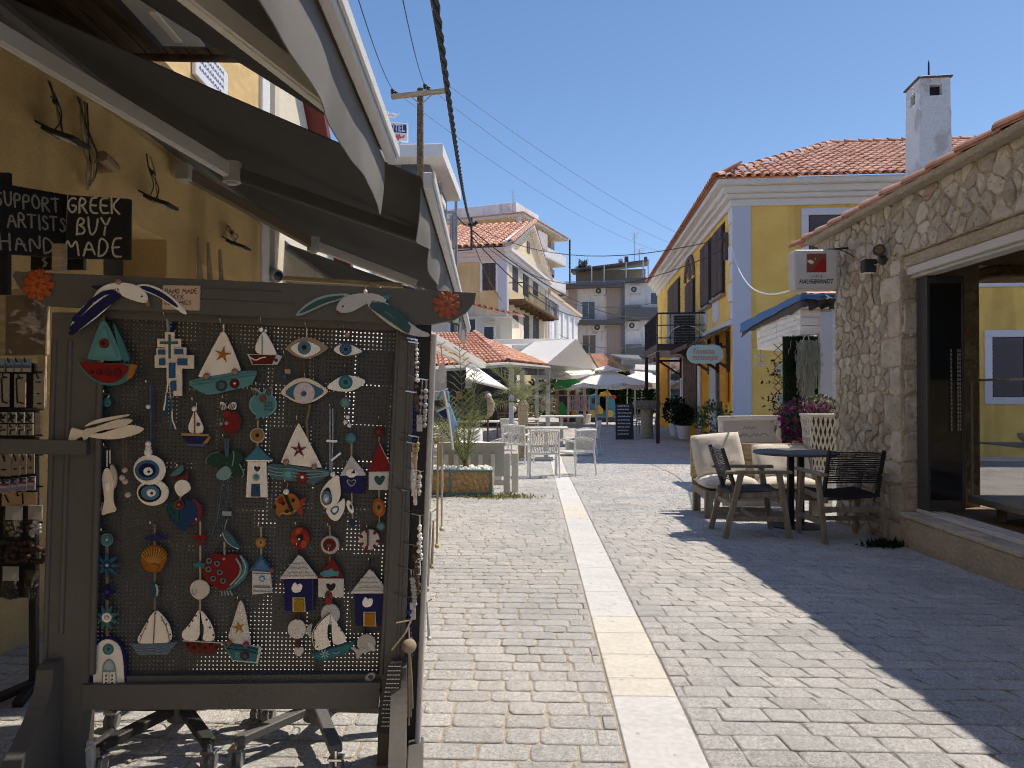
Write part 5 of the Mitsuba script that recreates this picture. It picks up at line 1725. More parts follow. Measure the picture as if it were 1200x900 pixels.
put(bl,'rail',[beam(FR.pt(.5,bz + 1.0,1.1),FR.pt(LEN - .6,bz + 1.0,1.1),.05,.06),beam(FR.pt(.5,bz + 1.0,1.1),FR.pt(.5,bz + 1.0,.1),.05,.06),beam(FR.pt(.5,bz + .5,1.1),FR.pt(LEN - .6,bz + .5,1.1),.03,.04)],'paint',col=(.06,.05,.05))
for i in range(34):
    put(bl,'baluster',beam(FR.pt(.5 + (LEN - 1.1)*i/33,bz,1.1),FR.pt(.5 + (LEN - 1.1)*i/33,bz + 1.0,1.1),.045,.045,bev=.002),'paint',col=(.06,.05,.05))
for i in range(8):
    put(bl,'corbel',FR.box(.8 + 1.6*i,.95 + 1.6*i,bz - .30,bz - .121,.06,.95),'old_wood')

# --- apartment block behind the peach house
Y0 = 75.0
c = at(611,459,Y0)
FR,FLf = Face(c,[.36,.93],[.93,-.36]),Face(c,[-.93,.36],[-.36,-.93])
ab = thing('apartment_block','pale terraced apartment block with a white penthouse behind the peach house','building')
M0 = frame([c[0],c[1],0],FR.d,FLf.d,[0,0,1])
zt = FLf.z(611,250)
LR = FR.s(660) ; LL = 16
put(ab,'wall',xf(box(.6,LR - .3,1.2,LL,-.6,zt - .3),M0),'peach_stucco')
put(ab,'roof',xf(cbox(-.4,LR + .6,-.4,LL,zt - .3,zt,.05),M0),'paint',col=(.62,.55,.47))
put(ab,'roof_edge',xf(cbox(-.5,LR + .7,-.5,LL,zt + .001,zt + .12,.02),M0),'terracotta',tone=.5)
for i in range(4):
    za = zt - 3.15*(i + 1)
    put(ab,'floor_slab',xf(cbox(-.2,LR + .4,-.2,LL,za - .22,za,.03),M0),'paint',col=(.64,.60,.52))
    put(ab,'parapet',[FR.box(4.5,LR + .4,za + .001,za + .95,.08,.2)],'paint',col=(.72,.72,.71))
    put(ab,'parapet_rail',[FR.box(4.5,LR + .4,za + 1.0,za + 1.06,.1,.18)],'paint',col=(.6,.6,.6))
    for j in range(5):
        s0 = 1.2 + (LR - 2)*j/5
        w = put(ab,'window',FR.box(s0,s0 + 1.3,za + .1,za + 2.3,-1.17 + .6,-1.10 + .6),'window_glass')
        put(w,'blind',FR.box(s0,s0 + 1.3,za + 1.2 + .25*((i + j) % 3),za + 2.3,-.499,-.47),'paint',col=(.42,.34,.28))
    if i < 2:
        put(ab,'recess',FLf.box(.8,LL - .5,za + .05,za + 2.7,-1.19,-1.15),'paint',col=(.36,.28,.25))
        far = FLf.box(2.5 + 3*i,4.3 + 3*i,za + .1,za + 2.1,-1.149,-1.1)
        put(ab,'window',far,'window_glass')
        put(ab,'parapet',FLf.box(.3,LL - .3,za + .001,za + (1.0 if i else .35),-.1,.1),'paint',col=(.55,.45,.40))
for s0 in (.1,5.2):
    put(ab,'column',FLf.box(s0,s0 + .4,zt - 3.1,zt - .3,-.3,.1),'paint',col=(.66,.62,.56))
put(ab,'penthouse',xf(cbox(1.0,7.5,1.0,12.5,zt + .122,zt + 1.55,.03),M0),'white_stucco')
put(ab,'canopy',FR.box(2.5,5.2,zt - 2.9,zt - 1.2,.21,.9),'paint',col=(.55,.50,.46))
an = thing('roof_antenna','thin antenna on the roof of the pale apartment block','antenna')
put(an,'mast',tube([FR.pt(.2,zt,-1),FR.pt(.2,zt + 2.6,-1)],.035,5),'paint',col=(.4,.4,.4))
put(an,'element',[tube([FR.pt(-.4,zt + 2.3 - .3*i,-1),FR.pt(.8,zt + 2.3 - .3*i,-1)],.02,4) for i in range(3)],'paint',col=(.4,.4,.4))

# --- cream house in front of it
Y0 = 37.0
c = at(600,459,Y0)
FLf = Face(c,[-1,.10],[-.10,-1]); 
ch2 = thing('cream_house','low cream house with white windows and a tiled edge left of the peach house','house')
zA,zB = FLf.z(600,372),FLf.z(540,351)
sB = FLf.s(500)
put(ch2,'wall',xf(extr(sg.Polygon([(0,-.6),(0,zA),(FLf.s(556),FLf.z(556,358)),(sB,FLf.z(556,358)),(sB,-.6)]),5),FLf.M @ TM.translation_matrix([0,0,-5])),'cream_stucco')
m,u = tile_slope(FLf.pt(-.3,zA + .02,.35),FLf.pt(FLf.s(552),FLf.z(552,356.5),.35),FLf.pt(FLf.s(552),FLf.z(552,353),-3.0),FLf.pt(-.3,zA + .3,-3.0),.3,.45,72)
put(ch2,'roof',m,'terracotta',tone=u,kind='stuff')
far_window(ch2,FLf,567.5,383,578.5,399)
far_window(ch2,FLf,548.5,374,557,390)
far_window(ch2,FLf,528,376,538,394)
for a,b in ((566,580),(547,558.5)):
    put(ch2,'lintel',FLf.box(FLf.s(b),FLf.s(a),FLf.z(570,378 if a > 560 else 369),FLf.z(570,376 if a > 560 else 367),.0,.18),'paint',col=(.62,.52,.36))
put(ch2,'string_course',FLf.box(0,sB,FLf.z(580,372),FLf.z(580,370.5),.0,.06),'paint',col=(.74,.71,.64))

# --- white house with slit windows
Y0 = 59.2
c = at(640,459,Y0)
FR = Face(c,[.19,.98],[.98,-.19])
wh = thing('white_house','white house with tall narrow windows between pilasters beside the peach house','house')
LR = FR.s(677)
zt = FR.z(640,346)
put(wh,'wall',xf(box(0,LR,0,1.5,-.6,zt),frame([c[0],c[1],0],FR.d,[-FR.n[0],-FR.n[1],0],[0,0,1])),'white_stucco')
for i,o in enumerate((.1,.25,.4)):
    put(wh,'cornice',FR.box(-o,LR + o,zt - .5 + .28*i,zt - .23 + .28*i,.0,o + .05),'paint',col=(.76,.74,.70) if i < 2 else (.66,.50,.33))
for i in range(5):
    a = .9 + (LR - 1.2)*i/5
    w = put(wh,'window',FR.box(a + .5,a + 1.35,zt - 4.3,zt - 1.1,.003,.03),'paint',col=(.05,.05,.055))
    put(w,'sill',FR.box(a + .35,a + 1.5,zt - 4.45,zt - 4.301,.003,.2),'paint',col=(.74,.74,.73))
    put(wh,'pilaster',FR.box(a - .3,a + .3,zt - 4.6,zt - .55,.003,.18),'paint',col=(.76,.76,.75))
put(wh,'string_course',[FR.box(0,LR,zt - 5.3,zt - 4.9,.003,.22)],'paint',col=(.76,.75,.72))
for i in range(7):
    put(wh,'rosette',FR.box(1 + (LR - 2)*i/6,1.3 + (LR - 2)*i/6,zt - 5.9,zt - 5.6,.003,.06),'paint',col=(.4,.38,.35))
put(wh,'emblem',FR.box(LR*.42,LR*.62,zt - 6.1,zt - 5.5,.003,.1),'paint',col=(.72,.62,.36))

# --- grey apartment block closing the street
Y0 = 96.0
c = at(655,459,Y0)
FF = Face(c,[1,-.14],[-.14,-1])
ga = thing('apartment_block','grey and white apartment block with dark balcony bands closing the street','building')
S = lambda px: FF.s(px)
zt = FF.z(700,331)
put(ga,'wall',FF.box(S(655),S(732),-.6,FF.z(700,334),-8,-.6),'white_stucco')
put(ga,'wall',FF.box(S(732),S(800),-.6,FF.z(760,328),-8,.0),'white_stucco')
put(ga,'corner_strip',FF.box(S(728.5),S(732.3),-.6,FF.z(730,333),-.5,.12),'paint',col=(.16,.16,.17))
put(ga,'panel_wall',FF.box(S(711),S(728.4),-.6,FF.z(720,336),-.6,-.2),'paint',col=(.46,.39,.33))
for i in range(7):
    put(ga,'panel_rib',FF.box(S(711.5 + 2.4*i),S(712.2 + 2.4*i),-.5,FF.z(720,336),-.199,-.1),'paint',col=(.38,.32,.27))
put(ga,'panel_wall',FF.box(S(656),S(676),-.6,FF.z(665,338),-.58,-.3),'paint',col=(.42,.35,.31))
for py in (335.5,378.5,424):
    put(ga,'balcony_band',FF.box(S(648),S(731),FF.z(690,py + 2.6),FF.z(690,py - 2.4),-.4,1.2),'paint',col=(.115,.115,.12))
put(ga,'roof_band',FF.box(S(732.5),S(802),FF.z(760,332),FF.z(760,327),-.4,1.0),'paint',col=(.115,.115,.12))
for py,h in ((369,14),(413,11)):
    put(ga,'balcony',FF.box(S(733.5),S(790),FF.z(755,py + h/2),FF.z(755,py - h/2),.0,1.3),'paint',col=(.13,.13,.135))
    put(ga,'planter',FF.box(S(733.6),S(752),FF.z(755,py - h/2 - .1),FF.z(755,py - h/2 - 3.5),.3,1.2),'paint',col=(.18,.18,.19))
put(ga,'cladding',FF.box(S(733),S(790),FF.z(755,434),FF.z(755,420),.02,.5),'paint',col=(.15,.15,.155))
for a,b,y0,y1,o in ((682.5,697,354,374,1),(683,698,393,414,1)):
    f2 = Face(FF.pt(0,0,-.58),FF.d,FF.n)
    far_window(ga,f2,a,y0,b,y1,frm=(.70,.70,.69))
far_window(ga,FF,763,344,778,357,frm=(.72,.72,.72))
put(ga,'railing',[beam(FF.pt(S(680),FF.z(690,370),1.1),FF.pt(S(698),FF.z(690,370),1.1),.05,.05)] + [beam(FF.pt(S(680 + 1.5*i),FF.z(690,376),1.1),FF.pt(S(680 + 1.5*i),FF.z(690,370),1.1),.03,.03) for i in range(13)],'paint',col=(.08,.08,.09))
# roof terrace shelter of reeds and posts
put(ga,'terrace_screen',FF.box(S(672),S(757),FF.z(700,331),FF.z(715,311),-4.0,-3.7),'paint',col=(.30,.25,.18))
put(ga,'terrace_roof',thick(grid_sheet(np.array([[FF.pt(S(667),FF.z(668,314.5),-.6),FF.pt(S(667),FF.z(668,312),-6)],[FF.pt(S(761),FF.z(760,303.5),-.6),FF.pt(S(761),FF.z(760,301),-6)]])),.22),'paint',col=(.10,.10,.10))
for px in (668,693,708,734,754,760):
    put(ga,'terrace_post',FF.box(S(px - .7),S(px + .7),FF.z(px,332),FF.z(px,314 - (px - 668)*.115),-.9,-.6),'paint',col=(.62,.61,.58))
put(ga,'terrace_rail',FF.box(S(660),S(770),FF.z(715,329),FF.z(715,327.8),-1.0,-.9),'paint',col=(.4,.38,.35))
for px,w,h,col in ((734,4.5,5.5,(.05,.05,.055)),(757,4,5,(.12,.12,.12)),(727,5,3,(.6,.6,.6))):
    put(ga,'roof_box',FF.box(S(px - w/2),S(px + w/2),FF.z(px,304.5),FF.z(px,304.5 - h),-2.5,-1.2),'paint',col=col)
for lab,px,py in (('outdoor unit of an air conditioner, upper left on the grey block',704,341.5),('outdoor unit of an air conditioner, lower left on the grey block',702.5,384)):
    aircon(lab,Face(FF.pt(0,0,-.6),FF.d,FF.n),px,py)
aircon('outdoor unit of an air conditioner, upper right on the grey block',FF,745.5,340)
aircon('outdoor unit of an air conditioner, lower right on the grey block',FF,743,382)
aircon('outdoor unit of an air conditioner, far left on the grey block',Face(FF.pt(0,0,-.28),FF.d,FF.n),660.5,345)
for px,top,lab in ((743.5,271,'tall television antenna on the roof of the grey block'),(749.5,290,'short antenna beside the tall one on the grey block')):
    k = thing('roof_antenna',lab,'antenna')
    z0,z1 = FF.z(px,304),FF.z(px,top)
    put(k,'mast',tube([FF.pt(S(px),z0,-1.5),FF.pt(S(px),z1,-1.5)],.05,5),'paint',col=(.45,.45,.46))
    put(k,'element',[tube([FF.pt(S(px) - .6 + .1*i,z1 - .25*i,-1.5),FF.pt(S(px) + .7 - .1*i,z1 - .25*i + .1,-1.5)],.03,4) for i in range(4)],'paint',col=(.55,.55,.56))
k = thing('flue_pipe','black flue pipe rising at the left end of the grey block','pipe')
put(None,k,tube([FF.pt(S(667),FF.z(667,335),-1),FF.pt(S(667),FF.z(667,279),-1)],.11,8),'paint',col=(.025,.025,.03))
k = thing('roof_agave','grey-green spiky plant on the roof edge of the grey block','plant')
q = np.tile(FF.pt(S(682.5),FF.z(682,313),-1.5),(90,1)) + np.random.default_rng(6).normal(0,.22,(90,3))
m,cc = leaf_mass(q,np.tile([0,0,1.0],(90,1)),1.0,[(.12,.15,.11),(.09,.12,.08)],66,w=.22)
put(None,k,m,'leaf',col=cc)
labels[k]['category'] = 'plant'

# --- hotel above the awnings
ho = thing('hotel','white and dark grey hotel corner with a flat projecting roof behind the utility pole','hotel')
HY = 25.0
def hpx(px0,py0,px1,py1,Y,d):
    a,b = at(px0,py1,Y),at(px1,py0,Y)
    return cbox(a[0],b[0],Y,Y + d,a[2],b[2],.02)
put(ho,'roof',hpx(425,168,519,184,HY - .0,6),'paint',col=(.74,.73,.70))
put(ho,'wall',hpx(400,184.2,503.5,470,HY + .9,5),'paint',col=(.15,.155,.17))
put(ho,'window',hpx(470,190,492,206,HY + .86,.03),'window_glass')
put(ho,'window_band',hpx(463,207,503,209,HY + .85,.04),'paint',col=(.55,.56,.57))
put(ho,'balcony',hpx(480,228,518,237,HY - .1,1.1),'paint',col=(.72,.71,.69))
for i in range(4):
    put(ho,'balcony_rail',tube([at(495,212 + 4.5*i,HY),at(517,214.5 + 4.2*i,HY)],.018,5),'paint',col=(.2,.2,.22))
put(ho,'balcony_post',tube([at(517,213,HY),at(517,229,HY)],.025,5),'paint',col=(.2,.2,.22))
hs = thing('hotel_sign','white rooftop board with HOTEL in white on blue and red script below','sign')
a,b = at(449,164,HY + .5),at(478,138,HY + .5)
Mh = frame([a[0],HY + .5,a[2]],unit([1,.0,-.085]),[0,0,1],[0,-1,0])
w,h = b[0] - a[0],b[2] - a[2] - .12
put(hs,'board',xf(cbox(0,w,0,h,-.08,0,.01),Mh),'paint',col=(.76,.77,.78))
put(hs,'blue_panel',xf(cbox(.05,w - .05,h*.46,h - .06,.001,.012,.002),Mh),'paint',col=(.03,.05,.20))
m = meshkit.text_mesh('HOTEL',h*.36,.01,True); m.apply_translation([-m.bounds[0][0],0,0]); m.apply_scale([(w - .2)/m.extents[0],1,1])
put(hs,'lettering',xf(m,Mh @ TM.translation_matrix([.1,h*.53,.0125])),'paint',col=(.80,.80,.80))
put(hs,'red_script',xf(extr(ink([[(.25*w + .6*w*t,h*.22 + .05*math.sin(t*40)*(1 + math.sin(t*13))) for t in np.linspace(0,1,60)]],.05),.01),Mh @ TM.translation_matrix([0,0,.001])),'paint',col=(.60,.12,.10))
for x in (.2,w - .3):
    put(hs,'post',xf(cbox(x,x + .06,-.35,0,-.07,-.01),Mh),'paint',col=(.5,.5,.5))
k = thing('roof_gull','small white bird perched above the hotel sign','bird')
q = at(459,135.5,HY + .45)
put(None,k,[ball(q,.10,2,(1.6,.8,.8)) if False else xf(ball([0,0,0],.10,2),TM.translation_matrix(q) @ np.diag([1.7,.8,.8,1])),ball(q + [-.14,0,.09],.05),tube([q + [.1,0,.0],q + [.28,0,.05]],[.05,.015],6)],'paint',col=(.74,.74,.73))

# --- poles and overhead lines
up_ = thing('utility_pole','weathered wooden utility pole with a braced crossarm against the sky','utility pole')
PY_ = 20.0
pt = at(492.5,104,PY_)
put(up_,'pole',tube([[pt[0],PY_,-.5],[pt[0],PY_,4],[pt[0],PY_,pt[2]]],[.13,.11,.085],12),'old_wood',smooth=40)
ca,cb = at(458.5,113.5,PY_ - .12),at(525,106,PY_ - .12)
put(up_,'crossarm',beam(ca,cb,.12,.11),'pale_wood')
put(up_,'brace',[beam(at(480,112,PY_ - .16),at(491,121,PY_ - .14),.03,.03),beam(at(507,110,PY_ - .16),at(495,121,PY_ - .14),.03,.03)],'paint',col=(.45,.42,.38))
for px,py in ((460,107),(464,110),(498,101),(502,104),(523,98)):
    put(up_,'insulator',lathe([(.0001,0),(.05,0),(.03,.03),(.06,.05),(.03,.08),(.06,.10),(.03,.14),(.0001,.15)],10,at(px,py + 3,PY_ - .12)),'paint',col=(.05,.04,.04))
def wire(label,a,b,drop,r,col=(.03,.03,.032),n=16,grp='thin overhead wires'):
    k = thing('overhead_wire',label,'cable',None)
    put(None,k,tube(sag(a,b,drop,n),r,5),'paint',col=col)
wire('thin overhead wire reaching the left end of the crossarm',at(417,-10,9),at(461,106,PY_ - .12),.15,.008)
wire('thin overhead wire reaching the middle of the crossarm',at(470,-10,9),at(498,100,PY_ - .12),.15,.008)
wire('thin overhead wire beside the thick twisted cable',at(503,-10,9),at(523,98,PY_ - .12),.1,.008)
wire('highest thin wire running right from the crossarm to the yellow house',at(523,98,PY_ - .12),at(812,282,34),.3,.007,(.20,.24,.30))
wire('middle thin wire running right from the crossarm',at(502,102,PY_ - .12),at(800,290,36),.5,.007,(.20,.24,.30))
wire('lowest thin wire running right from the crossarm',at(464,108,PY_ - .12),at(790,300,38),.6,.007,(.20,.24,.30))
# the thick twisted service cable
hub = at(553,262,34.0)
A = at(508,-14,7.0)
core_ = sag(A,hub,.55,150)
k = thing('service_cable','thick black twisted cable coming down from the top of the picture','cable')
tt = np.linspace(0,1,150)
for ph_ in (0,2.1,4.2):
    off = np.column_stack([np.cos(tt*150 + ph_),np.zeros(150),np.sin(tt*150 + ph_)])*.024
    put(k,'strand',tube(core_ + off,.021,5),'paint',col=(.012,.012,.013))
mp = thing('metal_mast','slim metal mast and bracket carrying cables before the peach house','pole')
put(mp,'pole',[tube([at(534.5,440,34),at(534.5,226,34)],.07,8)],'paint',col=(.34,.33,.32),smooth=40)
put(mp,'bracket',[beam(at(506,250,33.9),at(535,248.5,33.9),.12,.10),tube([at(531.5,290,33.9),at(531.5,250,33.9)],.09,6),tube([at(528,281,33.8),at(528,252,33.8)],.05,6)],'paint',col=(.40,.39,.37))
put(mp,'cap',ball(at(534.5,225,34),.10),'paint',col=(.6,.6,.6))
p2 = thing('cable_post','dark steel post where the thick cable branches over the peach roof','pole')
put(p2,'pole',tube([at(552.5,293,34.2),at(552.5,255,34.2)],.06,6),'paint',col=(.06,.06,.06))
put(p2,'arm',[beam(at(534,294,34.1),at(553,292.5,34.1),.05,.05)],'paint',col=(.06,.06,.06))
put(p2,'clamp',[ball(hub + [.1*i - .1,0,.1*(i % 2) - .05],.09) for i in range(4)],'paint',col=(.03,.03,.03))
yb = yp(-.10,.62,5.15)
wire('black cable from the branching post to the corner of the yellow house',hub,yb,.9,.013,(.04,.04,.04))
wire('second black cable from the branching post to the yellow house',hub + [0,0,-.4],yb + [0,.3,-.25],1.6,.013,(.04,.04,.04))
wire('black cable from the branching post to the grey block',hub + [0,0,-.3],at(760,372,60),1.2,.03,(.02,.02,.02))
wire('lower black cable from the branching post down to the white house',hub + [0,0,-.6],at(690,372,56),1.0,.03,(.02,.02,.02))
wire('black cable from the branching post back to the metal mast',hub,at(534,250,34),.25,.03,(.02,.02,.02))
wire('grey cable crossing low in front of the grey block',at(655,352,57),at(792,350,40),.5,.02,(.10,.10,.10))
wire('second grey cable crossing lower in front of the grey block',at(655,392,56),at(770,402,40),.6,.02,(.20,.20,.20))
wire('cable hanging down the side wall of the peach house',hub + [0,0,-.7],at(588,352,44),.3,.02,(.08,.07,.06))

# the street behind the photographer: a cream house across its end, sunlit from over the roofs
eh = thing('cream_house','cream house across the end of the street behind the viewpoint','house')
put(eh,'wall',box(-9,9.5,-13,-12,-.4,8.5),'cream_stucco')
for i in range(5):
    for z in (.8,4.4):
        put(eh,'window',box(-7.6 + 3.4*i,-6.4 + 3.4*i,-11.99,-11.93,z,z + 1.9),'window_glass')
# ------------------------------------------------------------------ the restaurant terrace in the middle distance
def gp(px,py):
    return grd(px,py)


def frond(base,az,el,L,droop,n,leaf,seed,wid=.012):
    """A feather palm leaf: a curved rib and two rows of narrow leaflets."""
    r = np.random.default_rng(seed)
    t = np.linspace(0,1,n)
    d = np.array([math.cos(az),math.sin(az),0])
    p = base + np.outer(t*L*math.cos(el),d) + np.outer(t*L*math.sin(el) - droop*t**2,[0,0,1])
    rib = tube(p[::3] if n > 12 else p,np.linspace(.010,.003,len(p[::3] if n > 12 else p)),4)
    V,F = [],[]
    side = np.cross(d,[0,0,1])
    for i in range(2,n):
        tg = unit(p[i] - p[i - 1])
        up = np.cross(side,tg)
        for s in (-1,1):
            l = leaf*math.sin(.25 + 2.75*t[i])**.7*r.uniform(.8,1.15)
            a = unit(side*s*.75 + tg*.75 + up*r.uniform(.0,.35))
            w = np.cross(a,up)*wid
            q = p[i] + a*l*.55 + [0,0,-.02*l]
            e = p[i] + a*l + [0,0,-.18*l]
            k = len(V)
            V += [p[i] - w*.4,p[i] + w*.4,q + w,q - w,e]
            F += [[k,k + 1,k + 2],[k,k + 2,k + 3],[k + 3,k + 2,k + 4]]
    return cat([rib,trimesh.Trimesh(V,F,process=False)])


GRN = [(.21,.23,.10),(.26,.27,.14),(.16,.19,.08)]
pb = gp(538,582)
PYp = pb[1]
pl = thing('wooden_planter','planter box of chipboard in a teal frame with white pebbles on top','planter')
a,b = at(498,581,PYp),at(577,551,PYp)
x0,x1,z0,z1,y0,y1 = a[0],b[0],float(zg(PYp)),b[2],PYp,PYp + .42
TEAL = (.12,.24,.23)
put(pl,'panel',[box(x0 + .02,x1 - .02,y0 + .008,y0 + .02,z0 + .04,z1 - .02),box(x1 - .02,x1 - .008,y0 + .02,y1 - .02,z0 + .04,z1 - .02),box(x0 + .02,x1 - .02,y1 - .02,y1 - .008,z0 + .04,z1 - .02)],'strand_board')
xm = at(527.5,560,PYp)[0]
for q in ((x0,x0 + .035),(xm - .016,xm + .016),(x1 - .035,x1)):
    put(pl,'upright',cbox(q[0],q[1],y0 - .006,y0 + .03,z0 + .005,z1,.004),'paint',col=TEAL)
for q in ((z0 + .02,z0 + .055),(z1 - .03,z1 + .004)):
    put(pl,'rail',[cbox(x0,x1,y0 - .010,y0 + .026,q[0],q[1],.004),cbox(x1 - .03,x1 + .004,y0 + .03,y1,q[0],q[1],.004),cbox(x0,x1,y1 - .03,y1,q[0],q[1],.004)],'paint',col=TEAL)
r = np.random.default_rng(12)
put(pl,'pebbles',[ball([r.uniform(x0 + .03,x1 - .03),r.uniform(y0 + .03,y1 - .03),z1 - .005 + r.uniform(-.01,.02)],r.uniform(.018,.035),1) for _ in range(150)],'paint',col=(.72,.72,.70),kind='stuff')
pp = thing('young_palm','young feathery palm growing from the chipboard planter','palm')
pc = np.array([at(546,552,PYp + .2)[0],PYp + .2,z1 - .02])
put(pp,'trunk',lathe([(.0001,0),(.05,0),(.035,.10),(.012,.22),(.0001,.25)],10,pc),'old_wood')
rp = np.random.default_rng(40)
for i in range(10):
    az = rp.uniform(0,6.28)
    el = rp.uniform(1.0,1.5)
    m = frond(pc + [0,0,.03],az,el,rp.uniform(1.1,1.9),rp.uniform(.1,.6),19,rp.uniform(.24,.36),100 + i,.007)
    put(pp,'frond',m,'leaf',col=np.tile(np.array(GRN[i % 3])*rp.uniform(.8,1.2),(len(m.vertices),1)))
for j,(px,py,Y,sz,n,lab,tr_) in enumerate(((520,520,12.6,1.15,13,'bushy palm at the edge of the rack behind the planter',.35),(613,498,17.5,1.5,16,'palm with a pale trunk and drooping dusty fronds before the tiled pavilion',1.25))):
    k = thing('palm',lab,'palm')
    b = at(px,460,Y); b[2] = float(zg(Y))
    put(k,'trunk',lathe([(.0001,0),(.12,0),(.11,tr_*.5),(.13,tr_),(.06,tr_ + .1),(.0001,tr_ + .1)],10,b),'pale_wood' if j else 'old_wood')
    for i in range(n):
        az,el = rp.uniform(0,6.28),rp.uniform(.25,1.25)
        m = frond(b + [0,0,tr_],az,el,sz*rp.uniform(.75,1.1),rp.uniform(.4,1.0)*sz*.7,22,.32*sz,200 + 40*j + i,.012)
        put(k,'frond',m,'leaf',col=np.tile(np.array([(.20,.22,.11),(.27,.27,.18),(.15,.17,.09)][i % 3])*rp.uniform(.8,1.2),(len(m.vertices),1)))
# weeds at the foot of the planter and dry leaves on the stones
m,cc = blades(pb[0] + .55,PYp - .05,520,.26,.085,3,[(.16,.17,.05),(.22,.20,.08),(.28,.22,.11),(.10,.13,.04)])
k = thing('weeds','dry weeds growing in the joints at the foot of the planter','weeds'); labels[k]['kind'] = 'stuff'
put(None,k,m,'leaf',col=cc)
m,cc = blades(-.32,11.2,130,.35,.035,4,[(.25,.16,.09),(.30,.20,.12)])
k = thing('fallen_leaves','brown fallen leaves scattered on the paving before the white chairs','leaves'); labels[k]['kind'] = 'stuff'
put(None,k,m,'leaf',col=cc)
m,cc = blades(3.02,6.55,260,.10,.10,5,[(.02,.035,.015),(.03,.05,.02)])
k = thing('wall_weeds','dark tuft of weeds at the foot of the stone pier','weeds'); labels[k]['kind'] = 'stuff'
put(None,k,m,'leaf',col=cc)

# khaki windbreak with slots and a leaning post
KH = (.45,.44,.38)
wb2 = thing('windbreak','khaki slatted windbreak panel behind the planter','screen')
WY = 11.2
a,b = at(512,560,WY),at(591,522,WY)
put(wb2,'panel',box(a[0],b[0],WY + .02,WY + .05,a[2] + .02,b[2]),'paint',col=(.42,.41,.35))
put(wb2,'foot_rail',cbox(a[0],b[0],WY,WY + .05,a[2] - .11,a[2] - .03),'paint',col=KH)
for px in (523,534.5,549,563,577.5):
    q0,q1 = at(px - 2.6,558 if px > 540 else 548,WY),at(px + 2.6,532,WY)
    put(wb2,'slat',cbox(q0[0],q1[0],WY - .025,WY + .018,q0[2] - .12,q1[2],.006),'paint',col=(.62,.60,.54))
put(wb2,'top_rail',cbox(a[0],b[0] + .02,WY - .01,WY + .055,b[2] + .001,b[2] + .04),'paint',col=KH)
for q in (590,599.5):
    a,b = at(q,585,10.35 + .03*(q - 590)),at(q + 8,531,10.35 + .03*(q - 590))
    y = 10.35 + .03*(q - 590)
    single('bench_end','khaki board post at the end of the windbreak, ' + ('nearer and wider in view' if q < 595 else 'just right of the nearer one'),'post',cbox(a[0],b[0],y,y + .05,float(zg(y)) - .01,b[2],.008),'paint',col=(.56,.55,.49))

WHT = (.70,.69,.66)


def sofa(label,x0,x1,y0,y1,back,h=.42,hb=.75):
    k = thing('garden_sofa',label,'sofa','white cushioned sofas on the terrace')
    z = float(zg((y0 + y1)/2))
    put(k,'frame',[cbox(x0,x1,y0,y1,z + .02,z + h - .16,.01)],'paint',col=(.62,.61,.57))
    put(k,'seat_cushion',pillow(x1 - x0 - .06,y1 - y0 - .1,.20,TM.translation_matrix([(x0 + x1)/2,(y0 + y1)/2,z + h - .06]),3),'white_canvas',smooth=True)
    if back:
        put(k,'back_cushion',pillow(x1 - x0 - .06,.42,.18,lean((x0 + x1)/2,y1 - .1,z + hb - .13,12),5),'white_canvas',smooth=True)
    return k


sofa('white sofa just behind the khaki windbreak',-1.75,-.55,11.7,12.5,False,.62)
sofa('white sofa farther back behind the palm',-2.3,-1.0,13.4,14.2,True)
sofa('white sofa at the far left of the terrace',-3.0,-1.9,15.2,16.0,True)


def woven_chair(label,pos,deg):
    """White plastic armchair with a wavy slatted back and seat; faces local +y."""
    k = thing('woven_chair',label,'chair','white woven armchairs on the terrace')
    M = TM.translation_matrix([pos[0],pos[1],float(zg(pos[1]))]) @ rotz(deg)
    P = lambda nm,m,c=WHT: put(k,nm,xf(m,M),'paint',col=c)
    for sx in (-1,1):
        P('leg',tube([[sx*.26,.24,0],[sx*.255,.23,.62]],.017,7))
        P('leg',tube([[sx*.26,-.29,0],[sx*.25,-.24,.45],[sx*.25,-.29,.82]],.017,7))
        P('arm',tube([[sx*.255,.24,.62],[sx*.265,.0,.65],[sx*.25,-.27,.62]],[.02,.024,.018],7))
    P('seat_frame',[tube([[-.25,.22,.42],[.25,.22,.42]],.018,6),tube([[-.25,-.23,.42],[.25,-.23,.42]],.018,6),tube([[-.25,-.23,.42],[-.25,.22,.42]],.018,6),tube([[.25,-.23,.42],[.25,.22,.42]],.018,6)])
    st = []
    for i in range(17):
        x = -.235 + .47*i/16
        st.append(tube([[x + .012*math.sin(j*1.3),-.235 - .012*j + .018*math.sin(j*.9),.44 + .075*j] for j in range(6)],.0095,4))
    P('backrest',st,(.60,.585,.545))
    P('top_rail',tube([[-.25,-.29,.82],[0,-.315,.83],[.25,-.29,.82]],.02,7))
    P('seat',[tube([[-.24,-.21 + .42*i/13,.428],[0,-.21 + .42*i/13,.41],[.24,-.21 + .42*i/13,.428]],.0105,4) for i in range(14)],(.60,.585,.545))


q = gp(637,560); woven_chair('white woven armchair nearest to us with its back turned on the terrace',(q[0],q[1] + .25),4)
q = gp(674,557); woven_chair('white woven armchair at the right end of the terrace group',(q[0],q[1] + .1),42)
q = gp(607,545); woven_chair('white woven armchair left of the nearest one, half behind it',(q[0],q[1] + .4),-20)
q = gp(690,535); woven_chair('white woven armchair farther back at the right of the tables',(q[0],q[1] + .5),75)
q = gp(602,528); woven_chair('white woven armchair deep in the terrace beside the wooden chairs',(q[0],q[1] + .3),-65)


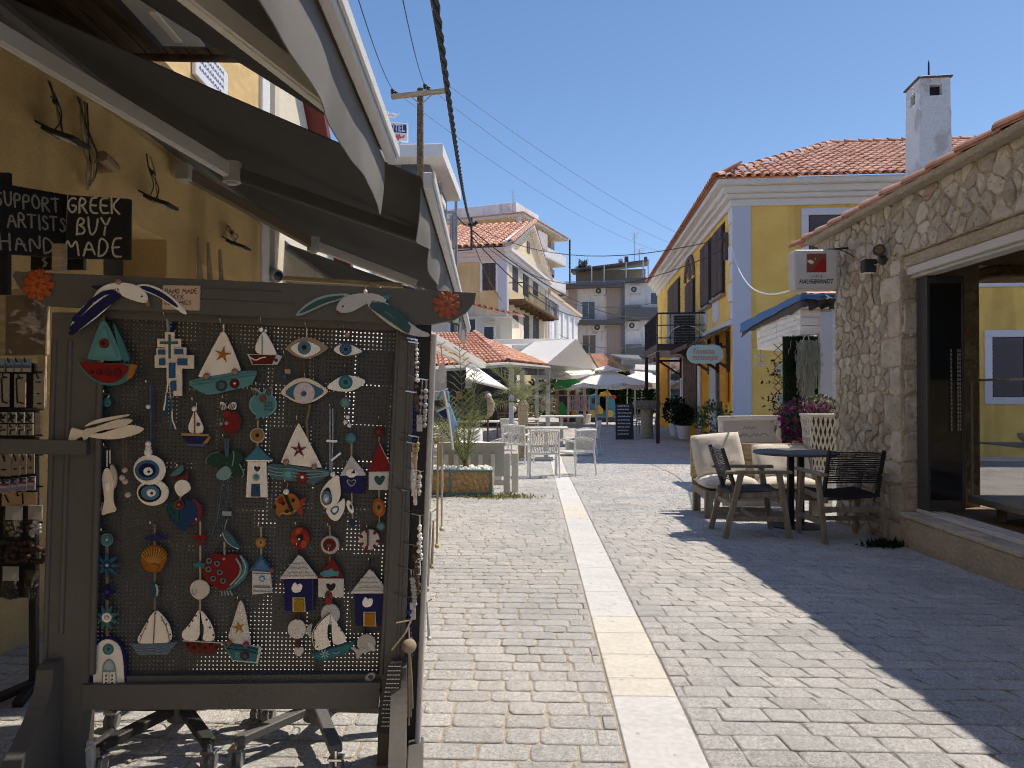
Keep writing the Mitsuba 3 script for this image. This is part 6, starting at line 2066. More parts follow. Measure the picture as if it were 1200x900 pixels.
def white_table(label,px,py,w,d,h=.74):
    q = gp(px,py)
    k = thing('terrace_table',label,'table','white tables on the terrace')
    z = float(zg(q[1]))
    put(k,'tabletop',cbox(q[0] - w/2,q[0] + w/2,q[1] - d/2,q[1] + d/2,z + h - .04,z + h,.008),'paint',col=(.60,.58,.52))
    put(k,'leg',[cbox(q[0] - .05,q[0] + .05,q[1] - .05,q[1] + .05,z,z + h - .041),cbox(q[0] - .25,q[0] + .25,q[1] - .25,q[1] + .25,z,z + .03)],'paint',col=(.55,.53,.46))
white_table('white table between the nearest woven armchairs',640,538,1.0,.8)
white_table('white table at the right behind the woven armchairs',658,522,1.25,.8,.86)
white_table('white table at the left by the palm fronds',560,524,1.2,.8)
white_table('white table farther left behind the sofas',610,520,1.1,.8)
for i,(px,py) in enumerate(((590,512),(607,512),(625,512),(600,505))):
    q = gp(px,py)
    slat_chair(['brown wooden chair, left of the row behind the white tables','brown wooden chair, middle of the row behind the white tables','brown wooden chair, right of the row behind the white tables','brown wooden chair deepest behind the row'][i],(q[0],q[1]),180 + 12*i,(.30,.20,.11),'brown wooden chairs of the terrace','wooden_chair')
q = gp(678,534)
k = thing('low_crate','pale low crate table beside the right woven armchair','crate')
put(k,'body',cbox(q[0] - .3,q[0] + .3,q[1],q[1] + .5,float(zg(q[1])),float(zg(q[1])) + .42,.01),'paint',col=(.50,.49,.42))
put(k,'inset',cbox(q[0] - .22,q[0] + .22,q[1] - .012,q[1] - .001,float(zg(q[1])) + .08,float(zg(q[1])) + .34,.004),'paint',col=(.40,.39,.33))

# tiled pavilion roof over a dark bar
pv = thing('tiled_pavilion','terracotta tiled pavilion roof on white posts over a dark bar','pavilion')
A,B = at(595,425,21.0),at(641,429.5,29.0)
Pk,D = at(557,391,25.0),at(500,431,18.0)
E = at(500,391,23.5)
R = at(640,424,33)
put(pv,'roof',trimesh.Trimesh([A,B,Pk,D,E,R],[[0,1,2],[1,5,2],[3,0,2],[3,2,4]],process=False),'terracotta',tone=.5)
laid = tile_slope(A,B,Pk,Pk,.30,.36,81,pieces=True) + tile_slope(D,A,Pk,E,.22,.34,82,pieces=True)
laid.sort(key=lambda q: project(q[0].vertices[0])[2] + 99*(project(q[0].vertices[0])[0] < 510))
for m,u in laid[:300]:
    put(pv,'tile',m,'terracotta',tone=u)
if len(laid) > 300:
    put(pv,'tiles_beyond',cat([m for m,u in laid[300:]]),'terracotta',tone=np.vstack([u for m,u in laid[300:]]),kind='stuff')
for i in range(13):
    a,b = A + (Pk - A)*(i/13),A + (Pk - A)*((i + 1.15)/13)
    put(pv,'ridge_tile',barrel(a + [0,0,.05],b + [0,0,.05],unit(np.cross(Pk - A,[0,0,1])),np.array([0,0,1.0]),.13,.10,5),'terracotta',tone=rp.random())
put(pv,'gutter',[tube([D + [0,-.08,-.05],A + [0,-.08,-.05]],.07,8),tube([A + [0,-.08,-.05],B + [.08,0,-.05]],.07,8)],'paint',col=(.40,.40,.39))
put(pv,'fascia',[beam(A + [-.1,.1,-.22],B + [-.12,0,-.22],.05,.24)],'paint',col=(.09,.07,.06))
for px,Y in ((612,23.5),(629,27.0),(642,29.5),(599,21.5)):
    q0 = at(px,432,Y)
    put(pv,'post',cbox(q0[0] - .07,q0[0] + .07,Y,Y + .14,float(zg(Y)),q0[2],.01),'paint',col=(.52,.52,.50))
put(pv,'back_wall',box(-7.5,-.9,33.0,33.2,-.3,2.4),'paint',col=(.05,.045,.042))
put(pv,'bar_counter',box(-6,-2.4,24.0,24.5,-.3,.75),'paint',col=(.16,.15,.13))
for i in range(14):
    x = -6.5 + .42*i
    put(pv,'shelf_goods',cbox(x,x + .28,32.6,32.95,.4 + .5*(i % 3),.75 + .5*(i % 3),.02),'paint',col=[(.30,.28,.25),(.10,.22,.20),(.35,.20,.10),(.55,.54,.50),(.12,.10,.09)][i % 5])
# cream awning in front of it
aw2 = thing('cream_awning','cream fabric awning on white arms before the tiled pavilion','awning')
put(aw2,'arm',beam(at(500,391,14.0),at(566,428,16.5),.14,.12),'paint',col=(.68,.66,.60))
put(aw2,'arm',beam(at(500,404,14.5),at(560,434,17.0),.10,.09),'paint',col=(.58,.55,.50))
P = []
for s in np.linspace(0,1,14):
    top = at(546 + 16*s,427 + 6*s,15.8 + .9*s)
    bot = at(546 + 46*s,443 + 11*s,15.4 + .9*s)
    P.append([top*(1 - t) + bot*t + np.array([0,-.05*math.sin(6*t + 5*s),0]) for t in np.linspace(0,1,6)])
put(aw2,'cloth',thick(grid_sheet(np.array(P)),.01),'white_canvas',smooth=40)
put(aw2,'front_tube',tube([at(546,444,15.3),at(594,456,16.2)],.03,8),'paint',col=(.6,.58,.52))

# white canvas marquee
mq = thing('white_marquee','white canvas marquee with a steep gable beside the tiled pavilion','marquee')
GA,GB,GC = at(641,427,31),at(675.5,397.5,32.5),at(701,433,34)
back = np.array([-7.5,8.5,0])
put(mq,'roof_cloth',[thick(grid_sheet(np.array([[GA,GB],[GA + back,GB + back]])),.03),thick(grid_sheet(np.array([[GC,GB],[GC + back,GB + back]])),.03)],'white_canvas')
put(mq,'gable_cloth',thick(trimesh.Trimesh([GA,GC,GB],[[0,1,2]],process=False),.02),'white_canvas')
put(mq,'beam',beam(at(575,400.5,33),at(662,399.5,36),.22,.22),'paint',col=(.72,.71,.68))
put(mq,'beam',beam(at(578,409,33),at(640,424,34),.06,.12),'paint',col=(.45,.42,.42))
put(mq,'side_cloth',thick(grid_sheet(np.array([[at(600,404,34),at(600,427,34)],[at(650,403,35),at(636,428,35)]])),.02),'white_canvas')
for px,Y in ((643,31.2),(699,34.2)):
    q0 = at(px,431,Y)
    put(mq,'post',cbox(q0[0] - .06,q0[0] + .06,Y,Y + .12,-.3,q0[2],.01),'paint',col=(.66,.66,.64))


def parasol(label,px,pyb,Y,w,py_rim,py_top,vent=True,n=8,name='parasol',rot=.2,pole=True):
    k = thing(name,label,'parasol',None)
    q = at(px,459,Y)
    zr,zt2 = zpx(py_rim,Y),zpx(py_top,Y)
    def cone(r0,z0,r1,z1,drop):
        th = np.arange(n*6 + 1)*2*math.pi/(n*6) + rot
        P = []
        for t in np.linspace(0,1,7):
            rr_ = r1 + (r0 - r1)*t
            row = []
            for i,a in enumerate(th):
                f = (i % 6)/6
                s = math.sin(math.pi*f)
                row.append([q[0] + rr_*math.cos(a)*(1 - .06*s*t),Y + rr_*math.sin(a)*(1 - .06*s*t),z1 + (z0 - z1)*t**.85 - .05*s*t*r0])
            P.append(row)
        P.append([[p[0],p[1],p[2] - drop] for p in P[-1]])
        return thick(grid_sheet(np.array(P)),.006)
    put(k,'canopy',cone(w/2,zr,.25,zt2 - (.25 if vent else 0),.16),'white_canvas',smooth=25)
    if vent:
        put(k,'vent_cap',cone(w*.17,zt2 - .22,.02,zt2,.04),'white_canvas',smooth=25)
    put(k,'pole',tube([[q[0],Y,float(zg(Y))],[q[0],Y,zt2 - .05]],.045,8),'paint',col=(.68,.66,.62))
    for i in range(n):
        a = rot + i*2*math.pi/n
        put(k,'rib',beam([q[0],Y,zr - .1],[q[0] + w*.42*math.cos(a),Y + w*.42*math.sin(a),zr + .08],.03,.03),'paint',col=(.55,.50,.42))
parasol('large white parasol with a vented top before the kiddie ride',711.5,492,34.0,4.3,449,428)
parasol('white parasol half hidden behind the large one on the left',666,492,37.0,3.9,438.5,426,vent=False,rot=.5)
parasol('cream parasol farther right near the taverna',752,492,45.0,5.0,449,436,vent=False,rot=.1)
parasol('white parasol far behind the large one',735,490,49.0,4.8,452,441,vent=False,rot=.7)

# children's rides and toys
tr = thing('kiddie_ride','blue and yellow toy car ride for children under the white parasol','kiddie ride')
RY = 38.0
g = lambda px,py: at(px,py,RY)
def rprof(pts,y0,y1,nm,col,par=tr):
    P = [(at(px,py,RY)[0],at(px,py,RY)[2]) for px,py in pts]
    m = extr(sg.Polygon(P).buffer(-.04).buffer(.04),y1 - y0)
    put(par,nm,xf(m,frame([0,y1,0],[1,0,0],[0,0,1],[0,-1,0])),'paint',col=col)
BL = (.06,.26,.46)
rprof([(689,488),(689,474),(692,464),(700,461),(703,465),(703,487)],RY,RY + 1.0,'body',BL)
rprof([(712,488),(712,466),(714,463),(720,467),(722,478),(722,488)],RY,RY + 1.0,'body',BL)
rprof([(702,488),(702,482),(712,482),(712,488)],RY + .1,RY + .9,'floor',BL)
rprof([(703.5,464.5),(706,459.5),(714,459),(718,464.5)],RY + .02,RY + .98,'roof',(.62,.40,.03))
rprof([(693.5,473),(694,467),(699,466.5),(699,473)],RY - .02,RY + .0,'window',(.03,.05,.07))
rprof([(699,475),(702,474),(707,480),(706,485),(700,485)],RY - .06,RY + .3,'seat',(.60,.44,.05))
rprof([(714.5,467),(715,464),(722,463.5),(722.5,467)],RY - .02,RY + 1.02,'hood_stripe',(.45,.05,.04))
for px in (693.5,714.5):
    q = g(px,484.5)
    put(tr,'wheel',tube([[q[0],RY - .10,q[2]],[q[0],RY + .1,q[2]]],.19,16),'paint',col=(.50,.40,.10))
put(tr,'base',box(g(691,0)[0],g(722,0)[0],RY + .05,RY + .95,float(zg(RY)),g(0,489)[2]),'paint',col=(.04,.07,.12))
pt_ = thing('toy_palm','green and brown toy palm figure before the play corner','toy')
RY = 33.0
rprof([(650.5,490),(651,455),(655,455),(655.5,490)],RY,RY + .2,'trunk',(.30,.17,.08),pt_)
rprof([(647,456),(651,447),(662,445),(674,444),(681,447),(676,452),(664,454),(660,458),(656,453)],RY - .1,RY + .3,'fronds',(.035,.26,.06),pt_)
rprof([(656,489),(656,474),(659,470),(664,478),(665,489)],RY + .05,RY + .5,'slide',(.04,.30,.07),pt_)
rprof([(657,492),(657,488),(665,488),(665,492)],RY,RY + .4,'base',(.40,.03,.03),pt_)
pn = thing('penguin_ride','black and white penguin shaped ride under the pavilion roof','kiddie ride')
q = at(601.5,459,24.0)
put(pn,'body',lathe([(.0001,-.30),(.26,-.25),(.33,.1),(.24,.45),(.18,.55),(.0001,.56)],16,[q[0],24,0.0]),'paint',col=(.03,.03,.035),smooth=40)
put(pn,'head',ball([q[0],24,.68],.21,2),'paint',col=(.03,.03,.035))
put(pn,'belly',xf(ball([0,0,0],.25,2),TM.translation_matrix([q[0],23.83,.08]) @ np.diag([1,.7,1.2,1])),'paint',col=(.70,.70,.69))
put(pn,'face',ball([q[0],23.9,.68],.14,1),'paint',col=(.70,.70,.69))
put(pn,'beak',lathe([(.0001,0),(.05,0),(.0001,.12)],8,[0,0,0]).apply_transform(frame([q[0],23.77,.66],[1,0,0],[0,0,1],[0,-1,0])),'paint',col=(.55,.30,.03))
pf = thing('pink_railing','white and pink turned railing of the play corner','railing')
for px in np.arange(636,691,2.7):
    if 649 < px < 667:
        continue
    q0,q1 = at(px,481,36.0),at(px,464,36.0)
    put(pf,'baluster',lathe([(.03,0),(.05,.1),(.03,.2),(.06,.4),(.03,.6),(.03,q1[2] - q0[2])],8,[q0[0],36.0,q0[2]]),'paint',col=(.64,.50,.58))
put(pf,'rail',[beam(at(634,463.5,36),at(692,463.5,36),.07,.06),beam(at(634,481,36),at(692,481,36),.07,.06)],'paint',col=(.68,.60,.64))
k = thing('play_posts','white posts of the play corner canopy','frame')
for px in (641,676.5,685):
    q0 = at(px,445,36.3)
    put(k,'post',cbox(q0[0] - .07,q0[0] + .07,36.3,36.44,-.3,q0[2]),'paint',col=(.66,.65,.62))
k = thing('play_screen','dark painted screen of red and yellow patches in the play corner','screen')
a,b = at(655,487,38.0),at(690,447,38.0)
put(k,'panel',box(a[0],b[0],38.2,38.3,-.3,b[2]),'paint',col=(.05,.04,.04))
rs = np.random.default_rng(15)
for i in range(12):
    x,z = rs.uniform(a[0],b[0] - .4),rs.uniform(-.2,b[2] - .4)
    put(k,'patch',box(x,x + rs.uniform(.15,.4),38.18,38.198,z,z + rs.uniform(.15,.4)),'paint',col=[(.35,.03,.03),(.50,.33,.04),(.10,.12,.25),(.22,.12,.06)][i % 4])
k = thing('lidded_bin','small white tub beside the blue and yellow ride','tub')
put(None,k,lathe([(.0001,-.3),(.32,-.3),(.38,.1),(.40,.12),(.36,.14),(.0001,.1)],14,[at(684,459,36.8)[0],36.8,0]),'paint',col=(.62,.62,.60),smooth=40)
bf = thing('bird_figure','white-headed wooden bird figure perched among the palm fronds','figure')
q = at(573,464,13.0)
put(bf,'head',ball(q,.045,2),'paint',col=(.74,.74,.73))
put(bf,'body',tube([q + [.0,0,-.03],q + [.03,0,-.14],q + [.01,0,-.32],q + [-.05,0,-.40]],[.05,.085,.06,.01],10),'pale_wood',smooth=50)
put(bf,'wing',xf(ball([0,0,0],.15,2),TM.translation_matrix(q + [-.09,-.02,-.20]) @ np.diag([.75,.25,1,1])),'paint',col=(.03,.045,.02))
put(bf,'beak',tube([q + [-.03,-.03,0],q + [-.10,-.06,-.02]],[.018,.004],6),'paint',col=(.45,.30,.08))
put(bf,'perch',tube([q + [-.02,0,-.38],[q[0] - .02,13.0,float(zg(13))]],.02,6),'old_wood')

# red-roofed house and canopies beyond the parasols
rh = thing('red_roof_house','small house with a red tiled gable beyond the parasols','house')
a,b,c_,d_ = at(691,432,50),at(706,416,52),at(690,416,56),at(675,430,54)
put(rh,'roof',trimesh.Trimesh([a,b,c_,d_,at(730,436,53)],[[0,1,2],[0,2,3],[0,4,1]],process=False),'terracotta',tone=.5)
m,u = tile_slope(at(700,434,49.5),at(716,427,53),at(706,415.5,52),at(691,417,49.5),.5,.6,84)
put(rh,'tiles',m,'terracotta',tone=u,kind='stuff')
put(rh,'wall',box(at(690,0,54)[0],at(730,0,54)[0],54,60,-.4,at(700,432,54)[2]),'cream_stucco')
put(rh,'barge_board',beam(at(714,419,51),at(731,433,51),.12,.2),'pale_wood')
gc = thing('grey_canopy','dark grey flat canopy under the grey apartment block','canopy')
put(gc,'roof',thick(grid_sheet(np.array([[at(714,417,54),at(728,421,44)],[at(748,418,56),at(752,423,46)]])),.12),'paint',col=(.15,.15,.155))
put(gc,'wall',box(at(728,0,57)[0],at(790,0,57)[0],56.5,57,-.4,at(740,421,56)[2]),'paint',col=(.30,.29,.28))
put(gc,'stripe_front',[box(at(734 + 6*i,0,56.4)[0],at(737 + 6*i,0,56.4)[0],56.3,56.49,-.4,at(740,446,56)[2]) for i in range(8)],'paint',col=(.45,.44,.43))
put(gc,'shelf_roof',thick(grid_sheet(np.array([[at(728,428,55),at(728,434,52)],[at(790,430,55),at(782,436,50)]])),.1),'paint',col=(.50,.50,.49))
ca2 = thing('cream_canopy','two-step cream canopy left of the taverna posts','canopy')
put(ca2,'cloth',[thick(grid_sheet(np.array([[at(738,435,50),at(742,441,46)],[at(764,438,50),at(765,443,44)]])),.05),thick(grid_sheet(np.array([[at(740,440,48),at(745,448,44)],[at(772,445,46),at(773,450,42)]])),.05)],'white_canvas')
for px,Y in ((744,46.2),(771,43.0)):
    q0 = at(px,447,Y)
    put(ca2,'post',tube([[q0[0],Y,-.3],q0],.05,6),'paint',col=(.4,.39,.37))
for i,(px,py,Y,rd,lab) in enumerate(((728,468,52,(3.0,1.5,1.9),'dark leafy tree behind the large white parasol'),(696,462,50,(2.6,1.5,1.5),'dark shrub behind the toy car ride'),(655,470,47,(2.4,1.4,1.6),'dark foliage behind the toy palm'))):
    q = at(px,py,Y)
    k = bush('dark_tree',lab,q,rd,1500,.42,[(.03,.06,.02),(.05,.09,.03),(.02,.035,.015)],140 + i,catg='tree',part='crown')
    put(k,'trunk',tube([[q[0],Y,-.4],[q[0] + .1,Y,q[2]]],[.16,.08],7),'old_wood')
k = thing('shopfront_row','dim shopfront row closing the end of the street behind the parasols','building')
put(k,'wall',box(at(692,0,66)[0],at(800,0,66)[0],66,67,-.4,3.1),'paint',col=(.30,.28,.26))
for i in range(5):
    x = at(698 + 20*i,0,65.9)[0]
    put(k,'shop_window',box(x,x + 1.0,65.85,65.99,.1,2.2),'window_glass')
# ------------------------------------------------------------------ the souvenir rack
RO,R1 = at(110,600,2.38),at(455,600,2.52)
RU = unit((R1 - RO)*[1,1,0]); RW = np.cross(RU,[0,0,1]); RZ_ = np.array([0,0,1.0])
RM = frame(RO,RU,RZ_,RW)


def rp(px,py,w=0.0):
    p = hit(px,py,RO + RW*w,RW) - RO
    return float(p @ RU),float(p[2])


def rpoly(pts,w0,w1):
    return xf(extr(sg.Polygon([rp(x,y,w1) for x,y in pts]).buffer(0),w1 - w0),RM @ TM.translation_matrix([0,0,w0]))


def r3(px,py,w):
    u,v = rp(px,py,w)
    return RO + RU*u + RZ_*v + RW*w


rk = thing('souvenir_rack','tall dark grey painted rack with a perforated panel full of hanging ceramics','rack')
GREY = 'rack_paint'
# perforated panel
TL,TR,BR,BL_ = (np.array(q,float) for q in ((111,356),(470,376),(447,806),(102,806)))
nx,ny = 74,92
V,F = [],[]
th = np.arange(8)*math.pi/4 + math.pi/8
def bil(s,t):
    q = (TL*(1 - s) + TR*s)*(1 - t) + (BL_*(1 - s) + BR*s)*t
    u,v = rp(q[0],q[1],0)
    return np.array([u,v])
gpts = np.array([[bil(i/nx,j/ny) for j in range(ny + 1)] for i in range(nx + 1)])
hr = .20
for i in range(nx):
    for j in range(ny):
        a,b,c,d = gpts[i,j],gpts[i + 1,j],gpts[i + 1,j + 1],gpts[i,j + 1]
        m = (a + b + c + d)/4
        r_ = np.linalg.norm(b - a)*hr
        o = m + r_*np.column_stack([np.cos(th),np.sin(th)])
        k = len(V)
        V += [[*q,0] for q in (b,a,d,c)] + [[*q,0] for q in o] + [[*q,-.0022] for q in o]
        # corners are ordered right-top, left-top, left-bottom, right-bottom as seen from the front
        ang = [math.atan2(*(q - m)[::-1]) for q in (b,a,d,c)]
        for e in range(8):
            f = (e + 1) % 8
            mid = th[e] + math.pi/8
            q = int(np.argmin([abs((mid - x + math.pi) % (2*math.pi) - math.pi) for x in ang]))
            F.append([k + 4 + e,k + q,k + 4 + f])
            F += [[k + 4 + e,k + 4 + f,k + 12 + f],[k + 4 + e,k + 12 + f,k + 12 + e]]
        for q0,q1,e in ((0,1,1),(1,2,3),(2,3,5),(3,0,7)):
            mids = [(e_ ,abs((th[e_] - (ang[q0] + ((ang[q1] - ang[q0] + math.pi) % (2*math.pi) - math.pi)/2) + math.pi) % (2*math.pi) - math.pi)) for e_ in range(8)]
            two_ = sorted(mids,key=lambda z: z[1])[:2]
            for e_,_ in two_:
                pass
            ei = sorted(e_ for e_,_ in two_)
            if ei == [0,7]:
                ei = [7,0]
            F += [[k + q0,k + q1,k + 4 + ei[1]],[k + q0,k + 4 + ei[1],k + 4 + ei[0]]]
put(rk,'perforated_panel',xf(trimesh.Trimesh(np.array(V),np.array(F),process=False),RM),'paint',col=(.050,.052,.056))
# posts, rails, mouldings
put(rk,'left_post',rpoly([(61,366),(117,366),(106,780),(97,832),(94,905),(46,905)],-.045,.045),GREY)
put(rk,'right_post',rpoly([(469,366),(487,370),(470,905),(441,905),(446,800)],-.045,.045),GREY)
put(rk,'side_panel',rpoly([(486,372),(506,374),(489,880),(469,880)],-.06,-.045),'paint',col=(.03,.03,.032))
put(rk,'bottom_rail',rpoly([(97,803),(446,800),(443,830.5),(95,832)],-.03,.055),GREY)
put(rk,'ledge',rpoly([(103,793),(447,790),(446,802),(101,804)],.0,.028),GREY)
put(rk,'top_rail',rpoly([(108,352),(480,366),(478,388),(108,372)],.0,.030),GREY)
put(rk,'head_board',rpoly([(14.5,323),(17,318),(300,330),(520,341),(558,343.5),(556,354),(547,366),(532,375),(505,380),(440,377.5),(300,371),(110,361),(54,358),(34,348),(22,336)],.046,.075),GREY)
put(rk,'groove_bead',[tube([r3(225,338,.076),r3(330,343,.076)],.004,6),tube([r3(225,351,.076),r3(345,357,.076)],.004,6)],GREY)
for q in (((119,372),(108,790)),((82.5,400),(72,742)),((64,400),(53,770))):
    put(rk,'bead_moulding',tube([r3(*q[0],.046),r3(*q[1],.046)],.011 if q[0][0] > 100 else .008,8),GREY,smooth=50)
for q in (((466,388),(447,790)),((480,400),(466,780))):
    put(rk,'bead_moulding',tube([r3(*q[0],.044),r3(*q[1],.044)],.007,8),GREY,smooth=50)
for (px,wmax,nm) in ((67,.40,'foot_bracket'),(470,.30,'foot_bracket')):
    u,_ = rp(px,700,.045)
    zt = float(r3(px,772,.045)[2])
    g0 = float(zg(2.4))
    t = np.linspace(0,1,16)
    S = [(.046 + wmax*(.16 + .84*(.5 - .5*math.cos(math.pi*x))**1.15),zt - .012 - (zt - .05)*x) for x in t]
    prof = [(.046,g0)] + [(.046,zt),(.046 + wmax*.10,zt)] + S + [(.046 + wmax,g0)]
    m = extr(sg.Polygon(prof),.05)
    put(rk,nm,xf(m,frame(RO + RU*(u - .03) - [0,0,RO[2]],RW,RZ_,-RU) @ TM.translation_matrix([0,0,-.05])),GREY)
    put(rk,'foot_bar',xf(cbox(u + .022,u + .075,g0,g0 + .045,-.06,.046 + wmax*.9,.004),frame(RO*[1,1,0],RU,RZ_,RW)),GREY)
put(rk,'side_pole',tube([r3(508.5,392,-.02),r3(489,886,-.02)],.0105,10),'paint',col=(.50,.49,.47),smooth=50)
put(rk,'side_arm',[rpoly([(-14,514.5),(100,516.5),(101,533),(-14,531.5)],.047,.075),rpoly([(96,518),(101,518),(101,532),(96,532)],.0752,.08)],GREY)
put(rk,'white_clamp',[xf(cbox(-.02,.02,-.01,.01,-.05,.05),TM.translation_matrix(r3(104,885,.0))),beam(r3(100,878,.0),r3(131,857,.0),.035,.012),beam(r3(99.5,835,-.03),r3(98.5,878,-.03),.012,.012)],'paint',col=(.62,.61,.57))

# two revolving stands with caster feet behind the rack
for j,(px,py,lab) in enumerate(((372,838,'revolving display stand on a five-armed caster base, right one behind the rack'),(213,840,'revolving display stand on a five-armed caster base, left one behind the rack'))):
    k = thing('revolving_stand',lab,'stand','caster stands behind the rack')
    Yh = (EYE - .085)*870/(py - 459)
    h = at(px,py,Yh)
    put(k,'hub',lathe([(.0001,.07),(.05,.07),(.05,.15),(.03,.17),(.0001,.17)],16,[h[0],h[1],0]),'paint',col=(.10,.10,.105),smooth=40)
    put(k,'pole',tube([[h[0],h[1],.15],[h[0],h[1],1.42]],.016,8),'paint',col=(.03,.03,.03))
    for i in range(5):
        a = math.radians(-62 + 72*i + 14*j)
        e = h[:2] + .30*np.array([math.cos(a),math.sin(a)])
        put(k,'arm',beam([h[0],h[1],.115],[e[0],e[1],.085],.042,.03),'paint',col=(.115,.115,.12) if j == 0 else (.03,.03,.03))
        cs = put(k,'caster',[tube([[e[0] - .02,e[1],.026],[e[0] - .008,e[1],.026]],.026,12),tube([[e[0] + .008,e[1],.026],[e[0] + .02,e[1],.026]],.026,12)],'paint',col=(.20,.20,.19))
        put(cs,'fork',[beam([e[0],e[1],.03],[e[0],e[1],.085],.012,.012),cbox(e[0] - .024,e[0] + .024,e[1] - .02,e[1] + .02,.053,.064,.003)],'chrome')
    rr_ = np.random.default_rng(300 + j)
    for i in range(7):
        zc = .42 + .155*i
        for s in (-1,0,1):
            x = h[0] + s*.15 + rr_.normal(0,.02) + .02
            put(k,'card_panel',xf(cbox(-.066,.066,-.004,.004,-.066,.066,.002),TM.translation_matrix([x,h[1] + .12 + rr_.normal(0,.03),zc + rr_.normal(0,.01)]) @ rotz(rr_.normal(0,12))),'paint',col=[(.05,.05,.055),(.14,.12,.10),(.22,.20,.18),(.06,.08,.10)][rr_.integers(4)])
        put(k,'ring',tube([[h[0] + .17*math.cos(t),h[1] + .16 + .10*math.sin(t),zc + .075] for t in np.linspace(0,6.28,20)],.003,4),'paint',col=(.03,.03,.03))

# ------------------------------------------------------------------ the ceramics
W = (.84,.79,.71); W2_ = (.86,.85,.82); CRM = (.77,.68,.55); NV = (.012,.016,.12); TQ = (.075,.27,.32); TQ2 = (.14,.38,.42); SKY_ = (.07,.22,.38)
RD = (.30,.015,.02); DR = (.16,.012,.018); OR = (.60,.22,.03); GO = (.55,.33,.04); BKK = (.012,.012,.014); GRN_ = (.012,.07,.05); CORD = (.22,.15,.10); PK = (.52,.30,.25); BLU = (.03,.14,.36); GB = (.16,.24,.30); BRD = (.40,.32,.25)


def orn(label,catg,O,items,base=.022,sc=7.5,group=None,hook=None,name=None):
    """One hanging ceramic: flat fired-clay pieces traced in the plane of the panel, each with its own thickness."""
    k = thing(name or catg.replace(' ','_'),label,catg,group)
    X = lambda q: (O[0] + q[0]/sc,O[1] + q[1]/sc)
    for it in items:
        nm,kd,data,col = it[:4]
        if max(col) - min(col) > .5*max(col):
            col = tuple(c*.68 for c in col)
        lay = it[4] if len(it) > 4 else 0
        w0 = base + .0055*lay
        w1 = w0 + (.008 if lay == 0 else .0052)
        if kd in 'PS':
            pts = [X(q) for q in data]
            if kd == 'S':
                pts = chaikin(pts,2)
            loc = np.array([rp(x,y,w1) for x,y in pts])
        elif kd == 'C':
            cx,cy,rx = data[:3]
            ry = data[3] if len(data) > 3 else rx
            rot = math.radians(data[4]) if len(data) > 4 else 0
            th = np.linspace(0,2*math.pi,29)[:-1]
            loc = np.array([rp(*X((cx + rx*math.cos(t)*math.cos(rot) - ry*math.sin(t)*math.sin(rot),cy + rx*math.cos(t)*math.sin(rot) + ry*math.sin(t)*math.cos(rot))),w1) for t in th])
        elif kd == '*':
            cx,cy,R,r,n,rot = data
            pts = []
            for i in range(2*n):
                a = math.radians(rot) + math.pi*i/n
                q = R if i % 2 == 0 else r
                pts.append(X((cx + q*math.cos(a),cy + q*math.sin(a))))
            loc = np.array([rp(x,y,w1) for x,y in (chaikin(pts,1) if n > 6 else pts)])
        elif kd in 'BT':
            if kd == 'B':
                c = r3(*X(data[:2]),w0 + .010)
                r_ = data[2]/sc*2.45/FPX
                mesh = ball(c,r_,2)
            else:
                pts,wd = data
                mesh = tube([r3(*X(q),w0 + .004) for q in pts],max(wd/sc*2.45/FPX*.5,.0012),5)
            put(k,nm,mesh,'glaze' if kd == 'B' else 'matte',col=col,smooth=40)
            continue
        elif kd == 'L':
            pts,wd = data
            q = [rp(*X(p),w1) for p in (chaikin(np.array(pts,float),1,False) if len(pts) > 2 else pts)]
            g = sg.LineString(q).buffer(wd/sc*2.45/FPX*.5,quad_segs=2)
            put(k,nm,xf(extr(g,w1 - w0),RM @ TM.translation_matrix([0,0,w0])),'glaze',col=col)
            continue
        g = sg.Polygon(loc).buffer(0)
        e = .0016
        gi = g.buffer(-e)
        m = [xf(extr(g,w1 - w0 - e),RM @ TM.translation_matrix([0,0,w0]))]
        if not gi.is_empty:
            m.append(xf(extr(gi,e),RM @ TM.translation_matrix([0,0,w1 - e])))
        put(k,nm,m,'glaze',col=col)
    if hook:
        x,y = X(hook)
        a = r3(x,y,0.0)
        put(k,'hook',tube([a + RW*.001,a + RW*.035,a + RW*.045 + [0,0,.008],a + RW*.046 + [0,0,.014]],.0016,5),'chrome')
    return k


def ring(nm,cx,cy,*rc,lay=0):
    """Concentric discs: (radius, colour) pairs."""
    return [(nm if i == 0 else 'inlay','C',(cx,cy,r),c,lay + i) for i,(r,c) in enumerate(rc)]


def cord(*pts,w=16,col=CORD):
    return ('cord','T',(pts,w),col,0)


A = (75,310)
orn('blue and white ceramic gull flying right with striped navy wings','gull ornament',A,[
    ('tail','P',[(232,188),(330,182),(330,225),(270,215)],NV,0),
    ('wing','S',[(620,178),(720,168),(830,200),(940,275),(1035,365),(1082,432),(1050,440),(960,370),(880,315),(800,270),(700,235)],W2_,0),('wing_stripe','S',[(650,190),(730,186),(830,225),(930,290),(1010,370),(985,378),(900,320),(800,262),(700,222)],NV,1),
    ('wing','S',[(500,240),(430,200),(320,215),(230,310),(120,405),(45,555),(48,615),(95,600),(300,455),(425,335)],W2_,1),
    *[('wing_stripe','L',([a,b,c],w),NV,2) for a,b,c,w in (((470,225),(300,260),(85,485),34),((470,245),(320,330),(65,560),38),((480,262),(360,360),(60,600),40))],
    ('body','S',[(250,285),(310,205),(390,168),(480,155),(570,163),(650,185),(722,245),(742,318),(705,340),(640,325),(560,300),(490,262),(420,212),(330,222)],W2_,2),
    ('beak','P',[(712,335),(742,318),(752,372),(728,362)],(.50,.28,.09),3),('eye','C',(680,278,8),BKK,3),('bead','B',(478,152,24),PK,2)],base=.083)
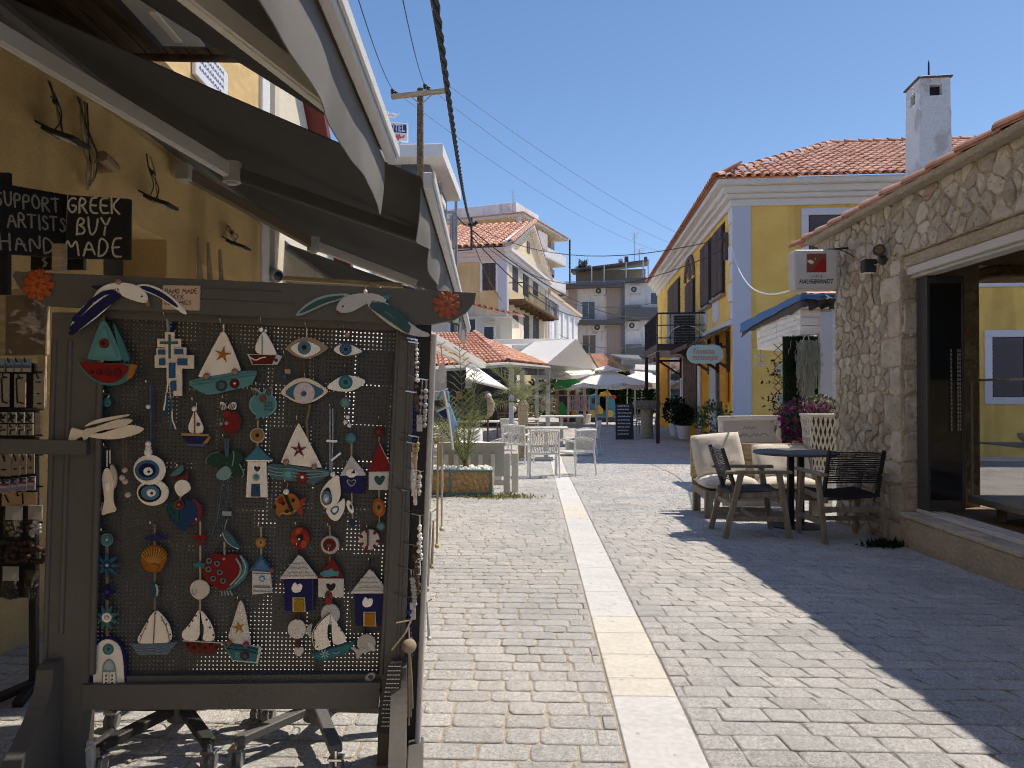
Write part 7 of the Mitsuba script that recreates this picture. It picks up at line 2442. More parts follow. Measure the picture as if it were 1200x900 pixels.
k = orn('pale card lettered HAND MADE GREEK CERAMICS pinned to the head board','card sign',A,[('card','P',[(868,180),(1195,186),(1190,404),(862,392)],(.56,.45,.33),0)],base=.0765,name='card_sign')
L = []
for txt,x,y,h,ex in (('HAND MADE',890,255,44,1180),('GREEK',900,304,36,1060),('CERAMICS',885,352,36,1125)):
    st,w = handwriting(txt,1.0)
    for l in st:
        L.append([rp(75 + (x + q[0]/w*(ex - x))/7.5,310 + (y - q[1]*h)/7.5,.0852) for q in l])
put(k,'lettering',xf(extr(ink(L,.0021),.001),RM @ TM.translation_matrix([0,0,.0846])),'paint',col=(.10,.03,.06))
def rosette(label,cx,cy,r,col):
    k = thing('flower_ornament',label,'flower ornament')
    sc_ = r*2.45/FPX
    for n_,rad,sz,lift,c in ((9,.66,(.40,.25,.16),0,1.0),(6,.34,(.30,.19,.16),.10,1.2)):
        for i in range(n_):
            t = i*2*math.pi/n_ + lift*3
            u,v = rp(cx + rad*r*math.cos(t),cy + rad*r*math.sin(t),.08)
            m = ball([0,0,0],1.0,2)
            m.vertices = m.vertices*np.array(sz)*sc_*(1 - .25*(np.abs(m.vertices[:,1:2]) < .25))
            put(k,'petal',xf(m,RM @ TM.translation_matrix([u,v,.077 + lift*sc_]) @ rotz(-math.degrees(t))),'glaze',col=tuple(q*c for q in col),smooth=True)
    u,v = rp(cx,cy,.085)
    put(k,'centre',xf(ball([0,0,0],sc_*.17,2),RM @ TM.translation_matrix([u,v,.082])),'glaze',col=tuple(q*.7 for q in col),smooth=True)
rosette('terracotta flower rosette at the left end of the head board',44.5,333.5,18.5,(.36,.085,.025))
rosette('brown clay flower rosette at the right end of the head board',523.5,357,17,(.30,.10,.06))
B = (320,330)
orn('grey-white and teal ceramic gull flying left on the head board','gull ornament',B,[
    ('tail','P',[(930,125),(1038,118),(1012,165),(960,160)],TQ,0),
    ('wing','S',[(185,305),(240,235),(340,160),(460,115),(600,102),(690,112),(610,155),(470,195),(340,255),(245,300)],(.30,.37,.37),0),('wing_stripe','S',[(215,290),(260,245),(360,175),(470,135),(600,120),(640,125),(560,158),(440,190),(330,245)],(.05,.14,.15),1),
    ('wing','S',[(820,195),(900,158),(985,172),(1080,250),(1190,350),(1290,425),(1380,455),(1370,490),(1240,478),(1100,432),(960,335),(870,255)],(.52,.53,.53),1),
    *[('wing_stripe','L',([a,b,c],w),(.05,.13,.15),2) for a,b,c,w in (((880,185),(1040,260),(1190,400),42),((870,215),(980,290),(1180,430),46),((920,180),(1060,230),(1180,350),22))],
    ('body','S',[(550,240),(575,178),(640,128),(740,103),(880,100),(965,128),(1010,185),(830,188),(760,228),(690,268),(610,278),(566,264)],(.50,.50,.50),2),
    ('beak','P',[(552,290),(584,268),(562,252)],(.42,.05,.05),3),('eye','C',(613,218,8),BKK,3),('bead','B',(812,88,18),W,2),cord((808,110),(815,30),w=10,col=PK)],base=.083)

H = 'hung ceramics'
orn('turquoise double-sailed ceramic boat with a red spotted hull, top left','boat ornament',A,base=.05,items=[
    ('sail','S',[(425,520),(445,520),(580,820),(565,852),(500,845)],TQ,0),('sail','S',[(335,492),(375,495),(520,830),(480,850),(215,838),(198,815),(310,520)],TQ2,1),('sail_face','P',[(352,540),(470,815),(250,806)],(.17,.42,.46),2),('poppy','C',(348,692,44),(.22,.04,.03),3),('poppy_eye','C',(340,692,16),BKK,4),
    ('hull','S',[(112,845),(300,865),(540,868),(645,880),(620,960),(560,1020),(480,1060),(400,1068),(300,1050),(200,985),(140,900)],TQ,0),('hull_face','S',[(125,848),(300,868),(580,872),(540,970),(470,1030),(390,1045),(300,1030),(210,965),(150,900)],RD,1),('stern','P',[(585,872),(640,882),(600,985),(540,1025),(560,960)],OR,2),
    *[('dot','C',(x,945 + (x - 232)*.03,r),DR,2) for x,r in ((235,18),(305,25),(380,31),(465,39))],('bead','B',(335,845,14),PK,3),cord((350,500),(350,440),w=20)],hook=(350,435))
orn('blue and white stepped cross ornament with cords, top centre-left','cross ornament',(0,0),[
    ('block','P',[(202,416),(227,416),(227,432),(213,432),(213,464),(203,464)],CRM,0),('block','P',[(181,416),(196,416),(196,431),(181,431)],CRM,0),('block','P',[(183,408),(218,407),(218,417),(183,418)],CRM,0),('block','P',[(195,422),(207,422),(207,447),(195,447)],CRM,1),
    ('cross','P',[(193,389),(204,389),(204,397),(212,397),(212,407),(204,407),(204,423),(193,423),(193,407),(184,407),(184,397),(193,397)],CRM,1),('cross_line','P',[(197,392),(199.5,392),(199.5,400),(208,400),(208,403),(199.5,403),(199.5,420),(197,420),(197,403),(187,403),(187,400),(197,400)],(.04,.18,.24),2),
    *[('tile','P',[(a,b),(c,b),(c,d),(a,d)],BLU,2) for a,b,c,d in ((185,409.5,193,415.5),(204,409,214,415),(186,420,193,428),(207.5,420,219,428),(197.5,425,205,443),(201,446,206,458))],
    cord((197,447),(195,462),(192,481),w=2,col=W),cord((200,447),(201,480),(200,503),w=2.2,col=SKY_),cord((199,447),(202,492),(206,503),w=1.8,col=W),cord((195,455),(196,480),(190,491),w=2,col=BLU),cord((198,390),(196,374),w=4,col=(.25,.3,.4)),cord((200,390),(206,378),w=4,col=NV)],sc=1.0,hook=(197,372))
C2 = (200,360)
def starfish(cx,cy,R,col,rot=-90):
    return ('starfish','*',(cx,cy,R,R*.3,5,rot),col,2)
orn('large cream-sailed boat with an orange starfish and turquoise hull','boat ornament',C2,[
    ('sail','S',[(452,212),(486,222),(618,545),(608,562),(270,618),(244,612),(240,600),(425,245)],W,1),starfish(455,415,78,(.50,.20,.02),-80),
    ('hull','S',[(148,655),(200,632),(380,602),(560,566),(750,552),(758,580),(708,692),(600,712),(380,768),(315,772),(235,732),(175,692)],TQ2,0),*[('wave_line','L',([(190,655 + d),(300,640 + d),(420,625 + d),(560,595 + d),(735,570 + d)],9),TQ,1) for d in (0,28)],
    *ring('fish',445,688,(52,(.04,.09,.14)),(30,(.10,.18,.24)),lay=1),*ring('poppy',560,670,(44,DR),(20,RD),(9,W),lay=1),('bead','B',(315,605,28),PK,2),('bead','B',(562,566,28),PK,2),cord((465,225),(465,150),w=14,col=W)],hook=(465,145))
orn('small white-sailed boat with a dark red hull beside the orange starfish boat','boat ornament',C2,[
    ('sail','S',[(798,210),(842,225),(935,408),(920,420),(712,412)],W2_,1),('mast','L',([(803,250),(803,412)],6),GB,2),('hull','P',[(670,410),(945,418),(980,430),(935,505),(715,505)],(.55,.55,.56),0),('hull_face','P',[(690,418),(925,422),(890,500),(722,500)],DR,1),('wave_line','L',([(700,440),(745,470),(790,445),(830,440)],9),W,2),('stern_mark','C',(925,465,16),(.05,.06,.2),1),('bead','B',(795,198,20),W2_,1),('bead','B',(835,206,13),W2_,1)],hook=(815,135))
orn('brown-lidded ceramic eye with a grey-blue iris','eye ornament',B,[('lid','S',[(105,582),(170,525),(240,492),(315,488),(395,512),(455,555),(495,580),(430,628),(350,668),(270,682),(185,652),(135,615)],(.33,.25,.18),0),('white','S',[(140,582),(205,540),(280,522),(355,538),(435,590),(350,650),(262,665),(200,635)],W2_,1),('iris','C',(272,582,58),(.13,.26,.38),2),('pupil','C',(272,578,21),BKK,3),cord((295,490),(295,410),w=10,col=W),cord((270,685),(275,850),w=12),cord((330,685),(330,850),w=12)],hook=(300,405))
orn('white ceramic eye with a bright blue rayed iris, upper right','eye ornament',B,[('lid','S',[(520,590),(580,540),(650,525),(730,560),(812,622),(720,655),(620,668)],(.10,.10,.10),0),('white','S',[(522,595),(580,552),(650,540),(720,572),(798,614),(720,640),(620,655),(560,630)],W2_,1),('iris','C',(637,592,54),(.03,.14,.32),2),*[('ray','L',([(637 + 20*math.cos(a),595 + 18*math.sin(a)),(637 + 48*math.cos(a),592 + 46*math.sin(a))],7),(.16,.36,.55),3) for a in np.arange(10)*.628],('pupil','C',(637,596,17),(.01,.03,.08),3),('bead','B',(652,470,24),PK,1)],hook=(630,430))
C6 = (310,430)
orn('blue ceramic eye with a large pinkish white ring, centre right','eye ornament',C6,[('lid','S',[(130,228),(200,152),(280,100),(360,93),(450,125),(520,175),(568,212),(500,268),(420,312),(340,328),(250,302),(180,258)],CRM,0),('blue_field','S',[(165,230),(240,160),(350,122),(450,165),(540,213),(450,280),(345,318),(250,285)],(.06,.20,.33),1),('ring','C',(347,230,94),(.60,.53,.55),2),('pupil','C',(343,235,22),(.05,.16,.26),3),cord((400,330),(370,480),(380,640),w=22,col=(.30,.25,.12)),cord((388,330),(375,500),w=12,col=(.22,.18,.10))],hook=(370,95))
orn('slanted white ceramic eye with a teal iris and a teal disc hanging below','eye ornament',C6,[('white','S',[(532,182),(620,108),(700,72),(790,78),(905,120),(840,178),(760,214),(680,218),(600,206)],W2_,0),*ring('iris',712,135,(62,(.05,.25,.30)),(40,(.10,.36,.40)),(20,(.02,.10,.14)),lay=1),cord((710,215),(712,440),w=10),*ring('disc',710,315,(44,(.16,.36,.36)),(26,(.20,.42,.42)),lay=1),('bead','B',(732,440,19),W2_,1),('bead','B',(711,486,19),W2_,1)],hook=(715,15))
H1 = (310,530)
orn('white-sailed boat with a dark red starfish and wavy grey-blue hull','boat ornament',H1,[('sail','S',[(290,-258),(308,-250),(505,125),(495,140),(150,100),(142,80)],W,1),starfish(300,-22,76,(.18,.02,.05)),('starfish_eye','C',(290,-22,12),TQ2,3),
    ('hull','S',[(10,98),(200,108),(420,140),(598,158),(565,205),(430,288),(350,262),(200,252),(60,236),(30,180)],(.10,.19,.24),0),*[('wave_line','L',([(30,125 + d),(120,150 + d),(220,140 + d),(330,170 + d),(440,160 + d),(560,178 + d*.4)],9),(.20,.33,.36),1) for d in (0,30,58)],*ring('gem',205,195,(52,(.10,.36,.40)),(30,(.24,.52,.54)),lay=1),*ring('poppy',330,220,(55,(.22,.02,.03)),(34,(.32,.03,.04)),(13,W),lay=1),('bead','B',(190,85,28),PK,2),('bead','B',(435,125,26),PK,2)],hook=(300,-290))
orn('pair of white swirl pendants with blue drop eyes on a pale blue cord','eye pendant',H1,[cord((575,-380),(575,180),w=11,col=(.35,.42,.55)),cord((600,-385),(600,-110),(590,180),w=11,col=(.35,.42,.55)),('toggle','L',([(550,-100),(630,-96)],20),W2_,1),('toggle','L',([(590,70),(665,10)],18),W2_,1),
    ('pendant','S',[(530,500),(600,470),(670,430),(700,395),(712,470),(680,560),(627,618),(560,570)],W,0),('eye_ring','S',[(565,500),(650,460),(655,520),(608,565)],SKY_,1),('eye_ring','S',[(585,500),(640,480),(640,515),(608,540)],W2_,2),
    ('pendant','S',[(482,400),(500,330),(560,250),(652,185),(662,270),(672,380),(640,450),(560,505),(505,470)],W,2),('black_field','S',[(490,400),(515,335),(565,300),(590,380),(590,450),(540,470)],BKK,3),('eye_ring','C',(541,402,44,64),(.13,.24,.38),4),('iris','C',(541,408,26,40),(.30,.42,.52),5),('pupil','C',(540,414,12,18),W,6),('bead','B',(600,195,22),W2_,2)],hook=(585,-390))
orn('small house with white roof and navy heart-marked wall, a dark droplet below','house ornament',H1,[('roof','P',[(762,25),(893,196),(880,207),(662,207)],(.52,.52,.52),1),('wall','P',[(665,205),(885,205),(882,358),(690,362)],NV,0),('bird','C',(762,185,46,38),W2_,2),('wing','P',[(760,185),(790,150),(795,185)],NV,3),('heart','S',[(762,312),(720,265),(725,238),(752,240),(762,255),(775,238),(803,240),(806,265)],(.35,.37,.42),1),('heart','S',[(762,300),(730,264),(735,248),(752,250),(762,265),(773,250),(794,250),(796,264)],(.03,.035,.07),2),cord((765,310),(768,440),(775,600),w=14,col=BRD),('drop','C',(752,482,26,62,-20),W2_,1),('drop_gap','C',(758,480,10,22,-20),(.06,.06,.06),2),('droplet','S',[(755,580),(800,600),(808,640),(782,662),(750,640),(742,600)],(.03,.06,.12),1),('disc','C',(757,-75 - 47,46),TQ,0),('disc_face','C',(762,-118,28),TQ2,1),cord((765,-170),(765,30),w=16,col=BRD),('bead','B',(745,-235,18),W2_,1)],hook=(760,-245))
orn('small red-roofed white house with a dark heart, an orange ring below','house ornament',H1,[('roof','P',[(1005,-95),(1128,162),(912,168)],(.28,.012,.016),1),('ridge','L',([(1010,-80),(1128,158)],8),(.4,.3,.3),2),('wall','P',[(916,172),(1120,168),(1116,330),(916,332)],(.56,.58,.55),0),('heart','S',[(1012,305),(962,245),(966,210),(1000,208),(1012,228),(1026,206),(1056,208),(1060,240)],(.03,.12,.14),1),cord((1005,300),(1010,620),w=12,col=BRD),('ring','C',(1006,486,56,82,-12),(.48,.14,.035),1),('ring_dots','C',(1006,486,38,58,-12),(.58,.20,.05),2),('ring_hole','C',(1003,486,14,20),(.05,.04,.035),3),*ring('disc',1022,650,(38,(.10,.26,.30)),(24,(.17,.36,.40)),lay=1),('red_ring','C',(1005,-182,46),(.17,.012,.018),0),('red_ring_hole','C',(1000,-178,20),(.06,.06,.06),1),cord((1008,-240),(1008,-90),w=14,col=(.4,.2,.2))],hook=(1010,-285))
orn('white disc with dark red spots and a slit, lower right','disc ornament',H1,[('disc','C',(920,768,90),(.50,.47,.44),0),*[('spot','C',(920 + 78*math.cos(a),768 + 78*math.sin(a),20,14,math.degrees(a)),(.22,.015,.04),1) for a in (.2,.9,1.9,2.6,3.5,4.4,5.4)],('slit','L',([(908,685),(908,820)],14),(.07,.05,.045),2)],hook=(905,655))

D = (75,430)
orn('tiny turquoise spiral shell hung below the red-hulled boat','shell ornament',D,[('shell','C',(375,312,34,42),TQ,0),('spiral','C',(375,318,18),TQ2,1),('spiral_eye','C',(375,318,7),BKK,2),cord((380,275),(400,250),w=8,col=W)],hook=(400,240))
orn('bundle of three cream clay fish pointing right, left edge of the panel','fish ornament',D,[('fish','S',[(155,535),(250,470),(400,438),(580,412),(565,432),(420,468),(262,502)],CRM,0),('fish','S',[(25,690),(58,525),(110,545),(175,560),(300,592),(400,560),(560,508),(640,513),(715,545),(640,592),(500,632),(360,638),(240,622),(175,600),(100,640)],CRM,1),('fish','S',[(158,545),(260,533),(380,488),(500,453),(615,458),(560,512),(440,542),(300,562),(225,605),(162,665)],(.66,.59,.48),2),
    cord((518,540),(520,760),(533,1030),w=8),cord((545,640),(545,900),(560,1120),w=8),*[('bead','B',(x,y + 750,r),(.52,.42,.36),1) for x,y,r in ((533,158,23),(512,225,26),(537,257,25),(561,372,26))]],base=.055)
H7 = (75,530)
orn('hanging pair of white discs with blue eyes on a long blue ribbon','eye ornament',H7,[cord((757,-590),(765,-95),w=13,col=(.10,.18,.34)),cord((773,-590),(768,-95),w=11,col=(.06,.12,.26)),('bead','B',(740,-400,20),W,1),('bead','B',(740,-75,25),W,1),('bead','B',(740,-38,26),W,1),('bead','B',(740,0,34),W,1),
    ('lower_disc','C',(778,355,140,116),W,0),('black_ring','C',(752,358,102,82),BKK,1),('blue_ring','C',(755,356,80,65),(.10,.25,.42),2),('white_eye','C',(763,358,40,33),W2_,3),('pupil','C',(768,362,11),BKK,4),
    ('upper_disc','C',(750,155,142,132),W,2),('blue_ring','C',(727,160,107,90),(.05,.19,.36),3),('navy_ring','C',(727,160,75,62),(.01,.012,.08),4),('white_eye','C',(736,168,40,35),W2_,5),('pupil','C',(742,171,11),BKK,6)],hook=(765,-595))
orn('bundle of two cream clay fish hanging head up, left edge','fish ornament',H7,[('fish','S',[(408,92),(455,150),(468,230),(445,330),(430,300),(395,180)],(.52,.45,.36),0),('tail','P',[(330,440),(315,515),(345,520)],(.50,.43,.35),0),('fish','S',[(375,128),(340,165),(327,250),(345,350),(355,430),(315,565),(390,535),(470,520),(432,450),(430,350),(440,290),(415,180)],CRM,1),('label_tag','S',[(355,270),(400,265),(405,335),(365,345)],W2_,2),cord((378,130),(380,-20),w=10,col=W),cord((405,100),(402,-20),w=10,col=W),cord((385,150),(415,350),w=7)],hook=(400,-50))
C5 = (190,450)
orn('small cream-sailed boat with a navy hull and yellow gunwale','boat ornament',C5,[('sail','S',[(278,235),(296,235),(392,440),(203,436)],W,1),('mast','L',([(284,245),(284,432)],7),(.35,.08,.06),2),('emblem','C',(314,355,17),(.06,.07,.10),2),('gunwale','P',[(163,430),(412,440),(408,460),(168,456)],(.52,.36,.12),2),('hull','P',[(172,458),(405,460),(345,530),(225,530)],NV,0),('keel','P',[(215,522),(385,522),(380,548),(225,546)],(.12,.14,.28),0),('stern','P',[(405,462),(430,462),(392,522),(352,524)],(.55,.30,.10),1),('bead','B',(283,218,23),W,1),cord((300,220),(302,165),w=8,col=W)],hook=(300,155))
orn('dark red pomegranate with white striped leaves','pomegranate ornament',C5,[('leaf','S',[(505,225),(500,160),(530,155),(565,190),(560,230)],W,0),('leaf','S',[(575,225),(575,190),(620,155),(650,165),(650,230)],W,0),*[('vein','L',([(585 + 14*i,225),(600 + 14*i,170 + 4*i)],5),BKK,1) for i in range(4)],*[('vein','L',([(512 + 14*i,222),(505 + 14*i,172 + 5*i)],5),BKK,1) for i in range(4)],('fruit','C',(600,330,92,98),(.24,.04,.04),0),('fruit_face','C',(596,330,84,92),(.25,.012,.02),1),('crown','P',[(560,400),(640,400),(652,438),(620,425),(600,442),(580,425),(565,440)],(.24,.012,.02),1),('poppy','C',(565,262,42,30),(.30,.03,.03),2),('seed','C',(522,318,22),TQ,2),('seed','C',(520,318,10),(.2,.02,.02),3),('seed','C',(565,345,16),(.25,.33,.30),2),('seed','C',(515,352,14),(.3,.33,.28),2)],hook=(560,140))
orn('turquoise pomegranate over a lighthouse-like cottage with a blue roof and blue door','mobile',C5,[('leaf','P',[(800,108),(780,35),(830,38),(875,75),(870,105)],(.28,.33,.33),0),('leaf','P',[(885,95),(890,55),(965,20),(972,75),(965,105)],(.28,.33,.33),0),*[('vein','L',([(800 + 14*i,100),(795 + 14*i,50 + 6*i)],6),BKK,1) for i in range(4)],*[('vein','L',([(905 + 15*i,98),(925 + 11*i,40)],6),BKK,1) for i in range(4)],('fruit','C',(885,180,122,108),(.20,.40,.40),0),('fruit_face','C',(885,180,110,97),(.12,.35,.37),1),('crown','P',[(825,255),(940,255),(932,305),(905,285),(890,312),(868,285),(845,308),(818,310)],TQ2,1),('flower','C',(883,128,29),(.30,.07,.05),2),*[('dot','C',(905 + 26*i,165 + 30*j,9),(.05,.20,.20),2) for i in range(3) for j in range(3)],
    cord((842,320),(840,560),w=18,col=BRD),*ring('ring',835,452,(66,(.42,.45,.42)),(54,(.42,.22,.05)),(16,BKK),lay=1),('roof','P',[(840,545),(966,668),(720,668)],(.06,.26,.38),1),('eave','P',[(722,660),(968,660),(965,680),(740,678)],W2_,0),('wall','P',[(752,680),(915,682),(926,996),(735,996)],W,0),('heart','S',[(833,778),(805,745),(808,722),(828,725),(835,735),(845,722),(862,726),(862,748)],(.03,.05,.12),1),*ring('disc',825,820,(33,(.22,.40,.42)),(18,(.10,.28,.33)),lay=1),('door','P',[(782,880),(860,880),(862,992),(778,992)],(.08,.20,.36),1),*[('door_line','L',([(795 + 18*i,885),(793 + 18*i,988)],5),(.04,.10,.2),2) for i in range(4)]],hook=(850,20))
orn('dark green butterfly with a long tangle of blue cords','butterfly ornament',C5,[('wing','S',[(380,672),(420,608),(500,588),(565,640),(560,700),(490,745),(405,712)],GRN_,0),('wing','S',[(560,640),(640,585),(695,600),(718,660),(672,705),(722,800),(690,824),(620,775),(570,740)],GRN_,0),('wing_edge','L',([(390,700),(385,660),(430,612),(500,596)],8),(.10,.26,.22),1),('wing_edge','L',([(625,590),(632,640),(615,720)],9),(.16,.30,.27),1),('wing_edge','L',([(680,705),(722,790),(700,818)],8),(.16,.30,.27),1),('hole','C',(482,672,12,20,30),(.04,.05,.05),1),('leaf','S',[(470,790),(520,735),(565,712),(612,760),(600,830),(540,850),(480,835)],(.18,.30,.30),1),
    *[cord((548 + 8*i,480),(560 + 4*i,740),(500 + 22*i,900 + 20*i),(480 + 14*i,1150),(400 + 30*i,1330 + 10*i),w=7,col=[(.08,.18,.26),(.14,.24,.30),(.10,.15,.22)][i % 3]) for i in range(6)],('tag','P',[(525,1118),(606,1120),(604,1162),(528,1158)],(.30,.38,.36),1)],hook=(565,470))
H8 = (190,550)
orn('mobile of a feather, white teardrop and blue-green pomegranate with a poppy','mobile',H8,[cord((165,-10),(165,120),(160,280),w=14,col=BRD),('feather','S',[(60,58),(110,10),(180,-50),(190,0),(160,45),(105,62)],(.12,.25,.30),1),('red_leaf','P',[(95,85),(180,40),(225,5),(232,90),(170,100)],(.20,.03,.03),0),*[('vein','L',([(120 + 18*i,88 - 8*i),(125 + 20*i,60 - 12*i)],5),BKK,1) for i in range(5)],('teardrop','S',[(155,252),(108,185),(105,130),(150,92),(210,95),(252,145),(245,190),(190,222)],W,1),
    ('back_fruit','S',[(240,262),(300,262),(350,330),(352,420),(310,480),(240,492)],(.22,.03,.05),0),('fruit','S',[(30,355),(45,300),(90,262),(150,282),(220,260),(275,285),(308,340),(312,420),(270,480),(215,500),(200,550),(170,535),(150,552),(135,500),(70,450)],(.012,.055,.16),1),('fruit_shade','S',[(40,355),(60,305),(95,275),(150,300),(150,400),(140,490),(75,440)],(.012,.10,.10),2),*[('dot','C',(70 + 28*(i % 2),350 + 34*i,8),(.01,.04,.05),3) for i in range(4)],*ring('poppy',145,312,(43,(.30,.10,.10)),(32,(.16,.02,.03)),(10,GO),lay=3)],hook=(170,-20),base=.03)
orn('mobile of a red heart, teal fish, white pebble and boat with spotted red hull','mobile',(190,620),[cord((335,-70),(335,300),(333,730),w=19,col=BRD),('heart','S',[(325,165),(270,75),(285,40),(320,52),(335,68),(352,42),(388,48),(385,90)],(.30,.015,.02),1),('heart_eye','C',(318,102,17),(.03,.09,.08),2),('fish','S',[(258,300),(300,300),(335,275),(348,310),(395,285),(385,330),(400,375),(370,360),(340,330),(290,345)],(.05,.24,.27),1),('pebble','S',[(330,632),(270,600),(238,540),(255,475),(320,440),(390,460),(422,520),(405,580)],(.58,.53,.48),0),('pebble_mark','L',([(265,530),(268,580),(298,578),(296,530)],5),(.35,.32,.3),1),
    ('sail','S',[(325,700),(300,740),(235,845),(162,915),(190,985),(330,988),(330,800)],W,1),('sail','S',[(332,700),(390,770),(440,850),(475,985),(345,988),(365,900),(350,820)],W,1),('sail_gap','S',[(335,800),(362,860),(360,930),(340,985)],(.02,.04,.04),2),('hull','P',[(178,982),(528,1000),(458,1098),(250,1090)],(.17,.025,.02),0),('gunwale','L',([(180,982),(525,1002)],8),(.5,.45,.42),1),*[('spot','C',(225 + 50*i,1020 + 26*(i % 2),17),(.07,.01,.012),1) for i in range(6)],*[('trim','C',(235 + 30*i - 60*(i > 2),855 - 45*i,7),DR,2) for i in range(3)],*[('trim','C',(388 + 30*i,800 + 68*i,8),DR,2) for i in range(3)]],hook=(335,-80))
orn('single teal feather leaf above the large red pomegranate','leaf ornament',H8,[('leaf','S',[(522,545),(548,525),(600,565),(650,630),(690,695),(655,704),(590,672),(545,620)],(.07,.17,.20),0),*[('vein','L',([(545 + 22*i,555 + 22*i),(575 + 18*i,562 + 20*i)],5),(.16,.30,.34),1) for i in range(6)],('edge','L',([(530,560),(555,625),(610,675),(670,700)],9),(.30,.42,.44),1),cord((545,530),(570,440),w=8,col=(.35,.4,.38))],base=.034)
orn('large dark red pomegranate with turquoise rings, centre of the panel','pomegranate ornament',(190,620),[('back_fruit','S',[(640,215),(720,250),(758,320),(750,400),(700,470),(600,535),(540,545)],TQ,0),('fruit','S',[(360,420),(372,300),(425,222),(500,212),(545,238),(600,212),(670,225),(705,290),(700,380),(650,470),(570,525),(530,552),(480,520),(400,470)],(.25,.010,.018),1),*[x for cx,cy in ((410,280),(480,305),(505,382),(447,436),(533,457),(405,355)) for x in (('ring','C',(cx,cy,24),(.16,.38,.38),2),('ring_core','C',(cx - 2,cy + 2,13),(.14,.015,.02),3))],('highlight_bar','L',([(650,262),(695,330),(680,410),(600,490)],14),(.24,.34,.33),2),('seam','L',([(690,240),(738,320),(722,400),(640,480)],10),(.3,.42,.42),1),('hole','C',(541,262,13),(.4,.2,.2),2),*[('crown','L',([(520 + 25*i,545),(525 + 30*i,582)],9),(.3,.35,.35),0) for i in range(4)],cord((548,110),(548,240),w=18,col=BRD)],hook=(548,60),base=.03)
orn('house with blue triangular roof and silver wall, an orange snail bead above','house ornament',(190,620),[cord((868,-20),(872,230),w=18,col=BRD),*ring('snail',865,120,(46,(.50,.26,.08)),(28,(.60,.38,.14)),(10,(.2,.08,.03)),lay=1),('roof','P',[(872,222),(978,382),(765,366)],(.05,.16,.34),1),('roof_face','P',[(872,250),(950,366),(800,354)],(.09,.25,.46),2),('wall','P',[(790,365),(952,375),(966,560),(790,578)],(.56,.56,.56),0),*ring('rose',877,438,(28,(.20,.40,.52)),(16,(.36,.56,.66)),lay=1),*[('line','L',([(800,y),(950,y + 4)],6),(.16,.16,.18),1) for y in (390,500,512,545)],('flower','C',(960,365,22),(.40,.12,.05),1)],hook=(870,-30))
orn('orange and black ladybird fish with a red tail and a white bead','fish ornament',H1,[('tail','S',[(290,430),(350,395),(368,405),(330,470),(342,540),(318,565),(285,520)],(.45,.06,.03),0),('body','C',(200,455,108,100),(.50,.20,.03),1),('mouth','S',[(105,480),(150,500),(140,560),(105,555),(95,520)],(.50,.20,.03),1),('band','L',([(180,370),(215,460),(240,520)],26),BKK,2),('red_patch','S',[(110,420),(150,385),(170,440),(125,460)],(.30,.03,.02),2),*[('spot','C',(x,y,16),BKK,2) for x,y in ((162,452),(250,425),(195,520),(85,482))],('belly','L',([(130,560),(150,525),(200,545),(290,500)],7),(.4,.35,.25),2),('bead','B',(190,347,26),W2_,2),cord((195,330),(205,265),w=10,col=PK)],hook=(200,262))
orn('glossy red and orange poppy ring','flower ornament',H1,[('disc','C',(312,755,84,98),(.36,.03,.025),0),*[('petal','C',(312 + 52*math.cos(a),755 + 60*math.sin(a),40,30,math.degrees(a) + 60),[(.42,.03,.03),(.55,.10,.03),(.30,.015,.02),(.48,.06,.05)][i % 4],1) for i,a in enumerate(np.arange(7)*.9)],('eye','C',(310,757,28,32),BKK,2),('eye_dot','C',(302,765,10),W,3)],hook=(290,630))
orn('grey-white fringed disc with a red ring, above the red-roofed house with a fish','disc ornament',H1,[('disc','*',(575,815,86,76,26,0),(.42,.44,.42),0),('red_ring','C',(570,815,58),(.28,.02,.025),1),('ring_inner','C',(568,818,40),(.17,.012,.02),2),('eye','C',(566,822,18),(.10,.12,.11),3),cord((575,730),(572,640),w=16,col=PK)],hook=(570,640))

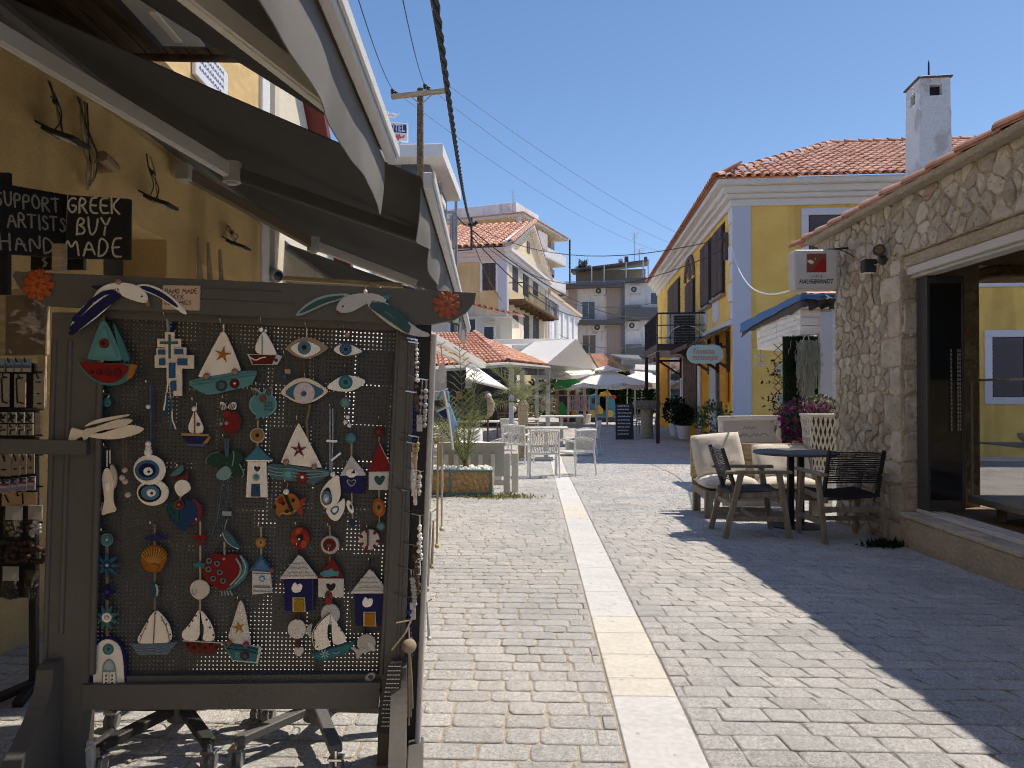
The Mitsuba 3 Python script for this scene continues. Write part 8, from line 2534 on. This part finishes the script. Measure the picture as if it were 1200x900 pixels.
E = (75,700)
orn('mobile of turquoise flowers ending in a white arched door plaque with a navy rim','mobile',E,[cord((378,-560),(380,340),w=28,col=(.17,.13,.10)),*ring('disc',372,-505,(58,(.16,.34,.36)),(44,(.09,.25,.27)),(8,W),lay=1),
    *[('petal','S',[(375 + 30*math.cos(a - .6),-280 + 30*math.sin(a - .6)),(375 + 82*math.cos(a - .22),-280 + 80*math.sin(a - .22)),(375 + 128*math.cos(a),-280 + 120*math.sin(a)),(375 + 82*math.cos(a + .22),-280 + 80*math.sin(a + .22)),(375 + 30*math.cos(a + .6),-280 + 30*math.sin(a + .6))],(.08,.24,.34),1) for a in np.arange(8)*math.pi/4],*[('petal_face','C',(375 + 72*math.cos(a),-280 + 68*math.sin(a),34,12,math.degrees(a)),(.04,.15,.26),2) for a in np.arange(8)*math.pi/4],*ring('centre',375,-280,(36,(.02,.06,.14)),(14,(.45,.42,.4)),lay=2),
    *[('star_petal','C',(378 + 40*math.cos(a),-47 + 40*math.sin(a),34,18,math.degrees(a)),NV,1) for a in np.arange(4)*math.pi/2],('star_centre','C',(378,-47,18),(.05,.06,.3),2),
    *[('petal','S',[(372 + 30*math.cos(a - .6),180 + 30*math.sin(a - .6)),(372 + 80*math.cos(a - .24),180 + 78*math.sin(a - .24)),(372 + 128*math.cos(a),180 + 122*math.sin(a)),(372 + 80*math.cos(a + .24),180 + 78*math.sin(a + .24)),(372 + 30*math.cos(a + .6),180 + 30*math.sin(a + .6))],(.10,.32,.36),1) for a in np.arange(8)*math.pi/4 + .39],*[('petal_face','C',(372 + 78*math.cos(a),180 + 74*math.sin(a),28,11,math.degrees(a)),(.05,.20,.23),2) for a in np.arange(8)*math.pi/4 + .39],*ring('centre',372,180,(42,W),(18,(.45,.30,.26)),(10,W),lay=2),
    ('rim','S',[(228,790),(225,500),(262,395),(380,335),(490,385),(545,480),(550,770),(548,775),(300,780),(232,792)],(.015,.02,.14),0),('plaque','S',[(255,790),(248,510),(288,405),(380,360),(472,402),(515,500),(530,768),(526,772),(400,778),(262,790)],W,1),*ring('sun_disc',385,460,(48,(.10,.30,.32)),(30,(.16,.38,.38)),(12,(.04,.16,.2)),lay=2),('door_arch','S',[(330,775),(330,620),(355,560),(392,542),(430,562),(452,620),(458,772),(452,774),(340,776)],(.26,.30,.32),2),('door_leaf','P',[(340,775),(342,660),(388,660),(388,774)],W,3),('door_leaf','P',[(398,774),(396,660),(446,660),(450,772)],W,3),('fanlight','S',[(342,640),(362,575),(392,555),(424,575),(442,640)],(.42,.48,.50),3),*[('stud','C',(x,y,7),BKK,4) for x in (365,418) for y in (692,726,756)]],hook=(380,-590))
orn('mobile of a navy fish, an orange scallop shell and a sailboat with a grey-blue hull','mobile',E,[cord((797,-640),(797,110),w=22,col=(.20,.15,.11)),('fish','S',[(700,-530),(780,-545),(815,-570),(830,-540),(890,-525),(905,-560),(900,-500),(870,-510),(780,-490),(710,-505)],(.025,.03,.17),1),('shell','S',[(700,-260),(668,-320),(680,-400),(740,-450),(795,-458),(860,-440),(905,-390),(900,-320),(868,-265),(850,-222),(780,-215),(715,-230)],(.42,.15,.015),1),*[('rib','L',([(785,-255),(785 + 108*math.cos(a),-330 + 105*math.sin(a))],11),(.60,.28,.06),2) for a in np.linspace(-2.75,-.3,11)],('shell_fan','C',(782,-262,46,34),(.46,.17,.02),3),('disc','C',(795,-65,32,68),(.03,.11,.18),1),('disc_edge','S',[(790,-128),(825,-100),(828,-20),(800,5),(815,-60)],(.42,.46,.48),2),
    ('sail','S',[(797,98),(870,160),(932,250),(958,398),(790,405),(620,410),(688,282)],W,1),('mast','L',([(798,140),(783,405)],6),(.38,.20,.12),2),*[('stitch','L',([(740,215),(700,290),(665,390)],4),(.4,.3,.2),2),('stitch','L',([(850,170),(905,280),(925,390)],4),(.4,.3,.2),2)],*[('dot','C',q,BKK,2) for q in ((732,215,6),(715,278,5),(672,342,5),(860,205,6),(898,238,6),(928,332,6),(800,142,7))],('hull','P',[(578,408),(998,392),(905,508),(655,512)],(.11,.16,.22),0),*[('wave_line','L',([(620,430 + d),(690,450 + d),(760,432 + d),(840,452 + d),(940,420 + d)],5),(.20,.26,.32),1) for d in (0,22,44)]],hook=(800,-650))
G6 = (190,690)
orn('leaning white sail with a gold starfish on a teal hull, bottom row','boat ornament',G6,[('sail','S',[(676,102),(700,108),(730,180),(782,488),(770,498),(558,470),(620,300)],(.60,.57,.54),1),starfish(670,345,58,(.50,.29,.02),-100),('hull','P',[(528,480),(625,474),(868,514),(868,540),(842,658),(620,635)],(.55,.56,.55),0),('hull_face','P',[(530,482),(625,480),(845,520),(825,645),(620,628)],(.05,.22,.26),1),*[('wave_line','L',([(560,500 + d),(640,510 + d),(720,512 + d),(835,545 + d)],9),(.03,.12,.16),2) for d in (0,30)],*ring('fish',725,592,(36,(.05,.03,.05)),(20,(.12,.06,.08)),lay=2),('fish','C',(660,585,26,44),(.10,.28,.33),2),('bead','B',(586,475,26),(.35,.12,.10),2),('bead','B',(735,490,26),(.35,.12,.10),2)],hook=(690,70))
F4 = (310,630)
def navy_house(label,dx,dy,door,extra):
    t = lambda L: [(x + dx,y + dy) for x,y in L]
    k = orn(label,'house ornament',F4,[('roof','P',t([(298,152),(330,170),(468,352),(460,362),(140,366),(132,358)]),(.56,.55,.54),1),*[('roof_ripple','L',(t([(200 + 10*i,320 - 40*i),(250,310 - 40*i),(300,318 - 40*i),(350 - 6*i,308 - 40*i),(395 - 22*i,318 - 40*i)]),6),(.44,.44,.43),2) for i in range(3)],('eave','P',t([(150,340),(448,338),(465,362),(135,366)]),(.60,.59,.58),2),('wall','P',t([(168,366),(440,362),(438,642),(178,646)]),(.01,.012,.12),0),('wall_edge','L',(t([(424,366),(424,640)]),6),(.07,.09,.26),1),('dove','S',t([(235,440),(255,400),(280,425),(300,405),(330,410),(330,450),(310,480),(265,488),(240,470)]),W2_,1),('dove_wing','S',t([(250,400),(275,395),(290,430),(262,435)]),W2_,2),('door_frame','P',t([(245,526),(354,526),(360,654),(245,652)]),(.50,.42,.28),1),('door','P',t([(260,540),(344,540),(346,650),(258,648)]),door,2),cord(*t([(298,180),(310,60)]),w=10,col=BKK)] + extra,hook=(300 + dx,60 + dy))
    return k
navy_house('navy house with a white roof, white dove and yellow door, left of the pair',0,0,(.45,.27,.01),[cord((298,640),(298,1055),w=20,col=(.13,.05,.03)),('disc','C',(283,806,80,86),(.60,.57,.53),0),('heart','S',[(298,1058),(255,1010),(262,965),(298,970),(340,962),(346,1005)],(.58,.54,.50),0),('half_disc','S',[(425,755),(395,760),(365,800),(370,850),(400,880),(418,870),(405,820)],(.42,.41,.40),0)])
navy_house('navy house with a white roof, white dove and orange door, right of the pair',622,128,(.50,.20,.01),[cord((888,765),(888,950),w=14,col=BKK),('disc','C',(895,930,82,78),(.42,.41,.40),0),('disc_petal','C',(940,960,22,50,-35),(.55,.54,.52),1),('butterfly','S',[(745,970),(790,960),(825,1000),(850,960),(905,985),(910,1015),(850,1015),(830,1070),(805,1060),(800,1005)],(.46,.45,.46),1)])
orn('mobile of red-roofed house, red bird and large sailboat with a teal hull','mobile',F4,[cord((575,160),(578,660),w=20,col=(.30,.13,.10)),('roof','P',[(602,178),(698,348),(462,352)],(.22,.015,.02),0),('wall','P',[(470,358),(696,362),(694,524),(472,524)],(.55,.54,.50),0),('heart','S',[(582,480),(540,435),(545,402),(572,408),(582,420),(600,400),(626,408),(622,440)],BKK,1),('fish','S',[(480,318),(520,288),(570,285),(590,262),(608,300),(655,290),(650,345),(610,335),(560,350),(510,345)],(.10,.36,.42),1),('bird','S',[(528,570),(530,490),(555,458),(590,480),(602,530),(585,590),(550,595)],(.30,.04,.06),1),('bird_eye','C',(548,510,16,24),(.05,.05,.05),2),('back_disc','C',(578,675,84,92),(.44,.43,.44),0),
    ('sail','S',[(572,660),(500,715),(430,800),(410,870),(428,950),(462,1005),(590,950),(555,900),(548,800),(575,730)],W,1),('sail','S',[(578,660),(640,760),(745,918),(600,955),(590,850),(590,740)],W,1),('sail_edge','L',([(572,665),(500,725),(440,800),(420,870),(440,950)],6),BKK,2),*[('dot','C',q,BKK,2) for q in ((448,805,6),(438,905,6),(462,965,6),(672,820,6),(648,780,5),(730,900,6))],('hull','P',[(398,1022),(795,908),(775,960),(735,1015),(600,1060),(480,1092)],(.03,.16,.20),0),('hull_face','S',[(420,1030),(600,975),(780,918),(730,1005),(600,1050),(485,1080)],(.045,.22,.25),1),*[('sun_ray','L',([(530 + 12*math.cos(a),1025 + 12*math.sin(a)),(530 + 38*math.cos(a),1025 + 36*math.sin(a))],7),(.35,.5,.55),2) for a in np.arange(8)*.785],('wave_line','L',([(600,1010),(640,1020),(660,1000)],6),(.3,.45,.5),2)],hook=(575,100))
orn('small grey spiral shell at the lower right corner of the panel','shell ornament',(310,690),[('shell','S',[(878,800),(890,765),(930,738),(975,745),(975,780),(940,812),(900,818)],(.36,.35,.34),0),('shell_mouth','C',(932,778,22,18),(.08,.08,.08),1)],base=.03)
orn('tiny blue drop with a clay tag between the eyes and the boats','bead ornament',B,[('drop','S',[(100,805),(120,840),(105,858),(82,850),(80,825)],(.05,.16,.26),0),('tag','P',[(100,768),(150,768),(152,810),(105,808)],(.40,.30,.24),0),cord((110,655),(118,780),w=7)],hook=(115,650))

# ------------------------------------------------------------------ strings of goods on the rack's right edge
rg = np.random.default_rng(55)
ws = thing
STR = [('white beads',W2_),('dark wooden beads',(.10,.07,.05)),('grey pearls',(.40,.40,.42)),('navy beads',(.03,.04,.16)),('tan pendants',(.42,.32,.2)),('silver links',(.55,.55,.56)),('pale shells',(.58,.54,.48)),('black cords',(.02,.02,.02))]
PLC = ['topmost','second','third','fourth','fifth','sixth','seventh','eighth','ninth','tenth','eleventh','lowest']
for i,(y0,y1) in enumerate(((398,448),(402,470),(445,498),(460,520),(512,546),(520,560),(552,580),(576,606),(604,660),(640,690),(668,712),(700,770))):
    xr = 502.5 - (y0 - 395)*.0395
    px = xr - rg.uniform(6,22)
    s = STR[i % 8]
    k = thing('hanging_string',f'{s[0]} hung on a hook, {PLC[i]} down the right edge of the rack','necklace',"goods hung down the rack's right edge")
    for j in range(rg.integers(2,4)):
        q0 = (px + rg.uniform(-3,5) + 3*j,y0); q1 = (px + rg.uniform(-4,4) + 3*j - .5,y1 + rg.uniform(-6,4))
        n = 9
        put(k,'cord',tube([r3(*q0,.03),r3((q0[0] + q1[0])/2 + rg.uniform(-1,1),(y0 + y1)/2,.035),r3(*q1,.03)],.0022,4),'matte',col=tuple(c*.7 for c in s[1]))
        put(k,'bead',[ball(r3(q0[0] + (q1[0] - q0[0])*t,q0[1] + (q1[1] - q0[1])*t,.036),rg.uniform(.004,.009),1) for t in np.linspace(.25,1,rg.integers(5,12))],'glaze',col=s[1],kind='stuff')
        if j == 0:
            put(k,'pendant',xf(cbox(-.010,.010,-.028,.028,0,.008,.003),RM @ TM.translation_matrix([*rp(*q1,.03),.03])),'glaze',col=tuple(min(.75,c*1.2) for c in s[1]))
    put(k,'hook',tube([r3(px - 14,y0 - 5,.05),r3(px - 6,y0 - 2,.06),r3(px + 6,y0,.045),r3(px + 8,y0,-.02)],.0022,5),'chrome')
k = thing('belt_roll','black woven belts with pale dashes hanging at the foot of the right post','belt')
bp = [(457,778),(471,776),(470,800),(466,850),(462,862),(441,858),(446,815),(452,796)]
put(k,'belt',rpoly(bp,.10,.112),'paint',col=(.022,.022,.024))
for i in range(15):
    y = 781 + 5.0*i
    a,b = 455 - .75*i + (i > 11)*2,470 - .5*i
    for j in range(5):
        x = a + (b - a)*(j + .5)/5
        put(k,'dash',xf(box(-.0035,.0035,-.0016,.0016,0,.0012),RM @ TM.translation_matrix([*rp(x,y,.1135),.1125])),'paint',col=(.55,.55,.54))
k = thing('tassel','cream cord tassel tied with a knot low on the right edge of the rack','tassel')
put(k,'head',ball(r3(479.5,757,.06),.024,2),'matte',col=(.30,.25,.2))
put(k,'cord',[tube([r3(479,735,.05),r3(480,757,.06),r3(478 + i*1.6,800,.06),r3(477 + i*2.2,850 - 10*abs(i - 1),.055)],.0035,5) for i in range(4)] + [tube([r3(484,722,.06),r3(475,742,.08),r3(459,762,.09)],.003,5),tube([r3(464,730,.07),r3(480,727,.06)],.003,5)],'matte',col=(.34,.27,.19))

# beyond the pole: pendants hung on the far side in the sun
def pend(label,catg,parts,hookpx):
    k = thing(catg.replace(' ','_'),label,catg)
    for nm,m,b,c in parts:
        put(k,nm,m,b,col=c,smooth=40 if b == 'glaze' else False)
    put(k,'hook',tube([r3(hookpx[0] - 12,hookpx[1] + 1,-.10),r3(hookpx[0] + 5,hookpx[1],-.10),r3(hookpx[0] + 10,hookpx[1] - 3,-.10)],.0025,5),'chrome')
pend('white leaf-shaped clay pendant in the sun beside the pole','leaf pendant',[('leaf',rpoly(chaikin([(512,446),(514,428),(519,423),(523,432),(523,444),(519,449),(515,449)],2),-.09,-.08),'glaze',(.70,.68,.64)),('cord',tube([r3(518,424,-.085),r3(517,404,-.09)],.002,4),'matte',(.5,.4,.3))],(512,404))
pend('blue and white tassel of ribbons hanging in the sun beside the pole','ribbon tassel',[('ribbon',[tube([r3(519,459,-.1),r3(524 + i,478,-.1),r3(529 + 1.6*i,498,-.1),r3(528 + 2.6*i,520 - 8*abs(i - .3),-.1)],.0035,5) for i in range(5)],'matte',(.30,.55,.72)),('white_ribbon',[tube([r3(520,458,-.09),r3(526,488,-.09),r3(531,527,-.09)],.005,5),tube([r3(512,482,-.09),r3(526,476,-.09)],.004,5)],'matte',(.72,.73,.74)),('blue_triangle',rpoly([(512,482),(526,478),(523,492)],-.11,-.10),'glaze',(.015,.04,.16)),('loop',tube([r3(513,468,-.1),r3(518,458,-.1),r3(525,459,-.1),r3(526,470,-.1)],.004,5),'matte',(.20,.45,.62))],(515,458))
for i,(x0,x1,y0,y1,cl,lab) in enumerate(((513.5,512,512,640,(.55,.42,.16),'long yellow wooden wind chime rod beside the pole'),(518.5,517.5,508,620,(.60,.52,.42),'long pale cord beside the yellow rod'),(508,503,520,600,(.62,.60,.56),'white shell strand close to the pole'),(505,501,600,690,(.64,.61,.56),'white ribbon strand low beside the pole'),(508,506,610,664,(.56,.44,.28),'tan wooden pendant low beside the pole'),(500.5,503,705,748,(.70,.70,.68),'white paper tag hanging low beside the pole'))):
    pend(lab,'hanging strand',[('strand',tube([r3(x0,y0,-.09),r3((x0 + x1)/2,(y0 + y1)/2,-.085),r3(x1,y1,-.09)],[.0035,.0045,.0065 if i > 2 else .0035],6),'matte',cl),('end_bead',ball(r3(x1,y1,-.088),.009,1),'glaze',cl)],(x0 - 4,y0))
